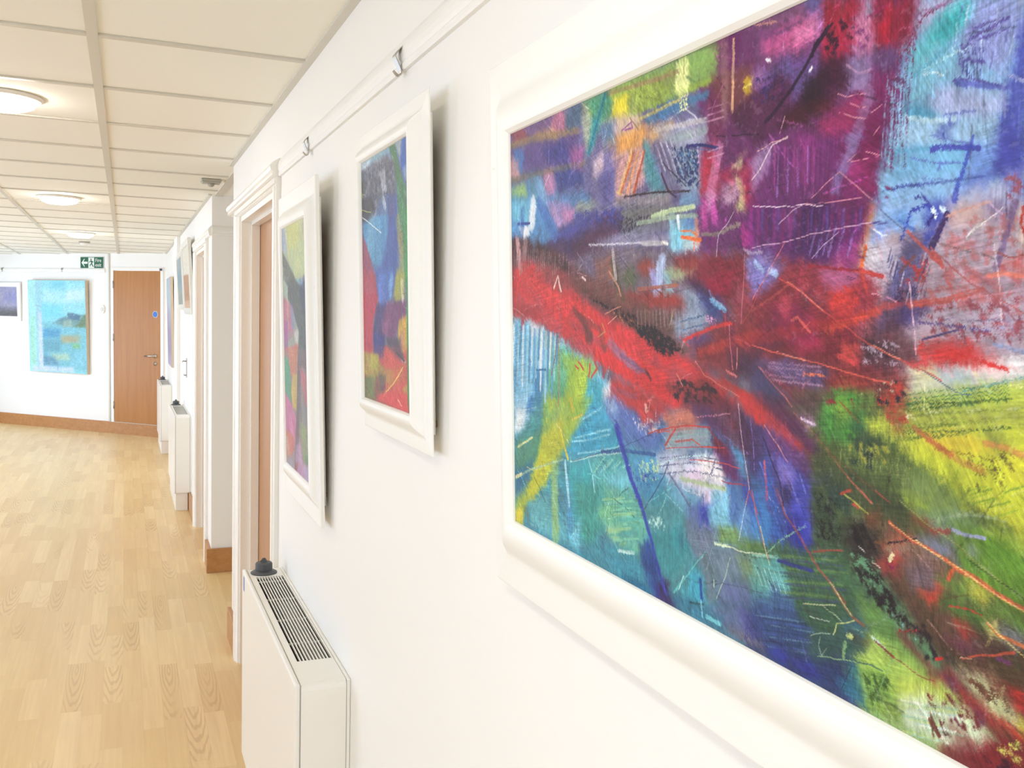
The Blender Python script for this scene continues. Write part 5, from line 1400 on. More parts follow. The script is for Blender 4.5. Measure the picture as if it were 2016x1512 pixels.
('poly',[(534,283),(566,280),(564,273),(545,270),(534,276)],(170,84,130),{'dry':0.15,'ang':-171}),
('brush',[(568,282,3),(578,279,3),(587,277,2.9)],(196,56,56),{'dry':0.15}),
('brush',[(569,280,2.2),(575,268,2.1)],(206,60,50),{'dry':0.25}),
('speck',[(540,274),(569,273),(569,256),(540,256)],(206,50,44),{'cover':0.6,'size':6,'ang':-1}),
('poly',[(540,267),(560,270),(562,258),(550,254),(540,260)],(196,48,42),{'dry':0.1,'ang':-158}),
('line',[(556.9,278.4,0.6),(564.1,276.5,0.7),(559.4,275.8,0.6)],(90,40,80),{}),
('poly',[(460,270),(490,279),(505,273),(519,267),(540,254),(553,248),(581,231),(593,217),(558,215),(520,221),(460,230)],(120,30,40),{'rough':8,'var':0.3,'ang':-157}),
('poly',[(483,258),(511,260),(522,247),(530,238),(506,234),(485,241)],(130,28,66),{'dry':0.1,'ang':-48}),
('poly',[(492,264),(498,266),(503,264),(501,253),(494,252),(491,258)],(196,60,80),{'rough':3,'ang':-97}),
('poly',[(519,253),(524,254),(529,245),(523,242),(518,247)],(176,40,86),{'rough':3,'ang':-60}),
('brush',[(504,250,1.9),(510,252,2),(519,245,2.1),(523,242,2.1)],(206,80,76),{}),
('poly',[(511,237),(530,240),(533,233),(514,230)],(170,30,70),{'dry':0.2,'ang':-164}),
('brush',[(460,256,2.2),(490,269,2.1),(502,275,2.1)],(160,60,60),{'dry':0.35,'al':0.8}),
('poly',[(460,236),(485,246),(491,233),(460,228)],(84,30,56),{'dry':0.15,'ang':-158}),
('brush',[(460,235,9),(505,243,8.5),(558,251,7.8)],(160,36,40),{'al':0.75,'dry':0.35}),
('brush',[(540,244,5.5),(565,251,4.9),(592,259,4.3),(610,261,3.8),(622,262,3.4)],(206,60,44),{'al':0.95,'dry':0.12}),
('brush',[(609,260,3.7),(632,262,3.5),(659,268,3.4)],(190,76,66),{'al':0.85,'dry':0.35}),
('poly',[(602,259),(624,260),(620,255),(612,250),(602,246),(598,252)],(60,44,110),{'dry':0.06,'ang':-155}),
('poly',[(590,255),(602,256),(601,245),(588,243)],(84,44,60),{'dry':0.15,'ang':-102}),
('line',[(490.3,278.7,1.2),(513.3,268.9,1.2),(534.9,257,1.2),(551.5,248.4,1.2),(565,241.8,1.2),(581.4,233.9,1.2),(603.3,227.5,1.1),(619.8,222.1,1.1),(633.6,217.6,1.1)],(216,70,60),{}),
('line',[(499.1,276.6,0.6),(518.8,266.1,0.6),(534.9,257,0.6)],(246,130,110),{'broken':0.2}),
('line',[(581.3,235.5,0.5),(596.9,229.6,0.5),(603.3,227.5,0.5)],(240,140,110),{'broken':0.2}),
('line',[(619.8,222.1,0.7),(643.1,211.5,0.6),(654,210.1,0.6)],(90,110,140),{'broken':0.1}),
('poly',[(568,238),(581,243),(603,244),(613,236),(612,225),(593,220),(572,224)],(92,52,62),{'dry':0.1,'var':0.35,'ang':-154}),
('speck',[(570,236),(603,240),(603,224),(572,223)],(176,150,170),{'cover':0.38,'size':5,'ang':3}),
('poly',[(577,235),(594,234),(593,229),(579,230)],(40,26,36),{'dry':0.15,'ang':-13}),
('brush',[(551,227,3.6),(565,224,3.5)],(206,60,60),{'dry':0.2}),
('poly',[(553,235),(570,234),(566,222),(553,223)],(190,60,56),{'dry':0.15,'ang':-163}),
('poly',[(612,226),(623,239),(642,240),(655,236),(667,231),(676,227),(673,224),(652,224),(629,223),(614,223)],(214,50,48),{'rough':14,'var':0.1,'ang':-7}),
('brush',[(614,233,3.2),(628,236,3.1),(640,239,3)],(196,70,70),{'dry':0.4,'al':0.8}),
('brush',[(660,229,2.2),(676,226,2.1)],(216,52,48),{'dry':0.3}),
('poly',[(460,230),(533,226),(570,220),(595,216),(593,212),(578,206),(551,204),(506,200),(461,203)],(120,40,44),{'rough':6,'var':0.3,'ang':-7}),
('poly',[(467,219),(506,223),(541,215),(534,204),(498,207)],(90,70,120),{'dry':0.15,'var':0.3,'ang':-4}),
('brush',[(479,219,1.2),(536,219,1.1)],(176,130,160),{'al':0.7,'dry':0.48}),
('brush',[(479,216,1.2),(536,216,1.1)],(176,130,160),{'al':0.7,'dry':0.48}),
('brush',[(480,214,1.2),(536,213,1.1)],(176,130,160),{'al':0.7,'dry':0.48}),
('brush',[(480,210,1.2),(536,211,1.1)],(176,130,160),{'al':0.7,'dry':0.48}),
('brush',[(480,207,1.2),(536,207,1.1)],(176,130,160),{'al':0.7,'dry':0.48}),
('line',[(460.4,231.2,1),(488.3,226.5,1.1),(522.4,222.5,1.1),(551,218.7,1.1),(568,215.5,1.2),(595.2,213.2,1.2)],(230,90,70),{}),
('line',[(488.3,227.4,0.6),(519.7,222.3,0.6)],(250,150,120),{'broken':0.2}),
('brush',[(517,213,1.8),(531,214,1.8),(538,213,1.8)],(226,110,80),{'dry':0.15}),
('poly',[(556,216),(577,212),(575,207),(556,206),(546,209)],(150,50,40),{'dry':0.1,'ang':-3}),
('poly',[(461,216),(470,216),(486,205),(506,190),(461,185)],(66,60,100),{'dry':0.05,'var':0.25,'ang':-45}),
('line',[(468.6,215.7,1),(485.7,204.2,1),(496.2,197.4,1),(506.4,189.6,1)],(190,100,90),{}),
('poly',[(461,192),(471,186),(461,185)],(220,60,44),{'ang':-23}),
('poly',[(609,222),(643,224),(673,223),(686,230),(686,222),(677,219),(643,213),(610,207)],(214,216,216),{'dry':0.04,'var':0.06,'ang':-169}),
('poly',[(641,223),(665,228),(686,233),(686,226),(669,221)],(236,238,240),{'dry':0.05,'ang':-168}),
('poly',[(624,223),(641,223),(652,218),(636,218)],(140,180,196),{'dry':0.2,'ang':-13}),
('poly',[(612,222),(626,223),(630,216),(614,214)],(214,214,140),{'dry':0.15,'ang':-12}),
('brush',[(647,212,1),(668,218,1),(686,223,1)],(110,170,170),{'dry':0.4}),
('poly',[(614,209),(643,215),(677,218),(686,221),(687,207),(607,200)],(176,200,90),{'dry':0.06,'var':0.15,'ang':-169}),
('poly',[(661,213),(687,217),(687,207),(657,204)],(204,216,60),{'dry':0.04,'ang':-168}),
('brush',[(608,207,0.7),(643,213,0.7),(677,218,0.6)],(60,120,70),{'al':0.85,'dry':0.42}),
('brush',[(608,204,0.7),(643,210,0.7),(678,216,0.6)],(60,120,70),{'al':0.85,'dry':0.42}),
('brush',[(608,202,0.7),(643,208,0.7),(678,214,0.6)],(60,120,70),{'al':0.85,'dry':0.42}),
('brush',[(608,200,0.7),(643,206,0.7),(678,212,0.6)],(60,120,70),{'al':0.85,'dry':0.42}),
('brush',[(608,198,0.7),(643,204,0.7),(678,210,0.6)],(60,120,70),{'al':0.85,'dry':0.42}),
('poly',[(589,215),(610,218),(607,200),(591,198),(582,205)],(126,60,52),{'dry':0.15,'var':0.35,'ang':-101}),
('speck',[(582,212),(609,217),(607,200),(585,197)],(190,56,44),{'cover':0.55,'size':6,'ang':5}),
('speck',[(582,212),(609,217),(607,200),(585,197)],(40,34,50),{'cover':0.45,'size':5,'ang':5}),
('speck',[(580,213),(598,216),(599,204),(582,203)],(196,190,160),{'cover':0.35,'size':4,'ang':5}),
('poly',[(534,200),(549,204),(578,206),(589,200),(582,197),(531,192)],(76,140,50),{'dry':0.05,'var':0.2,'ang':-168}),
('poly',[(546,203),(566,205),(564,195),(549,194)],(60,150,40),{'dry':0.1,'ang':-153}),
('poly',[(506,200),(536,204),(531,192),(506,190)],(90,84,60),{'dry':0.1,'ang':-161}),
('poly',[(5,154),(65,159),(61,137),(28,113),(6,103)],(150,200,230),{'dry':0.04,'var':0.12,'ang':-104}),
('poly',[(7,139),(37,139),(29,119),(6,111)],(230,238,244),{'dry':0.2,'ang':2}),
('poly',[(46,157),(65,159),(61,138),(41,140)],(50,120,190),{'ang':-103}),
('poly',[(63,159),(140,166),(108,133),(56,107),(5,93),(8,105),(45,129)],(60,140,140),{'dry':0.04,'var':0.2,'ang':-130}),
('poly',[(5,97),(56,113),(90,126),(82,96),(43,68),(4,57)],(74,140,110),{'dry':0.05,'var':0.2,'ang':-130}),
('brush',[(12,94,2.9),(56,111,2.8)],(206,214,150),{'dry':0.3}),
('poly',[(4,62),(56,83),(43,62),(6,39)],(40,110,150),{'dry':0.1,'ang':-140}),
('poly',[(91,161),(206,171),(184,147),(152,119),(118,94),(82,62),(42,34),(21,9),(2,0),(3,25),(43,55),(67,86),(83,118)],(160,186,60),{'rough':6,'var':0.2,'ang':-131}),
('poly',[(90,122),(133,137),(132,103),(96,68),(54,38),(18,25),(43,55),(67,85)],(206,206,44),{'rough':6,'var':0.1,'ang':-131}),
('poly',[(109,134),(136,142),(136,110),(108,97)],(190,196,50),{'dry':0.05,'ang':-112}),
('poly',[(3,15),(26,23),(25,2),(2,0)],(226,206,50),{'ang':-92}),
('brush',[(126,136,3.9),(139,113,3.8),(149,100,3.7)],(220,200,50),{}),
('brush',[(96,153,5.8),(98,141,5.8)],(120,190,110),{'dry':0.2}),
('poly',[(156,158),(185,167),(203,168),(184,150),(159,144)],(140,180,60),{'dry':0.1,'ang':-139}),
('brush',[(159,143,1.8),(184,151,1.8)],(226,190,60),{}),
('brush',[(158,161,5.7),(161,153,5.7)],(220,190,40),{}),
('brush',[(4,55,2.8),(51,73,2.6),(139,98,2.4)],(170,206,170),{'al':0.8,'dry':0.35}),
('brush',[(6,57,3.8),(23,63,3.7)],(226,220,160),{'dry':0.2}),
('line',[(39.5,74,1.3),(59.1,73.2,1.1),(82,79.2,1.1)],(214,220,120),{}),
('poly',[(206,168),(231,171),(234,160),(253,149),(263,129),(214,115),(165,102),(139,104),(165,125),(184,146)],(52,156,196),{'dry':0.03,'var':0.14,'ang':-164}),
('brush',[(165,124,2),(214,136,1.9),(242,143,1.9)],(150,216,232),{'dry':0.4,'al':0.85}),
('brush',[(171,109,2),(220,119,1.9),(263,129,1.8)],(150,216,232),{'dry':0.4,'al':0.85}),
('brush',[(184,146,2.1),(214,157,2.1),(228,164,2.1)],(150,216,232),{'dry':0.4,'al':0.85}),
('brush',[(159,120,2),(202,127,1.9),(242,138,1.9)],(150,216,232),{'dry':0.4,'al':0.85}),
('brush',[(155,98,1.7),(208,112,1.6),(258,122,1.5),(279,127,1.5)],(190,230,220),{'dry':0.3}),
('line',[(158.5,98.6,1),(195.9,109.8,1),(268.5,129.5,0.9),(317.4,147.1,0.9)],(40,70,110),{'broken':0.2}),
('brush',[(225,118,4),(268,126,3.8),(324,130,3.6)],(50,90,150),{'dry':0.2}),
('poly',[(228,173),(242,174),(269,174),(294,164),(324,158),(336,147),(317,135),(268,128),(258,142),(237,156)],(86,110,184),{'dry':0.06,'var':0.2,'ang':-37}),
('poly',[(231,171),(253,173),(256,160),(237,160)],(150,176,220),{'dry':0.2,'ang':-125}),
('speck',[(279,160),(336,164),(327,146),(294,144)],(214,190,190),{'cover':0.35,'size':4,'ang':7}),
('poly',[(196,107),(268,123),(284,108),(289,93),(242,87),(208,84),(202,97)],(84,176,176),{'dry':0.05,'var':0.2,'ang':-150}),
('brush',[(208,95,2.2),(231,114,2.1)],(150,216,190),{'dry':0.42,'al':0.8}),
('brush',[(215,97,2.1),(236,114,2.1)],(60,150,170),{'dry':0.42,'al':0.8}),
('brush',[(222,98,2.1),(242,114,2)],(120,200,210),{'dry':0.42,'al':0.8}),
('brush',[(228,100,2),(247,114,2)],(150,216,190),{'dry':0.42,'al':0.8}),
('brush',[(235,102,1.9),(253,114,1.9)],(60,150,170),{'dry':0.42,'al':0.8}),
('brush',[(242,103,1.9),(258,114,1.9)],(120,200,210),{'dry':0.42,'al':0.8}),
('brush',[(248,105,1.8),(263,114,1.8)],(150,216,190),{'dry':0.42,'al':0.8}),
('brush',[(255,106,1.7),(268,114,1.7)],(60,150,170),{'dry':0.42,'al':0.8}),
('brush',[(261,108,1.7),(274,114,1.6)],(120,200,210),{'dry':0.42,'al':0.8}),
('brush',[(267,110,1.6),(279,114,1.6)],(150,216,190),{'dry':0.42,'al':0.8}),
('poly',[(230,94),(284,108),(289,98),(268,90),(236,89)],(110,196,214),{'dry':0.15,'ang':-163}),
('poly',[(152,98),(202,107),(204,75),(201,33),(170,9),(151,36),(148,74)],(56,166,176),{'dry':0.05,'var':0.18,'ang':-95}),
('poly',[(164,77),(230,88),(242,74),(230,39),(189,16),(170,40)],(64,160,150),{'dry':0.06,'var':0.18,'ang':-110}),
('line',[(204.6,91.8,2.7),(207.5,81.3,2.7),(210.3,76.3,2.6)],(160,220,226),{}),
('brush',[(196,107,2.6),(205,92,2.6)],(130,206,214),{}),
('poly',[(95,25),(164,42),(167,8),(80,9)],(92,176,196),{'dry':0.06,'ang':-111}),
('brush',[(142,96,5.4),(151,51,5.4)],(150,206,220),{'dry':0.3}),
('brush',[(115,86,16.2),(116,8,16.3)],(150,196,120),{'al':0.75,'dry':0.35}),
('poly',[(42,33),(103,51),(109,12),(50,7)],(96,180,190),{'dry':0.1,'ang':-112}),
('brush',[(148,74,13.4),(154,22,13.4)],(70,150,200),{'al':0.7,'dry':0.35}),
('poly',[(154,16),(177,42),(176,7)],(110,190,214),{'dry':0.1,'ang':-91}),
('poly',[(230,85),(294,92),(301,80),(313,58),(298,32),(241,34),(230,53)],(96,176,150),{'dry':0.08,'var':0.18,'ang':-164}),
('brush',[(225,71,2.6),(268,81,2.5)],(150,200,140),{'dry':0.42,'al':0.75}),
('brush',[(233,68,2.6),(276,78,2.5)],(70,160,160),{'dry':0.42,'al':0.75}),
('brush',[(242,64,2.6),(283,74,2.5)],(130,206,170),{'dry':0.42,'al':0.75}),
('brush',[(250,61,2.6),(290,71,2.5)],(150,200,140),{'dry':0.42,'al':0.75}),
('brush',[(259,58,2.6),(297,68,2.4)],(70,160,160),{'dry':0.42,'al':0.75}),
('brush',[(267,55,2.6),(274,58,2.6)],(130,206,170),{'dry':0.42,'al':0.75}),
('brush',[(232,42,2.6),(282,55,2.5)],(150,200,140),{'dry':0.42,'al':0.75}),
('brush',[(240,39,2.6),(289,52,2.5)],(70,160,160),{'dry':0.42,'al':0.75}),
('brush',[(249,36,2.6),(296,49,2.4)],(130,206,170),{'dry':0.42,'al':0.75}),
('brush',[(257,33,2.6),(273,39,2.5)],(150,200,140),{'dry':0.42,'al':0.75}),
('brush',[(265,30,2.5),(281,36,2.5)],(70,160,160),{'dry':0.42,'al':0.75}),
('brush',[(231,68,2.6),(288,82,2.5)],(130,206,170),{'dry':0.42,'al':0.75}),
('poly',[(236,46),(263,52),(252,36),(238,40)],(150,206,150),{'dry':0.1,'ang':-133}),
('poly',[(219,62),(258,74),(241,55),(224,52)],(116,190,140),{'dry':0.1,'ang':-142}),
('brush',[(257,28,3.4),(288,33,3.3)],(190,230,226),{'dry':0.4}),
('poly',[(176,10),(230,33),(293,33),(329,25),(340,4),(241,1),(201,5)],(60,140,160),{'dry':0.06,'var':0.2,'ang':4}),
('poly',[(298,40),(313,52),(327,37),(338,15),(347,4),(327,3),(306,15)],(34,66,140),{'dry':0.05,'var':0.25,'ang':-50}),
('poly',[(324,11),(340,24),(347,6),(336,4)],(56,36,110),{'ang':-70}),
('poly',[(230,15),(288,24),(317,18),(268,5)],(60,150,180),{'dry':0.15,'ang':4}),
('brush',[(268,5,7.5),(313,4,7.2)],(30,110,150),{'dry':0.2}),
('line',[(254.1,145.7,8.7),(260.7,133.6,8.3),(271,118.3,7.9),(281.1,102,7.3),(295.9,87,6.9),(305.6,71.4,6.8),(317.4,52.8,6.5),(324.4,38.5,6.2),(333.5,23.7,5.8),(342.5,10.4,5.5)],(46,60,170),{}),
('brush',[(256,146,7.5),(268,126,6.6),(284,100,5.6),(301,80,4.6)],(52,66,190),{'dry':0.1}),
('poly',[(279,122),(327,130),(340,124),(340,107),(313,85),(301,90),(289,108)],(70,150,200),{'dry':0.08,'var':0.2,'ang':-61}),
('speck',[(291,121),(336,130),(331,108),(298,100)],(190,220,170),{'cover':0.45,'size':4,'ang':-70}),
('speck',[(281,110),(329,115),(317,94),(296,92)],(40,70,170),{'cover':0.4,'size':4,'ang':10}),
('poly',[(301,80),(362,97),(378,84),(374,66),(391,49),(383,36),(349,9),(331,29),(313,58)],(70,140,150),{'dry':0.05,'var':0.22,'ang':-36}),
('speck',[(308,72),(340,81),(345,65),(317,58)],(190,230,220),{'cover':0.45,'size':4,'ang':12}),
('poly',[(313,57),(370,76),(382,61),(358,33),(340,24)],(52,140,150),{'dry':0.1,'ang':-22}),
('poly',[(381,42),(400,41),(401,20),(379,17)],(60,170,200),{'dry':0.1,'ang':-71}),
('brush',[(395,37,4),(397,22,4)],(40,80,170),{'dry':0.2}),
('line',[(355.7,15.3,3.3),(370.4,30.1,2.6),(382.6,42.7,2),(402.2,62.4,1.3)],(96,190,190),{'broken':0.1}),
('line',[(368.3,30.7,1.2),(370.4,33.6,1.3),(362.1,19.5,1.3)],(200,240,236),{}),
('poly',[(324,130),(347,137),(382,137),(416,146),(427,131),(431,110),(409,102),(378,107),(347,111),(331,118)],(206,206,226),{'dry':0.03,'var':0.1,'ang':1}),
('poly',[(390,138),(420,143),(428,120),(398,122)],(236,226,226),{'dry':0.05,'ang':-3}),
('poly',[(374,122),(394,128),(394,117),(376,116)],(226,196,226),{'dry':0.15,'ang':-2}),
('brush',[(331,128,0.8),(382,138,0.8),(427,140,0.8)],(50,60,110),{'al':0.85,'dry':0.42}),
('brush',[(331,126,0.8),(382,136,0.8),(427,137,0.8)],(50,60,110),{'al':0.85,'dry':0.42}),
('brush',[(331,121,0.8),(382,132,0.8),(427,133,0.8)],(50,60,110),{'al':0.85,'dry':0.42}),
('brush',[(331,114,0.8),(382,125,0.8),(428,127,0.8)],(50,60,110),{'al':0.85,'dry':0.42}),
('brush',[(333,123,1.4),(362,133,1.4),(402,141,1.3)],(200,230,236),{'dry':0.4}),
('brush',[(366,116,4.3),(394,117,4.1),(428,118,3.9)],(170,190,140),{'al':0.85,'dry':0.3}),
('poly',[(340,150),(382,161),(405,162),(409,150),(378,141),(344,136)],(150,160,170),{'dry':0.15,'var':0.25,'ang':-167}),
('brush',[(347,151,1),(378,158,1),(409,161,1)],(120,170,160),{'al':0.85,'dry':0.42}),
('brush',[(347,147,1),(378,155,1),(409,158,1)],(120,170,160),{'al':0.85,'dry':0.42}),
('brush',[(347,144,1),(378,151,1),(409,154,1)],(120,170,160),{'al':0.85,'dry':0.42}),
('brush',[(347,140,1),(378,148,1),(409,151,1)],(120,170,160),{'al':0.85,'dry':0.42}),
('poly',[(340,110),(378,107),(409,102),(428,110),(432,89),(410,80),(378,84),(358,94)],(110,170,206),{'dry':0.06,'var':0.15,'ang':-98}),
('poly',[(409,113),(431,117),(435,90),(413,85)],(120,190,220),{'dry':0.1,'ang':-98}),
('poly',[(376,92),(394,99),(406,86),(382,74)],(90,110,170),{'dry':0.15,'ang':-81}),
('poly',[(394,99),(404,101),(406,84),(396,84)],(44,52,180),{'rough':3,'dry':0.1,'ang':-86}),
('brush',[(398,108,1.6),(399,100,1.6)],(90,100,180),{}),
('line',[(342.3,125.4,1.9),(346.7,117.8,1.7),(378.3,95.6,1.6)],(80,90,140),{'broken':0.2}),
('line',[(346.6,127.3,1.8),(337.9,111.6,1.7),(305.6,77.6,1.6)],(60,80,120),{'broken':0.15}),
('brush',[(347,117,2.5),(353,114,2.8),(378,96,2.8)],(120,120,150),{'al':0.7,'dry':0.35}),
('poly',[(400,109),(409,113),(406,103),(400,100)],(220,190,226),{'dry':0.2,'ang':-90}),
('poly',[(374,83),(413,83),(424,83),(417,73),(402,60),(391,53),(374,67)],(110,124,150),{'dry':0.08,'var':0.2,'ang':-53}),
('poly',[(410,82),(445,92),(449,80),(417,75)],(110,150,150),{'dry':0.15,'ang':7}),
('poly',[(421,87),(474,91),(475,82),(449,78),(421,76)],(120,156,60),{'dry':0.08,'var':0.2,'ang':8}),
('poly',[(446,79),(475,84),(475,78),(449,73)],(90,130,60),{'dry':0.1,'ang':9}),
('line',[(415.3,71.7,1.8),(438.7,74.5,1.5),(455.8,74.4,1.3),(474.7,78.1,1)],(220,230,190),{'broken':0.15}),
('brush',[(415,72,2.2),(432,74,2.1)],(200,230,210),{'dry':0.2}),
('poly',[(394,58),(421,74),(475,76),(475,42),(402,21),(400,41),(391,49)],(96,120,136),{'dry':0.05,'var':0.25,'ang':-54}),
('poly',[(421,69),(446,72),(439,51),(425,47)],(110,130,150),{'dry':0.15,'ang':-38}),
('poly',[(444,68),(475,74),(475,56),(453,58)],(120,150,110),{'dry':0.12,'var':0.2,'ang':-39}),
('line',[(435.3,66.2,1.1),(428.4,48.1,1),(417.6,28.6,1)],(170,200,170),{'broken':0.1}),
('line',[(411.9,40.3,1.5),(414.7,37.8,0.9),(424.8,42.8,0.9),(449.5,46.4,0.9),(475.2,49.5,0.8)],(70,84,110),{'broken':0.15}),
('poly',[(425,44),(453,47),(475,42),(421,26)],(96,106,160),{'dry':0.1,'al':0.8,'ang':-38}),
('line',[(413.7,42,1.9),(414.7,36.7,1.9)],(200,214,200),{}),
('poly',[(231,174),(366,185),(361,178),(340,166),(324,158),(301,157),(289,166),(269,169)],(196,52,50),{'rough':8,'dry':0.04,'var':0.15,'ang':-11}),
('poly',[(289,168),(327,163),(308,157),(296,163)],(206,60,56),{'dry':0.1,'ang':-27}),
('brush',[(308,172,4.1),(310,167,4.1)],(236,170,160),{}),
('poly',[(340,183),(368,185),(366,176),(344,176)],(222,46,46),{'dry':0.05,'ang':-13}),
('poly',[(336,166),(378,177),(394,170),(382,160),(349,154)],(196,110,90),{'dry':0.2,'var':0.25,'ang':-163}),
('poly',[(368,185),(420,190),(454,180),(464,164),(451,150),(438,154),(409,165),(390,174),(366,176)],(112,40,60),{'rough':8,'var':0.3,'ang':-21}),
('poly',[(382,180),(409,178),(431,161),(413,163),(386,171)],(84,44,90),{'dry':0.08,'ang':-25}),
('line',[(312.8,147.8,1.7),(348.7,156.9,1.8),(377.9,162,1.9),(407,163.8,2)],(200,60,50),{'broken':0.1}),
('line',[(357.3,156.7,3),(348.7,148.7,3.1),(341.1,140.6,3.2)],(196,56,48),{}),
('line',[(342.2,137.8,1),(369.8,142.8,1),(401.5,147.7,1),(427.2,150.2,1)],(196,50,46),{'broken':0.1}),
('line',[(393.8,146.7,1.6),(416.4,148.7,1.5)],(214,60,50),{}),
('line',[(405.1,163.5,2.2),(416.3,155.2,2.2),(420,150.3,2.4)],(150,40,50),{}),
('line',[(378,134.3,1),(420.2,137.4,1),(446.5,137.3,1)],(206,70,60),{'broken':0.2}),
('line',[(423.9,124,1.3),(438.1,124.3,1.3),(455.1,125.2,1.3)],(176,50,60),{}),
('brush',[(357,146,1.4),(382,151,1.4),(394,148,1.6)],(196,70,60),{'dry':0.3}),
('brush',[(327,150,1.4),(347,154,1.4)],(190,70,60),{'dry':0.35}),
('poly',[(409,153),(420,156),(441,148),(452,139),(455,127),(438,129),(427,131),(418,144)],(110,30,60),{'rough':5,'var':0.2,'ang':-41}),
('poly',[(416,144),(438,145),(452,131),(455,126),(431,132)],(84,40,110),{'dry':0.1,'ang':-29}),
('poly',[(436,151),(455,146),(458,124),(448,130)],(70,160,210),{'dry':0.1,'ang':-49}),
('poly',[(448,180),(473,171),(474,116),(465,117),(458,128),(455,144),(444,161)],(70,36,74),{'var':0.3,'rough':6,'ang':-49}),
('poly',[(452,129),(474,120),(474,93),(462,102),(452,114)],(54,60,160),{'dry':0.05,'var':0.2,'ang':-56}),
('poly',[(445,92),(452,112),(465,102),(474,96),(474,90),(449,83)],(90,140,200),{'dry':0.12,'ang':-41}),
('line',[(444.2,185.8,1.2),(447.9,165.5,1.2),(453.2,143.5,1.2),(458.5,123.8,1.2)],(220,180,190),{'broken':0.15}),
('line',[(458.5,122.7,1.2),(452.1,103.9,1.2),(445.6,81.5,1.3)],(170,200,220),{'broken':0.15}),
('line',[(459.3,122.9,1.5),(468.5,107.3,1.5)],(190,70,70),{}),
('line',[(458.5,122.7,1.5),(455.3,111.8,1.5)],(190,80,70),{}),
('poly',[(444,192),(473,194),(473,175),(454,181)],(206,50,46),{'rough':6,'dry':0.08,'var':0.15,'ang':-21}),
('poly',[(461,193),(547,201),(532,188),(511,179),(492,181),(461,187)],(90,40,60),{'dry':0.04,'var':0.3,'ang':-8}),
('poly',[(502,190),(529,194),(532,187),(511,185)],(92,96,70),{'dry':0.15,'ang':-168}),
('speck',[(537,200),(567,203),(564,196),(540,193)],(150,40,44),{'cover':0.5,'size':6,'ang':5}),
('poly',[(461,190),(477,187),(498,178),(513,168),(524,160),(507,161),(483,172),(461,175)],(196,46,44),{'rough':8,'var':0.2,'ang':-25}),
('poly',[(480,187),(511,181),(529,169),(535,162),(526,160),(512,168),(492,177)],(82,36,74),{'rough':6,'var':0.3,'ang':-28}),
('poly',[(512,185),(526,185),(530,180),(521,178)],(170,120,170),{'dry':0.2,'ang':-24}),
('brush',[(515,183,1.6),(529,180,1.6)],(220,190,220),{'dry':0.3}),
('poly',[(461,175),(483,172),(507,161),(526,156),(527,144),(530,135),(526,96),(506,94),(479,87),(462,86)],(70,56,130),{'rough':6,'var':0.25,'ang':-50}),
('poly',[(477,169),(507,165),(524,154),(522,141),(502,151),(484,156)],(96,50,110),{'dry':0.08,'var':0.25,'ang':-38}),
('poly',[(490,155),(508,146),(525,141),(528,106),(523,96),(508,112),(499,129)],(66,70,180),{'dry':0.05,'var':0.18,'ang':-58}),
('poly',[(493,150),(508,146),(506,132),(493,138)],(130,110,190),{'dry':0.15,'ang':-44}),
('poly',[(462,145),(478,149),(487,133),(500,110),(506,94),(479,88),(462,88)],(52,90,180),{'dry':0.04,'var':0.2,'ang':-57}),
('poly',[(462,133),(472,134),(484,106),(482,90),(462,88)],(60,130,200),{'dry':0.15,'ang':-64}),
('brush',[(471,146,1.4),(479,132,1.4)],(110,120,220),{'dry':0.45,'al':0.8}),
('brush',[(479,139,1.4),(487,126,1.4)],(40,50,150),{'dry':0.45,'al':0.8}),
('brush',[(486,132,1.4),(494,119,1.4)],(120,80,150),{'dry':0.45,'al':0.8}),
('brush',[(494,125,1.4),(501,112,1.3)],(110,120,220),{'dry':0.45,'al':0.8}),
('brush',[(501,118,1.3),(508,106,1.3)],(40,50,150),{'dry':0.45,'al':0.8}),
('brush',[(508,112,1.3),(515,99,1.3)],(120,80,150),{'dry':0.45,'al':0.8}),
('brush',[(514,145,1.3),(521,132,1.3)],(110,120,220),{'dry':0.45,'al':0.8}),
('brush',[(520,139,1.3),(528,126,1.2)],(40,50,150),{'dry':0.45,'al':0.8}),
('brush',[(477,123,1.4),(485,109,1.4)],(120,80,150),{'dry':0.45,'al':0.8}),
('brush',[(485,116,1.4),(493,103,1.4)],(110,120,220),{'dry':0.45,'al':0.8}),
('brush',[(492,109,1.4),(500,96,1.4)],(40,50,150),{'dry':0.45,'al':0.8}),
('brush',[(498,143,1.3),(506,130,1.3)],(120,80,150),{'dry':0.45,'al':0.8}),
('brush',[(506,136,1.3),(513,124,1.3)],(110,120,220),{'dry':0.45,'al':0.8}),
('brush',[(512,130,1.3),(520,117,1.3)],(40,50,150),{'dry':0.45,'al':0.8}),
('poly',[(508,114),(520,114),(528,99),(527,95),(509,94),(501,104)],(40,44,150),{'dry':0.05,'ang':-58}),
('line',[(474.2,164.7,1.5),(483.8,148.2,1.5),(493.1,135.9,1.5),(497.9,119.2,1.5)],(40,24,60),{'broken':0.15}),
('line',[(475.6,173.9,1),(486.6,164.3,1),(501.7,150.9,0.9)],(230,150,150),{'broken':0.3}),
('brush',[(476,147,2.2),(480,120,2.2)],(190,80,110),{'dry':0.4}),
('poly',[(496,131),(505,134),(507,125),(498,123)],(40,24,60),{'dry':0.2,'ang':-43}),
('line',[(490.2,129.5,2.1),(499.5,113.6,2.1),(514.2,102.2,2.1),(522.8,93.7,2.2),(534,84.2,2.2),(547.4,75.7,2.2),(560.3,67.4,2.2)],(150,70,60),{}),
('line',[(534,84.2,0.8),(550,74.6,0.7)],(220,200,170),{'broken':0.2}),
('line',[(462,123.4,1.3),(467.1,107,1.3),(475.4,88.4,1.3),(481.9,75.8,1.3)],(200,100,90),{'broken':0.1}),
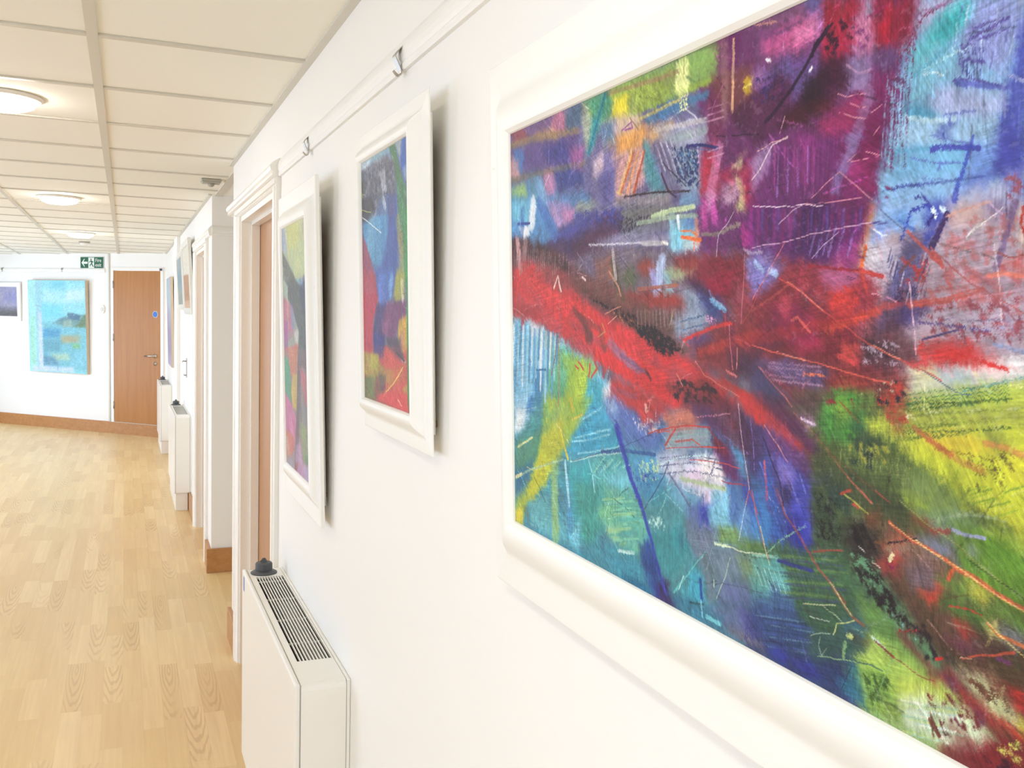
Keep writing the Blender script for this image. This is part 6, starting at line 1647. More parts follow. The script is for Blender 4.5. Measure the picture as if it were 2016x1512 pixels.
('line',[(472.1,97.8,1.2),(477,85.7,1.1),(483.5,72.2,1.1)],(190,220,160),{'broken':0.15}),
('poly',[(532,194),(567,199),(579,192),(572,181),(563,172),(543,171),(534,178)],(72,140,52),{'rough':6,'dry':0.03,'var':0.2,'ang':-102}),
('poly',[(547,198),(562,197),(567,187),(552,187)],(150,176,50),{'dry':0.12,'ang':-160}),
('brush',[(552,198,0.9),(560,193,0.9),(570,186,0.9)],(150,70,40),{}),
('poly',[(560,187),(572,188),(573,182),(565,182)],(30,74,66),{'dry':0.05,'ang':-36}),
('poly',[(567,197),(607,206),(608,203),(583,195),(569,194)],(104,96,50),{'dry':0.1,'var':0.25,'ang':-169}),
('poly',[(574,191),(583,193),(581,190),(575,189)],(40,60,40),{'dry':0.1,'ang':-167}),
('poly',[(572,188),(592,191),(594,185),(581,182)],(190,206,60),{'dry':0.15,'ang':-168}),
('poly',[(594,202),(609,206),(610,190),(603,184),(594,190)],(150,90,50),{'dry':0.15,'var':0.3,'ang':-124}),
('speck',[(590,201),(610,205),(611,187),(592,186)],(190,56,44),{'cover':0.5,'size':5,'ang':6}),
('speck',[(607,196),(615,199),(616,191),(607,192)],(240,226,190),{'cover':0.45,'size':3,'ang':6}),
('poly',[(607,203),(687,214),(688,195),(654,192),(606,182)],(170,180,66),{'dry':0.03,'var':0.14,'ang':-169}),
('brush',[(607,201,1),(645,206,1),(679,211,0.9)],(60,90,40),{'al':0.8,'dry':0.4}),
('brush',[(606,198,1),(636,203,1),(662,208,1)],(60,90,40),{'al':0.8,'dry':0.4}),
('brush',[(608,197,1),(627,200,1),(644,204,1)],(120,140,50),{'al':0.8,'dry':0.4}),
('brush',[(616,196,1),(654,202,1),(687,207,0.9)],(120,140,50),{'al':0.8,'dry':0.4}),
('brush',[(605,188,1.1),(640,194,1),(671,199,0.9)],(120,140,50),{'al':0.8,'dry':0.4}),
('brush',[(608,186,1),(627,190,1),(645,194,1)],(84,110,40),{'al':0.8,'dry':0.4}),
('brush',[(606,184,1.1),(645,190,1),(679,196,0.9)],(60,90,40),{'al':0.8,'dry':0.4}),
('brush',[(601,180,1.1),(629,185,1),(654,190,1)],(120,140,50),{'al':0.8,'dry':0.4}),
('brush',[(605,179,1.1),(620,183,1),(636,186,1)],(60,90,40),{'al':0.8,'dry':0.4}),
('brush',[(613,201,1.1),(624,203,1.1)],(206,210,90),{'al':0.7,'dry':0.45}),
('brush',[(623,198,1.1),(634,200,1.1)],(196,200,150),{'al':0.7,'dry':0.45}),
('brush',[(633,195,1.1),(643,197,1.1)],(120,130,60),{'al':0.7,'dry':0.45}),
('brush',[(642,192,1.1),(652,194,1)],(206,210,90),{'al':0.7,'dry':0.45}),
('brush',[(651,202,1),(660,204,1)],(196,200,150),{'al':0.7,'dry':0.45}),
('brush',[(659,199,1),(669,200,1)],(120,130,60),{'al':0.7,'dry':0.45}),
('brush',[(668,196,1),(677,198,1)],(206,210,90),{'al':0.7,'dry':0.45}),
('brush',[(676,205,1),(684,207,1)],(196,200,150),{'al':0.7,'dry':0.45}),
('brush',[(615,195,1.1),(626,197,1.1)],(120,130,60),{'al':0.7,'dry':0.45}),
('brush',[(625,192,1.1),(636,194,1.1)],(206,210,90),{'al':0.7,'dry':0.45}),
('poly',[(596,177),(620,185),(645,190),(687,196),(689,151),(678,143),(652,152),(629,162),(608,172)],(206,214,50),{'rough':8,'var':0.08,'ang':-159}),
('poly',[(620,184),(643,189),(680,185),(636,176)],(226,200,50),{'dry':0.1,'ang':-1}),
('brush',[(624,184,4.5),(636,178,4.3),(649,173,4.1),(664,170,4)],(206,140,60),{'al':0.75,'dry':0.4}),
('brush',[(614,188,3.6),(629,181,3.5),(642,176,3.4)],(190,100,50),{'al':0.75,'dry':0.4}),
('brush',[(663,186,3.5),(676,185,3.4),(688,182,3.4)],(206,130,70),{'al':0.7,'dry':0.35}),
('poly',[(662,192),(673,190),(676,188),(669,183),(665,188)],(110,124,60),{'rough':6,'dry':0.15,'ang':-30}),
('speck',[(645,180),(680,184),(686,159),(651,168)],(120,110,40),{'cover':0.36,'size':5,'ang':9}),
('speck',[(657,166),(665,166),(664,156),(657,158)],(90,96,40),{'cover':0.6,'size':5,'ang':10}),
('poly',[(672,184),(688,185),(688,168),(677,169)],(224,220,50),{'dry':0.05,'ang':-158}),
('brush',[(652,157,1),(666,163,1)],(150,180,50),{'al':0.75,'dry':0.42}),
('brush',[(655,156,1),(669,162,1)],(110,150,50),{'al':0.75,'dry':0.42}),
('brush',[(659,154,1),(673,160,1)],(206,214,90),{'al':0.75,'dry':0.42}),
('brush',[(663,152,1),(676,159,1)],(150,180,50),{'al':0.75,'dry':0.42}),
('brush',[(666,151,1),(680,157,1)],(110,150,50),{'al':0.75,'dry':0.42}),
('brush',[(670,150,1),(683,156,1)],(206,214,90),{'al':0.75,'dry':0.42}),
('brush',[(673,148,1),(686,154,1)],(150,180,50),{'al':0.75,'dry':0.42}),
('brush',[(676,161,1),(689,167,1)],(110,150,50),{'al':0.75,'dry':0.42}),
('brush',[(680,160,1),(692,166,0.9)],(206,214,90),{'al':0.75,'dry':0.42}),
('brush',[(652,152,1),(666,159,1)],(150,180,50),{'al':0.75,'dry':0.42}),
('brush',[(656,151,1),(670,157,1)],(110,150,50),{'al':0.75,'dry':0.42}),
('brush',[(660,150,1),(674,156,1)],(206,214,90),{'al':0.75,'dry':0.42}),
('poly',[(532,169),(563,172),(596,176),(610,170),(629,162),(652,152),(677,141),(690,142),(690,131),(665,138),(647,138),(627,137),(607,144),(582,153),(561,156),(538,160)],(84,104,48),{'rough':8,'var':0.25,'ang':-23}),
('poly',[(607,160),(629,162),(650,152),(645,143),(627,142),(611,146),(605,150)],(120,144,74),{'dry':0.05,'var':0.12,'ang':-15}),
('poly',[(610,146),(617,146),(627,143),(625,142),(613,143)],(160,184,50),{'dry':0.05,'ang':-15}),
('poly',[(562,177),(579,179),(590,176),(584,170),(568,172)],(44,66,50),{'dry':0.1,'ang':-8}),
('speck',[(553,172),(595,177),(606,164),(568,158)],(150,150,50),{'cover':0.5,'size':6,'ang':-101}),
('speck',[(558,173),(584,175),(584,157),(561,156)],(36,56,46),{'cover':0.5,'size':7,'ang':8}),
('brush',[(555,171,0.8),(554,160,0.9)],(150,150,80),{'al':0.6,'dry':0.5}),
('brush',[(558,171,0.8),(557,160,0.8)],(150,150,80),{'al':0.6,'dry':0.5}),
('brush',[(562,170,0.8),(560,159,0.8)],(150,150,80),{'al':0.6,'dry':0.5}),
('brush',[(565,170,0.8),(563,159,0.8)],(150,150,80),{'al':0.6,'dry':0.5}),
('brush',[(568,170,0.8),(566,159,0.8)],(150,150,80),{'al':0.6,'dry':0.5}),
('brush',[(571,170,0.8),(570,158,0.8)],(150,150,80),{'al':0.6,'dry':0.5}),
('brush',[(574,170,0.8),(573,158,0.8)],(150,150,80),{'al':0.6,'dry':0.5}),
('brush',[(577,170,0.8),(576,158,0.8)],(150,150,80),{'al':0.6,'dry':0.5}),
('brush',[(580,170,0.8),(579,158,0.8)],(150,150,80),{'al':0.6,'dry':0.5}),
('brush',[(583,170,0.8),(582,157,0.8)],(150,150,80),{'al':0.6,'dry':0.5}),
('brush',[(586,169,0.8),(585,157,0.8)],(150,150,80),{'al':0.6,'dry':0.5}),
('brush',[(589,169,0.8),(588,157,0.8)],(150,150,80),{'al':0.6,'dry':0.5}),
('brush',[(592,169,0.8),(591,156,0.8)],(150,150,80),{'al':0.6,'dry':0.5}),
('brush',[(595,169,0.8),(594,156,0.8)],(150,150,80),{'al':0.6,'dry':0.5}),
('brush',[(598,169,0.7),(596,156,0.8)],(150,150,80),{'al':0.6,'dry':0.5}),
('brush',[(601,169,0.7),(599,156,0.7)],(150,150,80),{'al':0.6,'dry':0.5}),
('brush',[(603,169,0.7),(602,156,0.7)],(150,150,80),{'al':0.6,'dry':0.5}),
('brush',[(606,168,0.7),(605,155,0.7)],(150,150,80),{'al':0.6,'dry':0.5}),
('brush',[(609,168,0.7),(608,155,0.7)],(150,150,80),{'al':0.6,'dry':0.5}),
('brush',[(612,168,0.7),(610,155,0.7)],(150,150,80),{'al':0.6,'dry':0.5}),
('poly',[(530,159),(561,156),(584,150),(605,142),(615,136),(607,129),(594,130),(580,130),(556,138),(533,141)],(66,76,46),{'var':0.3,'rough':6,'ang':-21}),
('poly',[(538,145),(556,143),(564,132),(561,125),(544,130)],(36,58,54),{'dry':0.05,'ang':-45}),
('poly',[(527,140),(544,132),(551,124),(564,114),(554,101),(531,96),(528,116)],(54,74,48),{'var':0.35,'ang':-59}),
('speck',[(527,136),(554,134),(559,106),(531,100)],(30,30,30),{'cover':0.5,'size':4,'ang':12}),
('poly',[(615,137),(646,146),(665,138),(652,134),(631,135)],(120,150,100),{'dry':0.1,'var':0.2,'ang':-5}),
('brush',[(626,134,1.1),(652,147,1)],(150,170,130),{'al':0.6,'dry':0.45}),
('brush',[(630,136,1.1),(657,147,1)],(150,170,130),{'al':0.6,'dry':0.45}),
('brush',[(635,138,1.1),(663,147,1)],(150,170,130),{'al':0.6,'dry':0.45}),
('brush',[(640,141,1.1),(668,147,1)],(150,170,130),{'al':0.6,'dry':0.45}),
('brush',[(645,143,1.1),(673,147,1)],(150,170,130),{'al':0.6,'dry':0.45}),
('brush',[(649,145,1.1),(678,146,1)],(150,170,130),{'al':0.6,'dry':0.45}),
('line',[(506.8,186,1),(532,172.1,1.2),(548,159.8,1.4),(558.2,151.5,1.5),(570.6,143.1,1.6),(582.5,136.7,1.7)],(150,90,60),{}),
('line',[(560.7,150.2,0.9),(573,142.7,1.3),(581.3,137.3,1.7)],(206,100,80),{'broken':0.1}),
('line',[(542.7,164.4,1),(568,152.3,0.9),(595.9,141,0.9)],(110,70,40),{'broken':0.1}),
('line',[(584.6,145.6,1),(597,140.8,1)],(170,70,60),{}),
('line',[(604.5,143.5,0.7),(621.5,135.4,0.7),(652.7,123.5,0.6),(679.3,110.9,0.6)],(150,150,80),{'broken':0.1}),
('line',[(558.6,138.2,1.5),(570.9,133.5,1.5),(579.2,130,1.4)],(176,176,70),{'broken':0.1}),
('brush',[(555,138,2.1),(563,142,2.1)],(170,60,44),{'dry':0.2}),
('brush',[(566,133,1.8),(571,133,1.8)],(170,60,44),{}),
('poly',[(579,130),(589,133),(587,125),(580,125)],(150,60,40),{'dry':0.25,'ang':-46}),
('poly',[(647,138),(666,139),(678,140),(690,136),(691,106),(681,103),(660,118),(641,127),(632,133)],(96,130,42),{'var':0.2,'rough':6,'ang':-19}),
('poly',[(665,138),(690,138),(690,132),(680,134)],(206,222,70),{'rough':5,'ang':-3}),
('poly',[(660,135),(682,135),(689,128),(690,114),(670,123)],(96,150,40),{'dry':0.05,'ang':-26}),
('poly',[(554,121),(569,126),(585,124),(592,116),(597,108),(593,99),(606,90),(608,82),(586,75),(567,88),(554,103)],(52,42,40),{'var':0.35,'rough':8,'ang':-39}),
('speck',[(554,119),(574,125),(592,107),(576,100)],(30,22,24),{'cover':0.6,'size':5,'ang':-32}),
('speck',[(559,103),(586,104),(598,83),(575,82)],(96,150,110),{'cover':0.42,'size':5,'ang':-45}),
('poly',[(585,131),(598,130),(614,126),(628,122),(646,112),(657,102),(654,95),(611,82),(604,96),(595,106)],(110,84,60),{'var':0.25,'rough':6,'ang':-17}),
('poly',[(603,111),(628,119),(638,110),(634,104),(610,100)],(120,86,70),{'dry':0.1,'ang':-2}),
('poly',[(614,106),(628,113),(632,103),(618,99)],(110,90,110),{'dry':0.2,'ang':-11}),
('poly',[(590,112),(597,116),(610,123),(615,122),(605,116),(592,111)],(196,80,60),{'dry':0.1,'ang':-156}),
('brush',[(592,114,1.1),(605,118,1.1),(618,123,1.1)],(40,30,40),{}),
('poly',[(597,113),(610,117),(606,112),(597,109)],(170,170,140),{'dry':0.2,'ang':-159}),
('poly',[(589,100),(597,107),(603,112),(609,113),(602,103),(604,98),(595,97)],(196,50,46),{'rough':5,'dry':0.05,'ang':-130}),
('brush',[(598,105,2.8),(600,109,2.8)],(226,210,160),{'dry':0.15}),
('speck',[(586,100),(606,109),(604,97),(589,94)],(120,30,70),{'cover':0.5,'size':4,'ang':15}),
('line',[(583.5,99.7,1),(590.4,98,1)],(226,190,180),{}),
('line',[(571.5,107.3,1),(577.6,104.3,1)],(206,200,200),{'broken':0.2}),
('poly',[(618,123),(628,126),(645,125),(647,118),(638,117),(626,119)],(120,124,160),{'dry':0.12,'var':0.2,'ang':-8}),
('poly',[(628,132),(639,135),(643,131),(632,130)],(150,150,190),{'dry':0.15,'ang':-4}),
('brush',[(643,134,2.4),(652,133,2.4),(665,134,2.3)],(150,156,190),{'dry':0.3}),
('brush',[(629,130,3.1),(641,132,3.1)],(150,60,50),{'al':0.8,'dry':0.3}),
('poly',[(613,135),(628,134),(631,130),(618,133)],(140,60,40),{'dry':0.2,'ang':-19}),
('poly',[(654,127),(658,127),(660,123),(655,123)],(150,160,196),{'dry':0.2,'ang':-49}),
('line',[(596.3,128.4,2.6),(605.1,124.4,2.7),(615.8,121.1,2.7),(628,119.1,2.8),(639.8,115.7,3),(649.4,111.9,3.1),(662.2,109.1,3.1),(672.7,106.1,3.2),(682.8,103.7,3.3)],(206,84,60),{}),
('line',[(597.4,127.8,0.6),(615.8,121.1,0.7),(639.8,115.7,0.7),(653.1,110.5,0.8),(667.5,107.6,0.9),(681.2,104.1,1)],(240,180,110),{'broken':0.15}),
('line',[(617.8,121.6,0.7),(639.9,114.9,0.7),(656.8,110,0.7),(672.7,106.1,0.7)],(236,206,120),{'broken':0.2}),
('poly',[(653,109),(660,108),(669,106),(664,100),(657,102)],(206,190,70),{'dry':0.1,'ang':-23}),
('brush',[(642,105,2.6),(644,110,2.6)],(190,80,50),{'dry':0.15}),
('poly',[(624,92),(630,93),(636,99),(633,90),(628,89)],(200,56,50),{'rough':3,'ang':-135}),
('poly',[(463,83),(494,90),(527,94),(554,102),(567,88),(577,72),(504,51),(463,39)],(66,104,70),{'var':0.25,'rough':6,'ang':8}),
('brush',[(494,85,1.6),(550,95,1.4)],(50,80,84),{'al':0.75,'dry':0.42}),
('brush',[(496,82,1.6),(553,93,1.4)],(96,130,70),{'al':0.75,'dry':0.42}),
('brush',[(498,80,1.6),(557,91,1.4)],(60,70,110),{'al':0.75,'dry':0.42}),
('brush',[(500,77,1.6),(561,89,1.4)],(50,80,84),{'al':0.75,'dry':0.42}),
('brush',[(502,75,1.5),(564,88,1.4)],(96,130,70),{'al':0.75,'dry':0.42}),
('brush',[(495,70,1.6),(550,81,1.4)],(60,70,110),{'al':0.75,'dry':0.42}),
('brush',[(497,68,1.6),(554,80,1.4)],(50,80,84),{'al':0.75,'dry':0.42}),
('brush',[(499,65,1.6),(558,78,1.4)],(96,130,70),{'al':0.75,'dry':0.42}),
('brush',[(501,63,1.5),(562,76,1.4)],(60,70,110),{'al':0.75,'dry':0.42}),
('brush',[(503,60,1.5),(565,74,1.4)],(50,80,84),{'al':0.75,'dry':0.42}),
('brush',[(496,56,1.6),(551,68,1.4)],(96,130,70),{'al':0.75,'dry':0.42}),
('brush',[(498,53,1.6),(555,66,1.4)],(60,70,110),{'al':0.75,'dry':0.42}),
('brush',[(493,78,2.7),(515,79,2.6),(529,80,2.5)],(44,54,130),{'dry':0.15}),
('brush',[(463,75,2.1),(490,80,2)],(150,200,180),{'dry':0.35}),
('poly',[(463,73),(491,79),(503,68),(506,60),(492,47),(463,39)],(92,170,170),{'dry':0.08,'var':0.2,'ang':-48}),
('line',[(466.1,67.7,1),(474.4,54.4,1)],(170,214,206),{'broken':0.3}),
('line',[(471.6,68.2,1),(480.1,54.8,1)],(170,214,206),{'broken':0.3}),
('line',[(477,68.6,1),(485.7,55.2,1)],(170,214,206),{'broken':0.3}),
('line',[(482.3,69.1,1),(491.2,55.5,1)],(170,214,206),{'broken':0.3}),
('line',[(487.6,69.6,1),(496.7,55.9,0.9)],(170,214,206),{'broken':0.3}),
('line',[(492.8,70.1,0.9),(502,56.2,0.9)],(170,214,206),{'broken':0.3}),
('poly',[(485,58),(494,59),(499,49),(486,45)],(60,90,150),{'dry':0.2,'ang':-26}),
('brush',[(528,93,1.3),(544,98,1.2),(557,101,1.2)],(150,70,60),{'dry':0.25}),
('poly',[(544,102),(562,101),(564,98),(547,96)],(60,90,60),{'dry':0.2,'ang':-1}),
('poly',[(332,14),(345,22),(350,3),(334,3)],(52,30,90),{'dry':0.05,'ang':-70}),
('poly',[(345,12),(384,16),(427,16),(425,6),(372,2)],(50,120,150),{'dry':0.08,'var':0.2,'ang':2}),
('poly',[(400,14),(475,43),(476,8),(427,7)],(92,106,150),{'dry':0.08,'var':0.25,'ang':-37}),
('brush',[(404,9,3.9),(423,9,3.8)],(110,200,214),{'dry':0.25}),
('poly',[(448,29),(476,33),(476,12),(455,10)],(80,84,150),{'dry':0.15,'ang':-63}),
('brush',[(457,27,0.8),(455,7,0.8)],(50,54,130),{'dry':0.45}),
('brush',[(459,28,0.8),(457,6,0.8)],(50,54,130),{'dry':0.45}),
('brush',[(462,29,0.8),(460,10,0.8)],(50,54,130),{'dry':0.45}),
('brush',[(464,30,0.8),(462,9,0.8)],(50,54,130),{'dry':0.45}),
('brush',[(466,30,0.8),(464,9,0.8)],(50,54,130),{'dry':0.45}),
('brush',[(469,31,0.8),(467,12,0.8)],(50,54,130),{'dry':0.45}),
('brush',[(471,32,0.8),(469,12,0.8)],(50,54,130),{'dry':0.45}),
('brush',[(473,32,0.8),(471,11,0.8)],(50,54,130),{'dry':0.45}),
('brush',[(476,33,0.8),(474,14,0.8)],(50,54,130),{'dry':0.45}),
('poly',[(434,9),(476,12),(476,6),(445,6)],(120,110,130),{'dry':0.2,'ang':2}),
('brush',[(380,14,1.7),(400,18,1.6)],(30,80,90),{'dry':0.2}),
('brush',[(396,20,2.1),(398,7,2.1)],(120,200,226),{'dry':0.3}),
('poly',[(463,45),(504,56),(513,52),(508,33),(464,21)],(60,90,140),{'dry':0.05,'var':0.25,'ang':7}),
('poly',[(463,34),(510,46),(528,36),(522,24),(496,19),(464,19)],(46,70,120),{'dry':0.04,'var':0.25,'ang':10}),
('poly',[(464,21),(496,23),(528,20),(565,31),(573,30),(558,8),(523,6),(483,6),(464,7)],(40,56,104),{'var':0.3,'ang':12}),
('poly',[(483,10),(502,15),(505,8),(490,6)],(44,54,160),{'dry':0.08,'ang':-12}),
('poly',[(511,10),(528,14),(537,8),(523,6)],(44,50,150),{'dry':0.1,'ang':-12}),
('brush',[(467,30,1),(522,42,1)],(90,130,160),{'al':0.75,'dry':0.45}),
('brush',[(473,30,1),(525,41,1)],(34,50,90),{'al':0.75,'dry':0.45}),
('brush',[(479,29,1),(529,40,1)],(60,80,150),{'al':0.75,'dry':0.45}),
('brush',[(485,28,1),(532,38,1)],(90,130,160),{'al':0.75,'dry':0.45}),
('brush',[(472,21,1),(524,33,1)],(34,50,90),{'al':0.75,'dry':0.45}),
('brush',[(478,20,1),(527,31,1)],(60,80,150),{'al':0.75,'dry':0.45}),
('brush',[(484,19,1),(530,30,1)],(90,130,160),{'al':0.75,'dry':0.45}),
('brush',[(470,12,1),(522,25,1)],(34,50,90),{'al':0.75,'dry':0.45}),
('brush',[(476,11,1),(526,23,1)],(60,80,150),{'al':0.75,'dry':0.45}),
('brush',[(482,11,1),(529,22,1)],(90,130,160),{'al':0.75,'dry':0.45}),
('poly',[(510,60),(567,74),(577,62),(584,52),(570,44),(552,42),(525,40),(513,47)],(56,92,62),{'dry':0.04,'var':0.25,'ang':9}),
('poly',[(557,53),(577,60),(575,51),(557,47)],(54,100,120),{'dry':0.15,'ang':11}),
('poly',[(525,35),(567,47),(580,44),(570,35),(528,21)],(52,84,80),{'dry':0.08,'var':0.25,'ang':12}),
('line',[(528.1,88,1.8),(537.9,81.9,2.1),(547.4,75.9,2.3),(556.7,68.3,2.6),(567,59.5,2.7),(576.9,57.1,2.6)],(150,90,66),{}),
('line',[(546,76.5,1.2),(556.7,68.3,1.2),(567,60.4,1.1)],(206,206,140),{'broken':0.1}),
('line',[(520.3,54.7,1.1),(538.4,59.6,1.1),(551.6,63.1,1.1)],(196,206,150),{'broken':0.15}),
('line',[(538.4,59.6,0.7),(549.1,56.7,0.7),(558.3,54,0.7)],(170,190,150),{}),
('line',[(527.6,48.1,0.7),(546.6,50.3,0.7)],(190,200,180),{'broken':0.2}),
('line',[(552,45.4,1.7),(553.2,50.5,1.2),(564.6,55.5,1.2),(569.5,58.4,1.2)],(196,206,120),{}),
('line',[(549.5,42.7,1.3),(552,47.3,1.3)],(190,200,140),{}),
('line',[(527.8,34.6,0.8),(538.8,40.1,0.8),(546.8,41.8,0.8)],(160,190,160),{'broken':0.2}),
('line',[(537.5,36.8,1.1),(536.3,30.6,1.3),(539.1,24.9,0.9),(544.4,31.5,0.9)],(130,160,140),{'broken':0.15}),
('line',[(535.1,22.5,0.9),(552.5,27.2,0.9),(572.7,32,0.9)],(150,190,130),{'broken':0.2}),
('line',[(570.2,31.6,1.1),(583.5,34.1,1.1),(594.1,34.4,1.2)],(40,80,90),{}),
('brush',[(564,46,3.5),(567,47,3.5)],(190,206,120),{'dry':0.15}),
('brush',[(561,41,3.2),(560,31,3.2)],(120,160,110),{'dry':0.35}),
('poly',[(558,8),(568,28),(574,29),(579,8),(571,7)],(44,110,120),{'dry':0.05,'var':0.2,'ang':-74}),
('line',[(567.8,27.5,1),(558.1,9,1)],(30,60,90),{}),
('poly',[(558,12),(566,18),(571,9),(563,8)],(50,120,170),{'dry':0.15,'ang':-57}),
('poly',[(569,75),(584,75),(604,67),(611,61),(626,51),(633,45),(612,44),(594,47),(584,52),(577,62)],(96,140,66),{'rough':6,'var':0.18,'ang':-17}),
('poly',[(584,50),(596,53),(622,50),(637,47),(643,44),(627,38),(601,32),(578,27),(573,32)],(160,190,80),{'rough':6,'var':0.12,'ang':4}),
('poly',[(575,31),(596,35),(608,34),(610,23),(590,10),(581,8)],(122,166,70),{'dry':0.04,'var':0.15,'ang':-74}),
('speck',[(575,28),(601,35),(601,16),(582,8)],(60,90,40),{'cover':0.55,'size':4,'ang':-74}),
('poly',[(596,30),(627,40),(645,40),(641,29),(621,22),(607,22)],(196,214,80),{'dry':0.04,'var':0.1,'ang':11}),
('poly',[(608,22),(627,33),(649,33),(666,29),(675,24),(659,12),(634,8),(611,8),(611,16)],(206,222,190),{'dry':0.04,'var':0.12,'ang':12}),
('brush',[(608,21,1.2),(633,27,1.2)],(236,240,226),{'al':0.75,'dry':0.42}),
('brush',[(613,21,1.2),(638,27,1.1)],(150,196,160),{'al':0.75,'dry':0.42}),
('brush',[(618,21,1.2),(644,28,1.1)],(190,210,120),{'al':0.75,'dry':0.42}),
('brush',[(623,21,1.2),(649,28,1.1)],(170,210,200),{'al':0.75,'dry':0.42}),
('brush',[(628,22,1.2),(654,28,1.1)],(236,240,226),{'al':0.75,'dry':0.42}),
('brush',[(610,12,1.2),(634,18,1.2)],(150,196,160),{'al':0.75,'dry':0.42}),
('brush',[(615,12,1.2),(639,18,1.1)],(190,210,120),{'al':0.75,'dry':0.42}),
('brush',[(620,12,1.2),(644,18,1.1)],(170,210,200),{'al':0.75,'dry':0.42}),
('brush',[(625,12,1.2),(650,19,1.1)],(236,240,226),{'al':0.75,'dry':0.42}),
('brush',[(630,12,1.2),(655,19,1.1)],(150,196,160),{'al':0.75,'dry':0.42}),
('brush',[(612,3,1.2),(635,8,1.2)],(190,210,120),{'al':0.75,'dry':0.42}),
('brush',[(617,3,1.2),(640,9,1.1)],(170,210,200),{'al':0.75,'dry':0.42}),
('brush',[(621,25,1.6),(645,9,1.6)],(236,240,226),{'al':0.75,'dry':0.42}),
('brush',[(626,25,1.1),(650,32,1.1)],(150,196,160),{'al':0.75,'dry':0.42}),
('brush',[(631,25,1.1),(655,32,1.1)],(190,210,120),{'al':0.75,'dry':0.42}),
('brush',[(613,16,1.2),(635,22,1.1)],(170,210,200),{'al':0.75,'dry':0.42}),
('poly',[(583,10),(610,18),(611,8),(595,7)],(120,150,60),{'dry':0.1,'var':0.2,'ang':7}),
('line',[(586.6,51.3,1.6),(596,47.4,2.1),(602.8,46.3,2.4)],(120,50,50),{}),
('line',[(600.5,46.4,0.8),(613.9,43.4,0.8),(624.5,41.3,0.8),(633.7,42.3,0.7)],(150,60,60),{}),
('poly',[(631,43),(636,47),(642,49),(642,46),(636,45),(635,42)],(150,36,44),{'rough':2,'ang':-152}),
('brush',[(585,52,1.8),(595,49,1.8)],(170,190,190),{'dry':0.3}),
('poly',[(567,48),(583,49),(582,47),(570,45)],(60,44,40),{'dry':0.1,'ang':4}),
('poly',[(570,88),(588,94),(599,86),(611,75),(626,66),(636,58),(642,50),(630,49),(611,61),(595,72),(576,80)],(84,130,90),{'dry':0.06,'var':0.3,'ang':-28}),
('speck',[(564,91),(588,98),(608,78),(622,65),(604,66),(586,74)],(36,28,32),{'cover':0.6,'size':5,'ang':-25}),
('speck',[(600,75),(626,73),(644,54),(628,52)],(40,30,38),{'cover':0.6,'size':6,'ang':-25}),
('speck',[(595,72),(616,70),(630,58),(611,61)],(120,170,180),{'cover':0.4,'size':5,'ang':18}),
('poly',[(608,60),(613,61),(624,54),(634,50),(630,47),(620,54)],(130,34,48),{'rough':4,'ang':-28}),
('poly',[(607,64),(622,69),(611,64)],(120,40,44),{'ang':14}),
('poly',[(585,102),(610,100),(631,89),(651,84),(670,74),(687,68),(693,63),(693,41),(686,48),(670,56),(652,62),(642,65),(626,73),(605,87),(588,94)],(92,64,50),{'rough':8,'var':0.3,'ang':-22}),
('poly',[(610,104),(626,104),(633,98),(614,93)],(110,90,100),{'dry':0.2,'ang':-11}),
('poly',[(626,91),(650,95),(665,92),(669,85),(651,84),(633,88)],(74,110,46),{'dry':0.08,'var':0.2,'ang':-0}),
('poly',[(634,102),(656,112),(668,106),(663,96),(648,98)],(90,120,50),{'dry':0.1,'ang':-23}),
('poly',[(642,71),(662,75),(683,75),(670,70),(650,67)],(100,50,70),{'dry':0.15,'var':0.25,'ang':9}),
('poly',[(639,85),(657,81),(664,74),(651,75)],(104,70,60),{'dry':0.1,'ang':-21}),
('poly',[(660,74),(692,73),(693,59),(675,64)],(76,60,40),{'dry':0.05,'var':0.25,'ang':-14}),
('poly',[(650,119),(690,129),(691,98),(668,106),(656,112)],(100,150,44),{'dry':0.05,'var':0.15,'al':0.8,'ang':-18}),
('poly',[(654,109),(663,109),(670,105),(665,97),(656,102)],(196,186,60),{'dry':0.1,'ang':-29}),
('line',[(639.2,115.9,3.1),(648,113.4,3.2),(659.2,110.9,3.3),(670.1,106.9,3.5),(682.2,103.6,3.5),(691.1,101.8,3.6)],(210,96,60),{}),
('line',[(642.2,115.1,0.9),(655.5,111.4,1.1),(670.1,106.6,1.2),(691.1,101.1,1.3)],(244,196,110),{'broken':0.1}),
('line',[(655.2,120,0.7),(668,114.8,0.7),(681.9,111,0.7),(690.9,106.9,0.7)],(60,70,40),{}),
('poly',[(664,91),(678,94),(692,88),(691,94),(686,98),(674,100)],(96,140,50),{'dry':0.1,'ang':-11}),
('poly',[(676,87),(686,88),(692,86),(683,84)],(140,150,180),{'dry':0.15,'ang':0}),
('line',[(669,88.2,1.9),(674.4,83.8,2.5),(683,82.9,2.9),(691.8,82.1,3.5)],(214,110,60),{}),
('line',[(669,88.2,0.8),(677.9,82.7,0.8),(692,77.7,0.8)],(230,206,110),{'broken':0.1}),
('line',[(652.6,62.3,1.2),(662.6,67.4,1.5),(674.8,72.5,1.8),(685.7,77.8,2.1)],(206,80,54),{}),
('line',[(651.6,62.3,0.9),(659,64.9,0.9)],(236,170,140),{}),
('brush',[(675,71,2),(683,71,1.9)],(120,60,110),{'dry':0.2}),
('poly',[(669,87),(674,87),(671,83)],(220,214,110),{'ang':-22}),
('poly',[(623,93),(628,93),(636,98),(634,90),(629,89)],(200,50,46),{'rough':3,'ang':-142}),
('poly',[(648,82),(652,81),(658,79),(654,76),(651,79)],(214,40,36),{'rough':2,'ang':-27}),
('brush',[(635,56,2.2),(639,58,2.2)],(200,40,40),{}),
('brush',[(643,108,2.7),(645,111,2.7)],(200,90,50),{}),
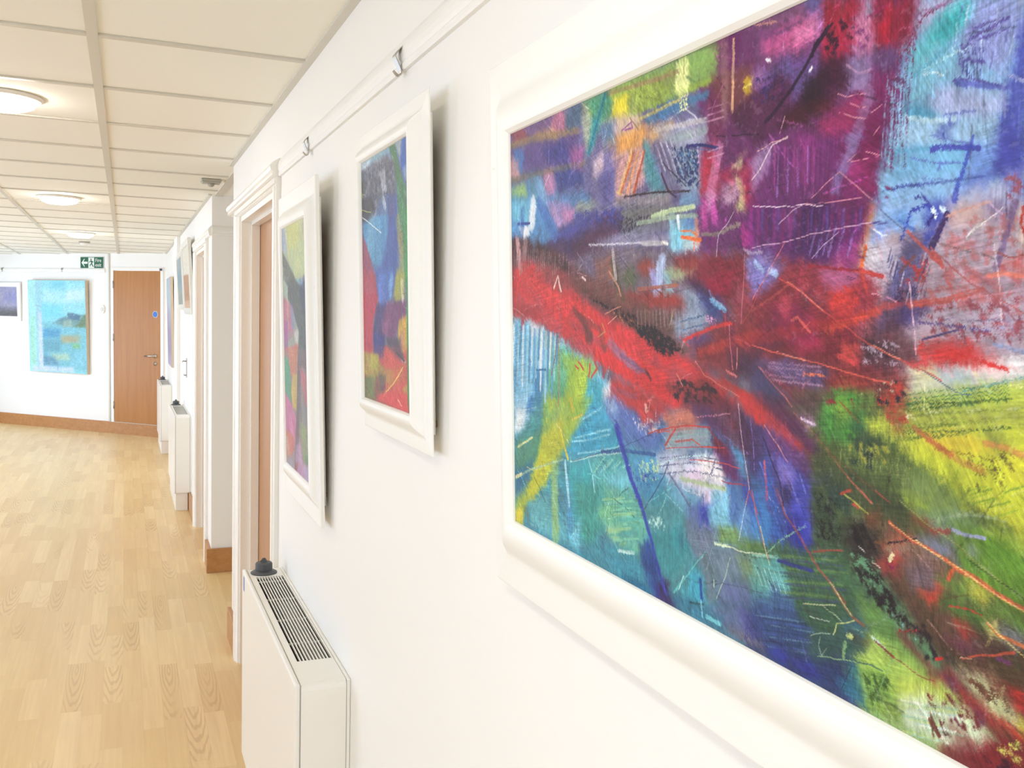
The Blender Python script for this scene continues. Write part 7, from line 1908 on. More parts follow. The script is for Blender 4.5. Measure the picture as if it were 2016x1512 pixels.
('brush',[(643,90,1),(656,92,1),(665,91,1)],(170,60,44),{'dry':0.35}),
('brush',[(606,63,1),(620,68,1)],(150,40,44),{'dry':0.2}),
('poly',[(640,52),(650,48),(658,44),(667,41),(676,35),(679,32),(676,31),(666,37),(654,41),(644,46)],(170,40,44),{'rough':4,'var':0.15,'ang':-28}),
('poly',[(642,48),(649,49),(650,45),(646,44)],(90,50,100),{'ang':-18}),
('poly',[(648,54),(665,57),(676,54),(688,48),(690,43),(686,40),(676,39),(665,44)],(196,206,150),{'dry':0.1,'var':0.2,'ang':-29}),
('speck',[(652,54),(679,55),(690,42),(671,42)],(110,70,50),{'cover':0.55,'size':5,'ang':-29}),
('poly',[(670,59),(693,56),(693,44),(684,48)],(120,40,36),{'dry':0.05,'var':0.25,'ang':-19}),
('poly',[(687,58),(693,59),(693,51),(688,48)],(220,46,40),{'dry':0.05,'ang':-48}),
('poly',[(676,38),(685,39),(694,34),(694,31),(686,34),(678,35)],(210,44,40),{'rough':4,'ang':-20}),
('poly',[(688,39),(693,42),(694,37),(690,37)],(226,220,60),{'dry':0.1,'ang':-18}),
('speck',[(627,36),(658,42),(675,31),(642,12),(630,16)],(110,40,44),{'cover':0.4,'size':5,'ang':-23}),
('poly',[(646,20),(650,21),(662,17),(659,14),(653,16)],(130,40,40),{'rough':3,'ang':-22}),
('poly',[(660,36),(667,37),(668,32),(664,29)],(110,40,80),{'rough':4,'ang':-46}),
('brush',[(649,26,2.2),(652,24,2.1)],(130,50,80),{}),
('brush',[(632,18,3.9),(638,12,3.9)],(110,60,50),{'dry':0.25}),
('brush',[(630,32,2.1),(632,31,2.1)],(130,50,50),{}),
('poly',[(650,12),(656,15),(666,14),(671,22),(682,29),(694,31),(694,16),(672,5),(659,7),(652,9)],(128,34,40),{'rough':10,'var':0.25,'ang':-3}),
('speck',[(673,24),(694,34),(694,20),(677,14)],(206,206,90),{'cover':0.4,'size':5,'ang':24}),
('speck',[(666,14),(694,25),(694,16),(672,5)],(70,26,44),{'cover':0.5,'size':6,'ang':25}),
('poly',[(631,21),(637,22),(638,17),(634,17)],(120,150,90),{'dry':0.2,'ang':-44})]
def stages_f1(zon):
    """order of work on the large abstract: broad patches, wet dragging, second coat, dry marks, fine lines"""
    def area(q):
        q = np.array([t[:2] for t in q]); x, y = q[:, 0], q[:, 1]
        return abs(np.dot(x, np.roll(y, -1)) - np.dot(y, np.roll(x, -1))) / 2
    thin = lambda o: o[0] == 'line' or (o[0] == 'brush' and max(q[2] for q in o[1]) < 5.5)
    again = lambda o, f: o[:-1] + (dict(o[-1], al=o[-1].get('al', 1) * f),)
    S1=[o for o in zon if not thin(o) and o[0]!='speck']
    S2=[again(o,.6) for o in zon if (o[0]=='poly' and area(o[1])<1500) or (o[0]=='brush' and not thin(o))]
    T1=[('dabs',1000,7,dict(lw=(8,34),wd=(1.5,6),al=.75,jit=.10,spread=70)),('drag',88,6,1.0,.7,3.0,{}),('drag',147,8,.9,.6,7.0,{}),('drag',6,5,1.1,.55,11.0,{}),('drag',60,5,1.3,.45,15.0,{})]
    SP=[o for o in zon if o[0]=='speck']
    T2=[('drag',88,3,1.5,.55,23.0,{}),('drag',150,3.5,1.5,.6,27.0,{})]
    TH=[o for o in zon if thin(o) and o[0]!='line']
    T3=[('dabs',700,9,dict(lw=(5,18),wd=(.8,2.2),al=.8,jit=.16,spread=80)),('scratches',260,5,{}),('drag',92,1.6,1.8,.6,33.0,{}),('drag',140,1.8,1.8,.5,37.0,{})]
    LN=[('line',[(x,y,round(max(.4,w*.78),1)) for x,y,w in o[1]],o[2],dict(o[3],al=.88)) for o in zon if o[0]=='line']
    T4=[('weave',.22,3.0,{}),('sat',.9,.93,{})]
    return S1+T1+S2+SP+T2+TH+T3+LN+T4
STROKES_F2 = [
('poly',[(312,482),(403,473),(394,229),(300,232)],(80,140,80),{'ang':-75}),
('poly',[(-24,460),(340,465),(330,232),(-39,244)],(96,120,170),{'var':0.2,'rough':4,'ang':-74}),
('poly',[(-24,460),(108,457),(207,458),(214,444),(116,440),(-14,444)],(150,190,200),{'ang':180}),
('poly',[(-3,454),(79,452),(38,437),(-4,440)],(220,226,230),{'ang':-166}),
('poly',[(206,456),(244,458),(284,391),(252,387),(230,424)],(80,130,70),{'ang':-50}),
('poly',[(244,458),(295,456),(286,433),(278,417),(263,436)],(176,190,190),{'ang':-75}),
('poly',[(288,457),(340,459),(338,417),(308,397),(285,406),(274,426)],(60,96,190),{'var':0.1,'ang':-75}),
('poly',[(293,405),(338,417),(337,385),(307,386)],(150,176,210),{'ang':-61}),
('poly',[(-14,439),(98,443),(189,443),(246,422),(252,366),(202,371),(185,382),(149,372),(92,346),(-10,345)],(110,108,118),{'var':0.3,'rough':4,'ang':-74}),
('poly',[(16,420),(124,421),(142,396),(35,389)],(90,88,100),{'ang':-29}),
('poly',[(97,440),(188,441),(230,424),(204,402),(152,417)],(96,94,104),{'ang':-30}),
('poly',[(143,418),(179,420),(185,382),(159,380)],(206,210,220),{'dry':0.2,'ang':-74}),
('brush',[(159,392,7.9),(185,384,7.7)],(236,240,244),{}),
('brush',[(107,439,4.8),(144,442,4.2),(184,439,3.7)],(180,186,194),{'dry':0.4}),
('brush',[(97,429,3.6),(152,428,3.2),(205,422,3)],(70,66,74),{'dry':0.4}),
('speck',[(39,451),(239,440),(244,375),(35,389)],(200,206,214),{'cover':0.45,'size':7,'ang':-40}),
('speck',[(7,441),(238,427),(243,367),(3,378)],(50,48,54),{'cover':0.45,'size':7,'ang':-40}),
('brush',[(35,394,10.1),(77,418,6.2),(143,416,3.9)],(190,196,206),{'dry':0.35}),
('brush',[(150,381,2.1),(194,374,2)],(60,58,64),{'dry':0.4}),
('brush',[(163,373,14.9),(175,356,14.8)],(226,230,236),{'dry':0.3}),
('brush',[(112,367,17.8),(101,345,17.9)],(170,180,200),{'dry':0.35}),
('poly',[(-16,420),(26,419),(25,395),(-12,392)],(80,84,60),{'ang':-57}),
('brush',[(-12,399,12.3),(9,390,12.2)],(206,196,50),{}),
('poly',[(-8,384),(74,385),(111,358),(62,341),(0,342)],(52,50,56),{'var':0.25,'ang':-58}),
('poly',[(10,336),(110,344),(200,340),(188,284),(151,249),(76,262),(19,306)],(86,160,206),{'var':0.2,'rough':4,'ang':-74}),
('brush',[(72,338,38.7),(59,294,39)],(130,196,226),{'dry':0.2}),
('brush',[(156,331,27),(153,286,27.1)],(60,120,190),{'dry':0.3}),
('poly',[(193,372),(252,370),(255,280),(245,234),(104,239),(142,254),(190,306)],(70,90,170),{'var':0.18,'ang':-85}),
('poly',[(202,371),(244,371),(234,335),(200,336)],(96,92,130),{'ang':-75}),
('poly',[(253,391),(284,391),(336,356),(330,232),(292,233),(280,299),(258,344)],(80,140,76),{'var':0.2,'ang':-66}),
('poly',[(297,340),(335,344),(330,232),(300,232)],(60,160,80),{'dry':0.05,'ang':-85}),
('brush',[(257,322,27.8),(279,278,30.2),(277,233,31.4)],(176,176,70),{'al':0.85,'dry':0.2}),
('brush',[(306,366,9.2),(328,353,9.1)],(160,180,150),{'dry':0.3}),
('brush',[(264,375,11.5),(268,370,11.5)],(150,190,150),{}),
('speck',[(248,306),(304,306),(301,256),(254,258)],(196,130,60),{'cover':0.4,'size':4,'ang':-4}),
('poly',[(-7,322),(38,295),(94,239),(-12,243)],(170,66,84),{'rough':3,'var':0.15,'ang':-57}),
('poly',[(-50,101),(390,117),(384,-26),(-63,-82)],(190,80,70),{'ang':-21}),
('poly',[(308,240),(394,237),(384,-26),(303,-36)],(70,140,70),{'ang':-85}),
('poly',[(-6,253),(104,239),(120,196),(79,154),(66,91),(-7,92)],(190,56,76),{'var':0.15,'ang':-73}),
('poly',[(-6,253),(95,244),(102,206),(1,203)],(170,84,100),{'al':0.8,'ang':-73}),
('poly',[(95,249),(245,243),(218,200),(156,173),(111,201)],(76,110,190),{'var':0.2,'ang':-74}),
('brush',[(212,231,23.9),(202,207,24.1)],(130,180,220),{'dry':0.25}),
('brush',[(141,233,36.6),(139,192,36.7)],(96,120,200),{'dry':0.2}),
('poly',[(245,243),(293,241),(291,195),(242,186),(227,200)],(170,170,80),{'var':0.2,'ang':-75}),
('brush',[(276,220,15.4),(283,188,15.3)],(220,226,200),{'dry':0.2}),
('poly',[(293,241),(330,240),(324,9),(302,7),(304,156),(306,199)],(60,150,70),{'var':0.2,'ang':-85}),
('poly',[(101,182),(174,187),(164,150),(151,85),(76,91),(78,135)],(70,54,110),{'var':0.25,'ang':-74}),
('poly',[(174,187),(306,188),(297,163),(257,156),(223,120),(144,127),(136,150)],(120,66,110),{'var':0.25,'rough':4,'ang':-58}),
('poly',[(145,148),(190,155),(180,128),(144,131)],(150,86,130),{'ang':-24}),
('poly',[(78,130),(162,127),(161,100),(76,91)],(60,56,130),{'ang':-74}),
('poly',[(257,156),(305,163),(302,106),(271,100),(247,121)],(206,160,56),{'var':0.15,'ang':-75}),
('poly',[(264,134),(288,139),(287,105),(263,104)],(190,130,110),{'dry':0.2,'ang':-75}),
('poly',[(171,123),(264,126),(286,88),(254,86),(187,101)],(80,70,90),{'dry':0.1,'ang':-23}),
('poly',[(152,108),(213,102),(270,87),(301,76),(298,7),(90,8),(100,20),(140,47)],(206,80,70),{'var':0.18,'rough':4,'ang':-22}),
('poly',[(-7,92),(105,92),(122,74),(168,68),(220,66),(219,44),(130,37),(1,48)],(160,160,60),{'rough':5,'var':0.18,'ang':-33}),
('poly',[(56,90),(114,90),(103,59),(44,65)],(176,184,60),{'ang':-56}),
('poly',[(-10,44),(112,50),(129,23),(90,3),(-2,2)],(84,130,66),{'var':0.25,'ang':-55}),
('poly',[(112,55),(167,56),(157,27),(119,22)],(66,70,84),{'ang':-56}),
('poly',[(92,49),(121,48),(104,4),(80,9)],(140,60,70),{'ang':-73}),
('brush',[(278,81,6.5),(236,56,5.7),(156,25,6),(147,15,10.1)],(206,170,70),{'dry':0.15}),
('poly',[(186,69),(285,79),(284,53),(201,38)],(190,110,60),{'al':0.7,'ang':-22}),
('poly',[(110,16),(210,30),(299,32),(320,2),(208,2),(100,8)],(226,66,66),{'var':0.1,'ang':-4}),
('brush',[(147,17,6.8),(166,26,6.7)],(226,190,110),{}),
('poly',[(276,41),(300,48),(299,37),(279,35)],(170,190,60),{'ang':-93}),
('brush',[(270,87,3.2),(294,86,3.2)],(226,226,230),{'dry':0.2}),
('dabs',500,7,{'lw':(8, 30),'wd':(2, 6),'al':0.6,'jit':0.1,'spread':50}),
('drag',88,6,0.9,0.7,3,{}),
('drag',60,4,1.1,0.5,7,{}),
('poly',[(312,482),(403,473),(394,229),(300,232)],(80,140,80),{'ang':-75,'al':0.45}),
('poly',[(-24,460),(340,465),(330,232),(-39,244)],(96,120,170),{'var':0.2,'rough':4,'ang':-74,'al':0.45}),
('poly',[(-24,460),(108,457),(207,458),(214,444),(116,440),(-14,444)],(150,190,200),{'ang':180,'al':0.45}),
('poly',[(-3,454),(79,452),(38,437),(-4,440)],(220,226,230),{'ang':-166,'al':0.45}),
('poly',[(206,456),(244,458),(284,391),(252,387),(230,424)],(80,130,70),{'ang':-50,'al':0.45}),
('poly',[(244,458),(295,456),(286,433),(278,417),(263,436)],(176,190,190),{'ang':-75,'al':0.45}),
('poly',[(288,457),(340,459),(338,417),(308,397),(285,406),(274,426)],(60,96,190),{'var':0.1,'ang':-75,'al':0.45}),
('poly',[(293,405),(338,417),(337,385),(307,386)],(150,176,210),{'ang':-61,'al':0.45}),
('poly',[(-14,439),(98,443),(189,443),(246,422),(252,366),(202,371),(185,382),(149,372),(92,346),(-10,345)],(110,108,118),{'var':0.3,'rough':4,'ang':-74,'al':0.45}),
('poly',[(16,420),(124,421),(142,396),(35,389)],(90,88,100),{'ang':-29,'al':0.45}),
('poly',[(97,440),(188,441),(230,424),(204,402),(152,417)],(96,94,104),{'ang':-30,'al':0.45}),
('poly',[(143,418),(179,420),(185,382),(159,380)],(206,210,220),{'dry':0.2,'ang':-74,'al':0.45}),
('poly',[(-16,420),(26,419),(25,395),(-12,392)],(80,84,60),{'ang':-57,'al':0.45}),
('poly',[(-8,384),(74,385),(111,358),(62,341),(0,342)],(52,50,56),{'var':0.25,'ang':-58,'al':0.45}),
('poly',[(10,336),(110,344),(200,340),(188,284),(151,249),(76,262),(19,306)],(86,160,206),{'var':0.2,'rough':4,'ang':-74,'al':0.45}),
('poly',[(193,372),(252,370),(255,280),(245,234),(104,239),(142,254),(190,306)],(70,90,170),{'var':0.18,'ang':-85,'al':0.45}),
('poly',[(202,371),(244,371),(234,335),(200,336)],(96,92,130),{'ang':-75,'al':0.45}),
('poly',[(253,391),(284,391),(336,356),(330,232),(292,233),(280,299),(258,344)],(80,140,76),{'var':0.2,'ang':-66,'al':0.45}),
('poly',[(297,340),(335,344),(330,232),(300,232)],(60,160,80),{'dry':0.05,'ang':-85,'al':0.45}),
('poly',[(-7,322),(38,295),(94,239),(-12,243)],(170,66,84),{'rough':3,'var':0.15,'ang':-57,'al':0.45}),
('poly',[(-50,101),(390,117),(384,-26),(-63,-82)],(190,80,70),{'ang':-21,'al':0.45}),
('poly',[(308,240),(394,237),(384,-26),(303,-36)],(70,140,70),{'ang':-85,'al':0.45}),
('poly',[(-6,253),(104,239),(120,196),(79,154),(66,91),(-7,92)],(190,56,76),{'var':0.15,'ang':-73,'al':0.45}),
('poly',[(-6,253),(95,244),(102,206),(1,203)],(170,84,100),{'al':0.45,'ang':-73}),
('poly',[(95,249),(245,243),(218,200),(156,173),(111,201)],(76,110,190),{'var':0.2,'ang':-74,'al':0.45}),
('poly',[(245,243),(293,241),(291,195),(242,186),(227,200)],(170,170,80),{'var':0.2,'ang':-75,'al':0.45}),
('poly',[(293,241),(330,240),(324,9),(302,7),(304,156),(306,199)],(60,150,70),{'var':0.2,'ang':-85,'al':0.45}),
('poly',[(101,182),(174,187),(164,150),(151,85),(76,91),(78,135)],(70,54,110),{'var':0.25,'ang':-74,'al':0.45}),
('poly',[(174,187),(306,188),(297,163),(257,156),(223,120),(144,127),(136,150)],(120,66,110),{'var':0.25,'rough':4,'ang':-58,'al':0.45}),
('poly',[(145,148),(190,155),(180,128),(144,131)],(150,86,130),{'ang':-24,'al':0.45}),
('poly',[(78,130),(162,127),(161,100),(76,91)],(60,56,130),{'ang':-74,'al':0.45}),
('poly',[(257,156),(305,163),(302,106),(271,100),(247,121)],(206,160,56),{'var':0.15,'ang':-75,'al':0.45}),
('poly',[(264,134),(288,139),(287,105),(263,104)],(190,130,110),{'dry':0.2,'ang':-75,'al':0.45}),
('poly',[(171,123),(264,126),(286,88),(254,86),(187,101)],(80,70,90),{'dry':0.1,'ang':-23,'al':0.45}),
('poly',[(152,108),(213,102),(270,87),(301,76),(298,7),(90,8),(100,20),(140,47)],(206,80,70),{'var':0.18,'rough':4,'ang':-22,'al':0.45}),
('poly',[(-7,92),(105,92),(122,74),(168,68),(220,66),(219,44),(130,37),(1,48)],(160,160,60),{'rough':5,'var':0.18,'ang':-33,'al':0.45}),
('poly',[(56,90),(114,90),(103,59),(44,65)],(176,184,60),{'ang':-56,'al':0.45}),
('poly',[(-10,44),(112,50),(129,23),(90,3),(-2,2)],(84,130,66),{'var':0.25,'ang':-55,'al':0.45}),
('poly',[(112,55),(167,56),(157,27),(119,22)],(66,70,84),{'ang':-56,'al':0.45}),
('poly',[(92,49),(121,48),(104,4),(80,9)],(140,60,70),{'ang':-73,'al':0.45}),
('poly',[(186,69),(285,79),(284,53),(201,38)],(190,110,60),{'al':0.45,'ang':-22}),
('poly',[(110,16),(210,30),(299,32),(320,2),(208,2),(100,8)],(226,66,66),{'var':0.1,'ang':-4,'al':0.45}),
('poly',[(276,41),(300,48),(299,37),(279,35)],(170,190,60),{'ang':-93,'al':0.45}),
('drag',88,3,1.4,0.6,13,{}),
('scratches',60,3,{}),
('line',[(-8.8,367.1,1.8),(72.5,354.6,1.7)],(180,180,110),{}),
('line',[(6,351,2.4),(80.8,330.3,2.4),(145.6,311.4,2.3)],(210,230,236),{}),
('line',[(277.4,76.3,2.2),(218.8,46,2.1),(165.5,25.8,2)],(230,200,100),{}),
('line',[(242.4,18.8,2.5),(266.3,10,2.5)],(240,170,150),{}),
('line',[(238.2,100.6,4),(285.8,87.6,3.9)],(70,70,80),{}),
('weave',0.2,5,{}),
('sat',0.9,{})]
STROKES_F3 = [
('poly',[(-89,754),(464,699),(446,520),(-120,536)],(200,206,150),{'ang':-68}),
('poly',[(327,540),(480,534),(461,335),(304,328)],(84,84,92),{'ang':-69}),
('poly',[(-74,688),(395,687),(358,330),(-127,308)],(150,160,150),{'var':0.2,'ang':-68}),
('poly',[(-39,682),(86,682),(75,600),(-24,620)],(150,166,214),{'ang':-85}),
('poly',[(41,679),(378,683),(371,535),(212,527),(96,592)],(206,210,140),{'var':0.15,'rough':3,'ang':-48}),
('poly',[(85,679),(268,677),(260,610),(120,611)],(206,206,110),{'ang':-48}),
('poly',[(223,625),(372,628),(371,538),(252,539)],(190,210,160),{'ang':-69}),
('brush',[(161,609,57.6),(176,561,57.4)],(130,190,180),{'dry':0.25}),
('brush',[(273,558,41.1),(251,526,41.5)],(190,180,120),{'dry':0.2}),
('brush',[(330,656,38.8),(346,630,38.6)],(150,150,190),{'dry':0.3}),
('brush',[(168,662,23),(229,592,22.6)],(176,180,80),{'dry':0.3}),
('poly',[(-31,570),(88,530),(82,479),(-7,487)],(160,180,160),{'ang':-26}),
('poly',[(-19,483),(183,454),(174,376),(66,356),(-20,389)],(190,90,130),{'var':0.2,'ang':-67}),
('brush',[(80,468,34.5),(73,409,34.6)],(220,180,90),{}),
('brush',[(142,451,56.3),(158,417,56)],(60,170,210),{'dry':0.1}),
('poly',[(-16,418),(73,412),(61,316),(-30,312)],(150,80,150),{'ang':-85}),
('poly',[(69,381),(176,393),(212,361),(85,332)],(150,150,140),{'dry':0.2,'ang':-24}),
('poly',[(175,383),(246,398),(231,355),(182,360)],(206,206,196),{'ang':-68}),
('poly',[(-28,331),(231,355),(247,325),(-30,312)],(206,100,76),{'dry':0.1,'ang':-14}),
('poly',[(270,525),(379,528),(369,429),(300,460),(266,493)],(96,110,170),{'var':0.25,'ang':-69}),
('brush',[(306,518,38.9),(326,444,38.7)],(190,206,230),{'dry':0.25}),
('brush',[(241,529,27.2),(286,506,26.8)],(110,190,210),{'dry':0.2}),
('poly',[(-24,623),(73,583),(174,545),(231,520),(286,506),(358,495),(358,330),(228,324),(254,385),(199,421),(162,451),(81,475),(86,510),(0,540),(-20,562)],(76,76,76),{'rough':3,'var':0.2,'ang':-24}),
('poly',[(-7,576),(26,560),(0,540)],(170,180,170),{'ang':-46}),
('poly',[(268,506),(378,522),(369,429),(316,435)],(70,74,90),{'al':0.7,'ang':-48}),
('poly',[(305,341),(494,349),(477,166),(284,143)],(130,96,104),{'ang':-69}),
('poly',[(-189,50),(474,135),(456,-54),(-223,-193)],(180,150,180),{'ang':-8}),
('poly',[(288,177),(480,196),(468,72),(273,42)],(130,160,130),{'ang':-68}),
('poly',[(-28,327),(360,343),(350,-8),(-47,8)],(150,130,130),{'var':0.2,'ang':-67}),
('poly',[(-30,312),(81,304),(99,270),(110,186),(3,209)],(70,160,120),{'var':0.15,'ang':-30}),
('poly',[(63,331),(229,338),(202,269),(119,260),(80,296)],(206,120,84),{'ang':-45}),
('poly',[(141,269),(212,273),(191,174),(130,174),(103,217)],(206,176,80),{'ang':-85}),
('poly',[(-21,207),(110,183),(188,146),(160,80),(92,40),(31,78),(-10,113)],(206,110,160),{'var':0.18,'ang':-28}),
('brush',[(82,134,45.3),(120,96,44.7)],(230,150,200),{'dry':0.25}),
('poly',[(-35,99),(141,95),(136,56),(23,11),(-34,18)],(206,120,80),{'ang':-9}),
('brush',[(18,65,39.1),(38,42,38.9)],(240,236,226),{}),
('poly',[(-45,20),(112,32),(151,3),(88,3),(-24,4)],(150,150,170),{'dry':0.1,'ang':-8}),
('poly',[(229,338),(360,343),(363,286),(282,301),(257,240),(222,102),(192,9),(140,-3),(159,73),(191,174)],(104,92,98),{'var':0.2,'ang':-85}),
('poly',[(244,295),(361,274),(362,197),(328,213),(277,255)],(196,100,110),{'ang':-40}),
('poly',[(272,202),(362,191),(357,145),(286,157)],(130,140,150),{'ang':-31}),
('poly',[(247,152),(338,137),(349,67),(274,49),(260,94)],(140,170,110),{'var':0.2,'ang':-44}),
('poly',[(303,63),(359,78),(356,45),(302,47)],(80,150,100),{'ang':-85}),
('poly',[(169,75),(240,91),(273,42),(364,37),(359,-6),(150,-3)],(190,150,200),{'var':0.2,'ang':-9}),
('brush',[(213,23,34.3),(250,2,33.9)],(214,90,170),{}),
('poly',[(143,22),(194,30),(181,2),(140,-3)],(150,70,70),{'ang':-67}),
('poly',[(291,35),(364,47),(360,-3),(306,1)],(170,170,206),{'ang':-44}),
('brush',[(245,219,39),(255,140,38.9)],(110,124,120),{'dry':0.25}),
('dabs',400,7,{'lw':(10, 36),'wd':(2, 8),'al':0.5,'jit':0.1,'spread':40}),
('drag',88,7,0.7,0.7,3,{}),
('drag',60,4,0.9,0.5,7,{}),
('poly',[(-89,754),(464,699),(446,520),(-120,536)],(200,206,150),{'ang':-68,'al':0.5}),
('poly',[(327,540),(480,534),(461,335),(304,328)],(84,84,92),{'ang':-69,'al':0.5}),
('poly',[(-74,688),(395,687),(358,330),(-127,308)],(150,160,150),{'var':0.2,'ang':-68,'al':0.5}),
('poly',[(-39,682),(86,682),(75,600),(-24,620)],(150,166,214),{'ang':-85,'al':0.5}),
('poly',[(41,679),(378,683),(371,535),(212,527),(96,592)],(206,210,140),{'var':0.15,'rough':3,'ang':-48,'al':0.5}),
('poly',[(85,679),(268,677),(260,610),(120,611)],(206,206,110),{'ang':-48,'al':0.5}),
('poly',[(223,625),(372,628),(371,538),(252,539)],(190,210,160),{'ang':-69,'al':0.5}),
('poly',[(-31,570),(88,530),(82,479),(-7,487)],(160,180,160),{'ang':-26,'al':0.5}),
('poly',[(-19,483),(183,454),(174,376),(66,356),(-20,389)],(190,90,130),{'var':0.2,'ang':-67,'al':0.5}),
('poly',[(-16,418),(73,412),(61,316),(-30,312)],(150,80,150),{'ang':-85,'al':0.5}),
('poly',[(69,381),(176,393),(212,361),(85,332)],(150,150,140),{'dry':0.2,'ang':-24,'al':0.5}),
('poly',[(175,383),(246,398),(231,355),(182,360)],(206,206,196),{'ang':-68,'al':0.5}),
('poly',[(-28,331),(231,355),(247,325),(-30,312)],(206,100,76),{'dry':0.1,'ang':-14,'al':0.5}),
('poly',[(270,525),(379,528),(369,429),(300,460),(266,493)],(96,110,170),{'var':0.25,'ang':-69,'al':0.5}),
('poly',[(-24,623),(73,583),(174,545),(231,520),(286,506),(358,495),(358,330),(228,324),(254,385),(199,421),(162,451),(81,475),(86,510),(0,540),(-20,562)],(76,76,76),{'rough':3,'var':0.2,'ang':-24,'al':0.5}),
('poly',[(-7,576),(26,560),(0,540)],(170,180,170),{'ang':-46,'al':0.5}),
('poly',[(268,506),(378,522),(369,429),(316,435)],(70,74,90),{'al':0.5,'ang':-48}),
('poly',[(305,341),(494,349),(477,166),(284,143)],(130,96,104),{'ang':-69,'al':0.5}),
('poly',[(-189,50),(474,135),(456,-54),(-223,-193)],(180,150,180),{'ang':-8,'al':0.5}),
('poly',[(288,177),(480,196),(468,72),(273,42)],(130,160,130),{'ang':-68,'al':0.5}),
('poly',[(-28,327),(360,343),(350,-8),(-47,8)],(150,130,130),{'var':0.2,'ang':-67,'al':0.5}),
('poly',[(-30,312),(81,304),(99,270),(110,186),(3,209)],(70,160,120),{'var':0.15,'ang':-30,'al':0.5}),
('poly',[(63,331),(229,338),(202,269),(119,260),(80,296)],(206,120,84),{'ang':-45,'al':0.5}),
('poly',[(141,269),(212,273),(191,174),(130,174),(103,217)],(206,176,80),{'ang':-85,'al':0.5}),
('poly',[(-21,207),(110,183),(188,146),(160,80),(92,40),(31,78),(-10,113)],(206,110,160),{'var':0.18,'ang':-28,'al':0.5}),
('poly',[(-35,99),(141,95),(136,56),(23,11),(-34,18)],(206,120,80),{'ang':-9,'al':0.5}),
('poly',[(-45,20),(112,32),(151,3),(88,3),(-24,4)],(150,150,170),{'dry':0.1,'ang':-8,'al':0.5}),
('poly',[(229,338),(360,343),(363,286),(282,301),(257,240),(222,102),(192,9),(140,-3),(159,73),(191,174)],(104,92,98),{'var':0.2,'ang':-85,'al':0.5}),
('poly',[(244,295),(361,274),(362,197),(328,213),(277,255)],(196,100,110),{'ang':-40,'al':0.5}),
('poly',[(272,202),(362,191),(357,145),(286,157)],(130,140,150),{'ang':-31,'al':0.5}),
('poly',[(247,152),(338,137),(349,67),(274,49),(260,94)],(140,170,110),{'var':0.2,'ang':-44,'al':0.5}),
('poly',[(303,63),(359,78),(356,45),(302,47)],(80,150,100),{'ang':-85,'al':0.5}),
('poly',[(169,75),(240,91),(273,42),(364,37),(359,-6),(150,-3)],(190,150,200),{'var':0.2,'ang':-9,'al':0.5}),
('poly',[(143,22),(194,30),(181,2),(140,-3)],(150,70,70),{'ang':-67,'al':0.5}),
('poly',[(291,35),(364,47),(360,-3),(306,1)],(170,170,206),{'ang':-44,'al':0.5}),
('drag',88,3,1.2,0.6,13,{}),
('weave',0.15,5,{}),
('sat',0.9,{})]
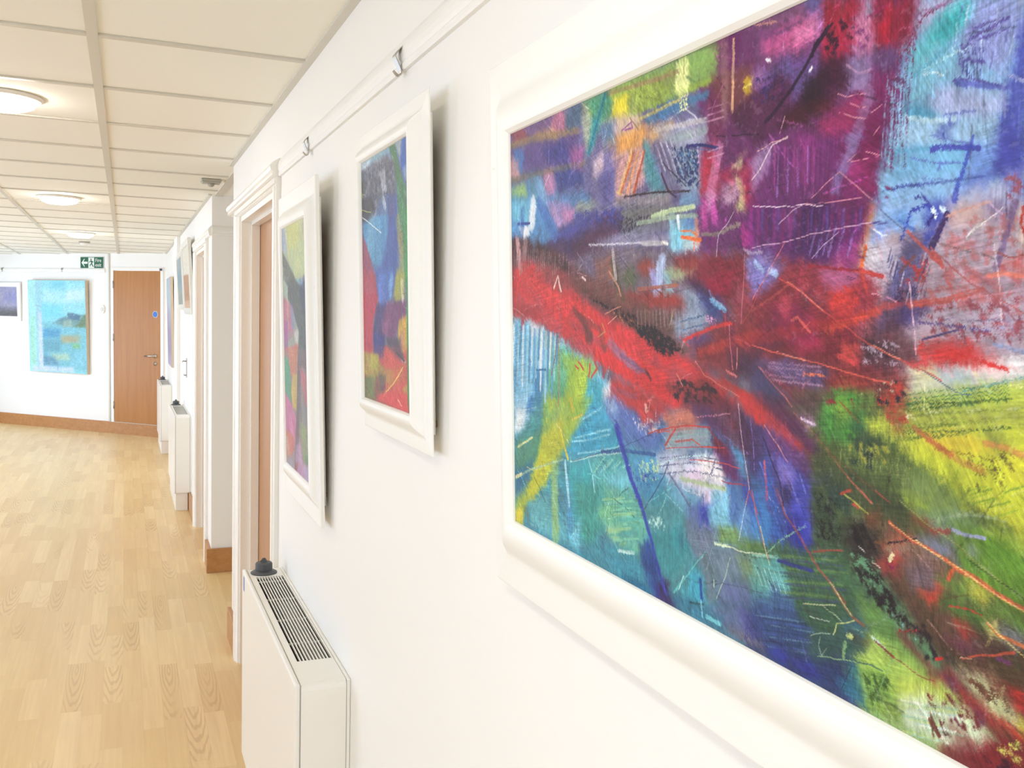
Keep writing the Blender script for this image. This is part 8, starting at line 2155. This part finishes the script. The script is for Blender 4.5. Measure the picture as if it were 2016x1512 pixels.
STROKES_SEA = [
('poly',[(0,0),(996,0),(996,1184),(0,1184)],(128,206,222),{'ang':0,'rough':4}),
('poly',[(230,760),(996,760),(996,1184),(230,1184)],(140,212,226),{'ang':5,'rough':10,'soft':30}),
('poly',[(420,1090),(640,1100),(640,1160),(420,1160)],(106,196,220),{'ang':5,'rough':20,'soft':40}),
('poly',[(600,900),(960,930),(980,1080),(700,1060)],(190,224,228),{'ang':10,'rough':20,'soft':40}),
('poly',[(260,900),(560,880),(600,1020),(280,1060)],(168,220,230),{'ang':20,'rough':20,'soft':40}),
('poly',[(240,700),(600,720),(600,860),(240,880)],(110,204,226),{'ang':10,'rough':20,'soft':40}),
('poly',[(230,60),(996,60),(996,660),(230,640)],(110,184,200),{'ang':2,'rough':10,'soft':30}),
('poly',[(420,630),(560,650),(680,720),(700,770),(800,760),(996,740),(996,620),(700,600)],(110,150,150),{'ang':5,'rough':8,'soft':14}),
('poly',[(680,690),(690,775),(800,765),(900,740),(880,680)],(84,120,150),{'ang':0,'rough':6,'soft':10}),
('poly',[(420,625),(540,690),(660,730),(640,660)],(100,140,150),{'ang':20,'rough':6,'soft':14}),
('poly',[(760,590),(880,650),(950,740),(996,760),(996,590)],(108,134,96),{'ang':20,'rough':8,'soft':14}),
('poly',[(600,590),(760,600),(740,680),(620,660)],(150,176,160),{'ang':20,'rough':8,'soft':20}),
('poly',[(250,440),(540,460),(560,560),(270,560)],(76,150,196),{'ang':4,'rough':20,'soft':30}),
('poly',[(540,380),(880,400),(900,490),(560,480)],(156,172,140),{'ang':3,'rough':20,'soft':24}),
('poly',[(560,400),(820,410),(800,470),(600,460)],(170,160,120),{'ang':3,'rough':14,'soft':20}),
('poly',[(250,260),(560,280),(580,420),(260,420)],(96,160,180),{'ang':4,'rough':20,'soft':30}),
('poly',[(760,320),(900,330),(880,380),(760,380)],(120,190,130),{'ang':3,'rough':12,'soft':16}),
('poly',[(420,160),(700,170),(680,250),(380,240)],(170,206,180),{'ang':3,'rough':20,'soft':20}),
('poly',[(240,90),(500,100),(460,200),(240,220)],(96,146,176),{'ang':4,'rough':16,'soft':24}),
('poly',[(700,80),(996,80),(996,320),(760,260)],(120,194,214),{'ang':4,'rough':16,'soft':30}),
('poly',[(0,0),(140,0),(140,1184),(0,1184)],(160,220,216),{'ang':90,'rough':6,'soft':16}),
('poly',[(20,100),(110,100),(110,700),(40,700)],(150,216,190),{'ang':88,'rough':12,'soft':16}),
('poly',[(140,60),(235,60),(235,1184),(140,1184)],(150,200,216),{'ang':90,'rough':6,'soft':14}),
('poly',[(170,80),(240,80),(230,760),(180,780)],(196,204,232),{'ang':90,'rough':6,'soft':14}),
('poly',[(60,10),(780,14),(760,80),(60,74)],(190,204,236),{'ang':0,'rough':14,'soft':16}),
('dabs',220,4,{'lw':(40, 140),'wd':(10, 34),'al':0.45,'jit':0.06,'spread':20}),
('drag',4,20,0.12,0.7,3,{}),
('weave',0.1,4,{}),
('sat',0.8,1.03,{})]
STROKES_P1 = [
('poly',[(0,0),(900,0),(900,390),(0,390)],(160,158,186),{'ang':5,'soft':20}),
('poly',[(0,150),(900,150),(900,300),(0,300)],(176,170,190),{'ang':8,'rough':20,'soft':40}),
('poly',[(600,180),(900,160),(900,330),(700,330)],(146,150,190),{'ang':40,'rough':20,'soft':40}),
('poly',[(0,0),(900,0),(900,110),(0,120)],(116,116,122),{'ang':2,'rough':20,'soft':30}),
('poly',[(500,0),(900,0),(900,60),(500,50)],(104,102,104),{'ang':2,'rough':10,'soft':20}),
('dabs',160,4,{'lw':(30, 90),'wd':(8, 26),'al':0.4,'jit':0.07,'spread':40}),
('weave',0.12,4,{})]
STROKES_FA = [  # reflections in the glass, painted in as the picture
('poly',[(0,0),(760,0),(760,470),(0,470)],(222,218,202),{'ang':5,'rough':2,'soft':8}),
('poly',[(-20,-20),(780,-20),(780,250),(-20,262)],(176,130,92),{'ang':90,'rough':2,'soft':4}),  # reflected door, painted as a brown area
('poly',[(-20,-20),(780,-20),(780,60),(-20,60)],(206,172,140),{'ang':90,'rough':2,'soft':4}),
('weave',0.06,4,{})]
STROKES_FB = [
('poly',[(0,0),(760,0),(760,470),(0,470)],(150,166,168),{'ang':5,'soft':20}),
('poly',[(0,180),(760,200),(760,330),(0,340)],(124,148,162),{'ang':4,'rough':20,'soft':40}),
('poly',[(0,0),(760,0),(760,120),(0,140)],(150,154,142),{'ang':4,'rough':20,'soft':40}),
('dabs',120,4,{'lw':(30, 90),'wd':(8, 26),'al':0.4,'jit':0.07,'spread':40}),
('weave',0.1,4,{})]
STROKES_CV = [
('poly',[(0,0),(900,0),(900,940),(0,940)],(176,168,192),{'ang':85,'soft':20}),
('poly',[(0,600),(900,600),(900,940),(0,940)],(180,200,208),{'ang':85,'rough':20,'soft':80}),
('poly',[(0,80),(900,120),(900,420),(0,400)],(160,148,178),{'ang':85,'rough':20,'soft':60}),
('dabs',160,4,{'lw':(40, 140),'wd':(10, 30),'al':0.45,'jit':0.06,'spread':20}),
('weave',0.1,4,{})]
def paint_all():
    def size(F): return (F[1] - F[0] - 2 * F[5] + 0.004) * 1000, (F[3] - F[2] - 2 * F[5] + 0.004) * 1000
    return dict(
        f1=Canvas(*size(F1), 1.43, (110, 100, 120)).run(stages_f1(STROKES_F1)).linear(),
        f2=Canvas(*size(F2), 1.0, (110, 110, 130)).run(STROKES_F2).linear(),
        f3=Canvas(*size(F3), 0.6, (150, 150, 140)).run(STROKES_F3).linear(),
        fa=Canvas(760, 470, 0.1, (200, 190, 170)).run(STROKES_FA).linear(),
        fb=Canvas(760, 470, 0.1, (150, 160, 160)).run(STROKES_FB).linear(),
        cv=Canvas(896, 936, 0.12, (170, 165, 185)).run(STROKES_CV).linear(),
        sea=Canvas(996, 1184, 0.2, (128, 206, 222)).run(STROKES_SEA).linear(),
        p1=Canvas(900, 387, 0.2, (160, 158, 186)).run(STROKES_P1).linear())

# ------------------------------------------------------------------ pictures
def sweep_frame(W, H, m, prof):
    """mitred moulding round a W x H opening-to-outer rectangle; prof = (t from outer edge as fraction of m, depth towards the viewer)"""
    mb = MB()
    n = len(prof)
    corners = [(-W / 2, 0, 1, 1), (W / 2, 0, -1, 1), (W / 2, H, -1, -1), (-W / 2, H, 1, -1)]
    vs = []
    for cx, cz, sx, sz in corners:
        for t, d in prof:
            vs.append((cx + sx * t * m, -d, cz + sz * t * m))
    for c in range(4):
        c2 = (c + 1) % 4
        base = len(mb.v)
        mb.v += vs[c * n:(c + 1) * n] + vs[c2 * n:(c2 + 1) * n]
        for i in range(n):
            j = (i + 1) % n
            mb.f.append((base + i, base + j, base + n + j, base + n + i)); mb.s.append(5 <= i <= n - 5)
    return mb
def big_prof(lip):
    return [(0.5, 0.0), (0.5, 0.0110), (0.0, 0.0130), (0.0, 0.0130 + lip), (0.02, 0.0140 + lip), (0.36, 0.0172 + lip * 0.3), (0.43, 0.0186), (0.49, 0.0212), (0.55, 0.0255), (0.62, 0.0305), (0.70, 0.0348), (0.79, 0.0372), (0.88, 0.0368), (0.95, 0.0345), (0.99, 0.0310), (1.0, 0.0290), (1.0, 0.0)]
BIG_PROF = big_prof(0.002)
THICK_PROF = big_prof(0.009)
SMALL_PROF = [(0.0, 0.0), (0.0, 0.020), (0.06, 0.024), (0.4, 0.026), (0.8, 0.025), (0.95, 0.022), (1.0, 0.016), (1.0, 0.0)]

def paint_grid(name, W, H, z0, d, img, mat, parent):
    """img: (rows, cols, 3) linear colours, row 0 at the bottom; a finely divided painted surface"""
    nz, nx = img.shape[:2]
    xs = np.linspace(-W / 2, W / 2, nx); zs = np.linspace(z0, z0 + H, nz)
    X, Z = np.meshgrid(xs, zs)
    co = np.empty((nz, nx, 3), np.float32); co[..., 0] = X; co[..., 1] = -d; co[..., 2] = Z
    idx = np.arange(nz * nx, dtype=np.int32).reshape(nz, nx)
    quads = np.stack([idx[:-1, :-1], idx[:-1, 1:], idx[1:, 1:], idx[1:, :-1]], -1).reshape(-1, 4)
    me = bpy.data.meshes.new(name)
    me.vertices.add(nz * nx); me.vertices.foreach_set('co', co.ravel())
    me.loops.add(quads.size); me.loops.foreach_set('vertex_index', quads.ravel())
    me.polygons.add(len(quads)); me.polygons.foreach_set('loop_start', np.arange(0, quads.size, 4, dtype=np.int32))
    me.update(calc_edges=True)
    at = me.color_attributes.new('paint', 'FLOAT_COLOR', 'POINT')
    rgba = np.ones((nz * nx, 4), np.float32); rgba[:, :3] = img.reshape(-1, 3)
    at.data.foreach_set('color', rgba.ravel())
    me.materials.append(mat)
    o = bpy.data.objects.new(name, me); COL.objects.link(o); o.parent = parent
    return o

def paint_material():
    t = NT('oil_paint')
    a = t.n('ShaderNodeAttribute', attribute_name='paint')
    t.set(a.outputs['Color'], 0.5, spec=0.25)
    t.bump(t.n('ShaderNodeRGBToBW').outputs[0], 0.0)
    bw = [n for n in t.t.nodes if n.type == 'RGBTOBW'][0]
    t.l(a.outputs['Color'], bw.inputs[0])
    bp = [n for n in t.t.nodes if n.type == 'BUMP'][0]
    bp.inputs['Strength'].default_value = 0.12; bp.inputs['Distance'].default_value = 0.0008
    return t.m
M['paint'] = paint_material()

def framed(name, x0, ylo, yhi, z0, z1, tilt, m, label, img, prof=BIG_PROF, dp=0.0285, group=None, mount=None, frame_mat='frame'):
    """a framed picture on the right-hand wall: ylo..yhi along the wall, z0..z1 heights, leaning out at the top"""
    W, H = yhi - ylo, z1 - z0
    e = empty(name, (x0, (ylo + yhi) / 2, z0), (math.radians(tilt), 0, RZ_R))
    tag(e, label, 'picture', group)
    sweep_frame(W, H, m, prof).build('frame', M[frame_mat], e)
    MB().box(-W / 2 + m * 0.6, W / 2 - m * 0.6, -dp + 0.001, -0.004, m * 0.6, H - m * 0.6).build('backing_board', M['backing'], e)
    if x0 < XR:
        for sx in (-1, 1):
            MB().lathe([(0.006, 0.0), (0.006, 0.0062)], (sx * (W / 2 - m * 0.75), 0.0058, m * 0.75), 14, False, 'y').build('wall_bumper', M['backing'], e)
    paint_grid('painted_canvas', W - 2 * m + 0.004, H - 2 * m + 0.004, m - 0.002, dp, img, M['paint'], e)
    return e

IMG = paint_all()

E1 = FLOOR_TO_EYE
framed('framed_abstract_painting', XR - 0.005, *F1, 'large white-framed abstract with a red diagonal slash, nearest on the wall', IMG['f1'])
framed('framed_abstract_painting', XR - 0.005, *F2, 'small white-framed abstract in grey, blue and red hung below the nearer rail hook', IMG['f2'])
framed('framed_abstract_painting', XR - 0.005, *F3, 'tall narrow white-framed abstract with a dark branching shape beside the doorway', IMG['f3'], THICK_PROF)
framed('framed_print', XR2, 7.305, 8.15, E1 - 0.03, E1 + 0.535, 2.75, 0.05, 'pale framed picture with a painted brown door reflection, just beyond the second doorway', IMG['fa'], SMALL_PROF, 0.018, frame_mat='frame_far')
framed('framed_print', XR2, 8.27, 9.10, E1 + 0.005, E1 + 0.49, 2.6, 0.045, 'pale framed grey-blue print partly hidden behind the one with the painted reflection', IMG['fb'], SMALL_PROF, 0.018, frame_mat='frame_far')

def canvas_picture(name, loc, rot, W, H, T, label, img):
    e = empty(name, loc, rot); tag(e, label, 'picture')
    MB().bbox(-W / 2, W / 2, -T, -0.001, 0, H, 0.003).build('stretcher_canvas', M['canvas_edge'], e)
    paint_grid('painted_front', W - 0.004, H - 0.004, 0.002, T + 0.0006, img, M['paint'], e)
    return e
canvas_picture('canvas_painting', (XR2, 10.70, E1 - 0.60), (math.radians(1.0), 0, RZ_R), 0.9, 0.94, 0.028, 'narrow-looking unframed lilac and pale blue canvas above the farthest radiator', IMG['cv'])
canvas_picture('canvas_painting', back((-1.125 - 0.405) / 2, 0, E1 - 0.848), (math.radians(1.2), 0, RZ_B), 1.0, 1.188, 0.045, 'large unframed turquoise seascape canvas on the far white wall', IMG['sea'])
e = empty('framed_seascape', back(-1.25 - 0.36, 0, E1 - 0.199), (math.radians(1.5), 0, RZ_B))
tag(e, 'white-framed dusky violet seascape at the left edge of the far wall', 'picture')
sweep_frame(1.02, 0.507, 0.062, SMALL_PROF).build('frame', M['frame'], e)
MB().box(-0.46, 0.46, -0.017, -0.004, 0.04, 0.467).build('backing_board', M['backing'], e)
paint_grid('painted_canvas', 0.90, 0.387, 0.060, 0.018, IMG['p1'], M['paint'], e)

# ------------------------------------------------------------------ picture rail hooks
HOOK = [(0.001, 0.0225), (0.004, 0.0235), (0.0085, 0.0215), (0.013, 0.0165), (0.0185, 0.0085), (0.0195, 0.0055), (0.0180, 0.0015), (0.0135, -0.0075), (0.0098, -0.0145), (0.0078, -0.0185), (0.0072, -0.0225), (0.0085, -0.0262), (0.0112, -0.0275), (0.0145, -0.0262), (0.0185, -0.0225), (0.0212, -0.0195)]
def hook(loc, rz, label):
    e = MB().strip(HOOK, 0.028, 0.008, 0.0018, lambda p, q, t: (t, -p, q)).build('picture_hook', M['hook'], None, loc, (0, 0, rz))
    tag(e, label, 'hook', 'picture rail hooks')
    return e
RAIL_F = 0.007
hook((XR - RAIL_F + 0.004, 1.675, 2.034), RZ_R, 'metal rail hook nearest the camera, above the small abstract')
hook((XR - RAIL_F + 0.004, 2.60, 2.030), RZ_R, 'second metal rail hook, above the tall narrow abstract')
hook(back(-1.485, 0.008, 2.052), RZ_B, 'small dark rail hook on far wall above the violet seascape')
hook(back(-0.728, 0.008, 2.052), RZ_B, 'small dark rail hook on far wall above the turquoise canvas')

# ------------------------------------------------------------------ radiators
def make_radiator():
    """local frame: x to the right as seen from the room, front towards -y, back on the wall at y = 0"""
    L, D, H, Z0 = 1.01, 0.126, 0.747, 0.143
    e = empty('radiator')
    h = L / 2
    Y0, Y1 = -D + 0.014, -0.010
    g0, g1, ga, gb = -h + 0.105, h - 0.148, -D + 0.030, -0.014           # grille opening
    MB().box(g0, g1, Y0, Y1, Z0, H - 0.065).build('casing', M['cream_metal'], e)
    top = MB()
    for s, g in ((-1, g0), (1, g1)):                                      # end blocks with a soft shoulder
        top.prism([(g, Z0), (s * h, Z0), (s * h, H - 0.016), (s * (h - 0.0012), H - 0.011), (s * (h - 0.004), H - 0.006), (s * (h - 0.008), H - 0.003), (s * (h - 0.014), H - 0.001), (g, H - 0.001)], Y0, Y1, lambda p, q, t: (p, t, q))
    top.box(g0, g1, Y0, ga, H - 0.065, H - 0.001).box(g0, g1, gb, Y1, H - 0.065, H - 0.001)
    top.build('top_cover', M['cream_metal'], e)
    MB().box(g0, g1, ga, gb, H - 0.0649, H - 0.062).build('grille_well', M['slot_shade'], e)
    # finned element just below the slats over the wall-side half
    MB().box(g0 + 0.20, g1 - 0.004, (ga + gb) / 2 - 0.008, gb - 0.004, H - 0.0619, H - 0.024).build('heating_element', M['fin'], e)
    MB().box(g0, g1, ga, ga + 0.0008, H - 0.062, H - 0.008).box(g0, g1, gb - 0.0008, gb, H - 0.062, H - 0.008).box(g0, g0 + 0.0008, ga, gb, H - 0.062, H - 0.008).box(g1 - 0.0008, g1, ga, gb, H - 0.062, H - 0.008).build('grille_shade_lining', M['slot_shade'], e)  # added dark sheets that paint the slots as shaded
    n = 10
    sl = MB().box(g0 + 0.0005, g1 - 0.0005, -0.0015, 0.0015, H - 0.006, H - 0.001).mesh('grille_slat', M['cream_metal'])
    for k in range(n - 1):
        instance('grille_slat', sl, e, (0, ga + (gb - ga) * (k + 1) / n, 0))
    cb = MB().box(-0.0018, 0.0018, ga + 0.0005, gb - 0.0005, H - 0.0115, H - 0.0075).mesh('grille_crossbar', M['cream_metal'])
    for k in range(4):
        instance('grille_crossbar', cb, e, (g0 + 0.03 + (g1 - g0 - 0.06) * k / 3.6, 0, 0))
    # front panel proud of the casing, with a rolled top edge
    fp = MB().bbox(-h - 0.001, h + 0.001, -D, -D + 0.0125, Z0 - 0.004, H + 0.001, 0.0055, 3)
    fp.build('front_panel', M['cream_metal'], e)
    MB().box(-h + 0.002, h - 0.002, -D + 0.0124, -D + 0.0141, Z0, H - 0.0028).build('panel_seam', M['seam'], e)
    MB().bbox(-h, h, -0.0085, -0.0005, Z0 - 0.004, H, 0.002).build('wall_plate', M['cream_metal'], e)
    MB().box(-h + 0.0025, h - 0.0025, -0.0101, -0.0084, Z0, H - 0.0032).build('plate_seam', M['seam'], e)
    MB().bbox(-h + 0.012, h - 0.012, -D + 0.012, -0.022, 0.0, Z0 + 0.004, 0.003).build('plinth', M['white_plastic'], e)
    kx, ky = -h + 0.058, -0.066
    k = MB().lathe([(0.041, 0.0), (0.041, 0.003), (0.036, 0.006), (0.027, 0.009), (0.0255, 0.010), (0.0265, 0.013), (0.0265, 0.030), (0.0235, 0.034), (0.009, 0.0352), (0.0085, 0.036)], (kx, ky, H - 0.001), 40, False).build('valve_knob', M['knob'], e)
    k['label'] = 'dark grey valve knob'
    pt = MB().prism([(-0.012, 0.0), (0.012, 0.0), (0.003, 0.013), (-0.003, 0.013)], -0.0035, 0.0035, lambda p, q, t: (kx + p * 0.6 + t * 0.8, ky + p * 0.8 - t * 0.6, H + 0.034 + q)).build('pointer', M['knob'], k)
    return e
rad = make_radiator()
def place_rad(o, x0, yc, label):
    o.location = (x0, yc, 0); o.rotation_euler = (0, 0, RZ_R)
    tag(o, label, 'radiator', 'radiators along the right-hand wall')
    return o
r2 = copy_tree(rad); r3 = copy_tree(rad)
place_rad(rad, XR, 2.555, 'nearest cream convector radiator with a slatted top grille, under the framed abstracts')
place_rad(r2, XR2, 8.185, 'middle white convector radiator, beyond the second doorway')
place_rad(r3, XR2, 11.31, 'farthest white convector radiator, beside the far wooden door')
st = MB().box(-0.012, 0.012, -0.1265, -0.1258, 0.0, 0.045).build('sticker', M['blue'], rad, (-0.455, 0, 0.69))
st['label'] = 'small blue sticker'

# ------------------------------------------------------------------ ceiling lights and detectors
def make_light():
    e = empty('ceiling_light')
    MB().lathe([(0.128, 0.0), (0.128, -0.006), (0.122, -0.012), (0.113, -0.014), (0.110, -0.010)], (0, 0, 0), 48).build('rim', M['white_plastic'], e)
    MB().lathe([(0.110, -0.009), (0.110, -0.016), (0.100, -0.030), (0.075, -0.040), (0.04, -0.045), (0.005, -0.047)], (0, 0, 0), 48).build('diffuser', M['lamp'], e)
    return e
lt = make_light()
LIGHTS = [(3.51, 'largest round ceiling light, cut off by the left edge of the picture'), (6.51, 'second round ceiling light, midway down the corridor'), (9.51, 'small round ceiling light farthest down the corridor'), (0.51, 'round ceiling light overhead beside the large painting'), (-2.49, 'round ceiling light at the near end of the corridor')]
for k, (y, lab) in enumerate(LIGHTS):
    o = lt if k == 0 else copy_tree(lt)
    o.location = (-0.373, y, CEIL + 0.003)
    tag(o, lab, 'ceiling light', 'round ceiling lights')

sm = empty('smoke_detector', (-0.385, 10.75, CEIL + 0.003)); tag(sm, 'small round smoke detector on the ceiling past the last light', 'detector')
MB().lathe([(0.055, 0.0), (0.055, -0.010), (0.050, -0.014)], (0, 0, 0), 32).build('base', M['grey_plastic'], sm)
MB().lathe([(0.045, -0.012), (0.045, -0.026), (0.030, -0.038), (0.012, -0.040)], (0, 0, 0), 32).build('sensor_head', M['white_plastic'], sm)
ms = empty('motion_sensor', (0.418, 5.17, CEIL + 0.003), (0, 0, 0)); tag(ms, 'square grey sensor with a rounded nub on the ceiling by the recess', 'sensor')
MB().bbox(-0.050, 0.050, -0.045, 0.045, -0.012, 0.0, 0.003).build('base_plate', M['grey_plastic'], ms)
MB().bbox(-0.046, 0.046, -0.041, 0.041, -0.020, -0.010, 0.004).build('housing', M['grey_plastic'], ms)
MB().lathe([(0.018, -0.018), (0.018, -0.026), (0.013, -0.034), (0.005, -0.037)], (0, 0, 0), 24).build('lens', M['grey_plastic'], ms)

# ------------------------------------------------------------------ fire exit sign
SW, SH = 0.392, 0.150
sg = empty('fire_exit_sign', back((-0.514 - 0.24) / 2, 0, E1 + 0.490), (0, 0, RZ_B)); tag(sg, 'green and white fire exit sign with a left arrow and running man', 'sign')
MB().bbox(-SW / 2, SW / 2, -0.006, -0.0005, 0, SH, 0.001).build('sign_board', M['green'], sg)
def flat(name, polys, mat, d=0.0068, t=0.0012):
    mb = MB()
    for p in polys:
        mb.prism(p, -d, -d + t, lambda a, b, s: (a, s, b))
    return mb.build(name, mat, sg)
flat('border', [[(-SW / 2, 0), (SW / 2, 0), (SW / 2, 0.004), (-SW / 2, 0.004)], [(-SW / 2, SH - 0.004), (SW / 2, SH - 0.004), (SW / 2, SH), (-SW / 2, SH)], [(-SW / 2, 0.004), (-SW / 2 + 0.004, 0.004), (-SW / 2 + 0.004, SH - 0.004), (-SW / 2, SH - 0.004)], [(SW / 2 - 0.004, 0.004), (SW / 2, 0.004), (SW / 2, SH - 0.004), (SW / 2 - 0.004, SH - 0.004)]], M['sign_white'])
ax, az = -0.176, 0.075
flat('arrow', [[(ax, az), (ax + 0.050, az + 0.052), (ax + 0.056, az + 0.046), (ax + 0.034, az + 0.014), (ax + 0.104, az + 0.014), (ax + 0.104, az - 0.014), (ax + 0.034, az - 0.014), (ax + 0.056, az - 0.046), (ax + 0.050, az - 0.052)]], M['sign_white'])
flat('doorway_panel', [[(-0.058, 0.010), (0.038, 0.010), (0.038, 0.140), (-0.058, 0.140)]], M['sign_white'], 0.0072)
man = [[(-0.012 + 0.010 * math.cos(a * math.pi / 6), 0.117 + 0.010 * math.sin(a * math.pi / 6)) for a in range(12)],
       [(-0.020, 0.104), (0.002, 0.104), (0.008, 0.064), (-0.010, 0.060)],
       [(-0.020, 0.104), (-0.040, 0.090), (-0.044, 0.074), (-0.036, 0.074), (-0.032, 0.086), (-0.016, 0.094)],
       [(0.000, 0.102), (0.018, 0.088), (0.026, 0.092), (0.030, 0.086), (0.018, 0.076), (-0.002, 0.088)],
       [(-0.010, 0.064), (-0.030, 0.056), (-0.034, 0.030), (-0.024, 0.030), (-0.020, 0.048), (0.002, 0.056)],
       [(0.008, 0.066), (0.016, 0.044), (0.034, 0.030), (0.028, 0.022), (0.004, 0.038), (-0.006, 0.060)]]
flat('running_man', man, M['green'], 0.0084)
def text_part(txt, size, loc, mat, parent):
    cu = bpy.data.curves.new('lettering', 'FONT'); cu.body = txt; cu.size = size; cu.extrude = 0.0006
    to = bpy.data.objects.new('lettering_curve', cu); COL.objects.link(to)
    bpy.context.view_layer.update()
    me = bpy.data.meshes.new_from_object(to.evaluated_get(bpy.context.evaluated_depsgraph_get()))
    bpy.data.objects.remove(to)
    me.materials.clear(); me.materials.append(mat)
    o = bpy.data.objects.new('lettering', me); COL.objects.link(o); o.parent = parent
    o.location = loc; o.rotation_euler = (math.radians(90), 0, 0)
    return o
text_part('Fire', 0.066, (0.056, -0.0068, 0.083), M['sign_white'], sg)
text_part('exit', 0.066, (0.056, -0.0068, 0.026), M['sign_white'], sg)

# ------------------------------------------------------------------ small fittings
sp = empty('wall_switch', back(-0.252, 0, E1 - 0.070), (0, 0, RZ_B)); tag(sp, 'white oval call point on the far wall left of the wooden door', 'switch')
pl = [(0.036 * math.cos(a * math.pi / 16), 0.052 + 0.055 * math.sin(a * math.pi / 16)) for a in range(32)]
MB().prism(pl, -0.018, -0.0005, lambda a, b, t: (a, t, b)).build('body', M['white_plastic'], sp)
MB().prism([(p * 0.6, 0.052 + (q - 0.052) * 0.45) for p, q in pl], -0.022, -0.0178, lambda a, b, t: (a, t, b)).build('push_plate', M['tee'], sp)
dc = empty('door_contact', back(0.424, 0.016, E1 + 0.468), (0, 0, RZ_B)); tag(dc, 'tiny dark contact at the top right corner of the far door', 'sensor')
MB().bbox(-0.014, 0.014, -0.022, 0.0, 0, 0.026, 0.003).build('housing', M['dark'], dc)
MB().lathe([(0.005, 0), (0.005, 0.004)], (0.0, -0.0218, 0.013), 12, True, 'y').build('stud', M['dull_metal'], dc)
wb = empty('wall_bracket', (XR2, 8.206, E1 - 0.56)); tag(wb, 'small grey metal bracket on the wall above the middle radiator', 'bracket')
MB().bbox(-0.006, 0.0, -0.022, 0.022, 0.0, 0.16, 0.002).build('back_plate', M['dull_metal'], wb)
MB().tube([(-0.005, 0, 0.135), (-0.030, 0, 0.138), (-0.036, 0, 0.128)], 0.005).build('upper_arm', M['dull_metal'], wb)
MB().tube([(-0.005, 0, 0.020), (-0.020, 0, 0.018), (-0.024, 0, 0.028)], 0.005).build('lower_arm', M['dull_metal'], wb)
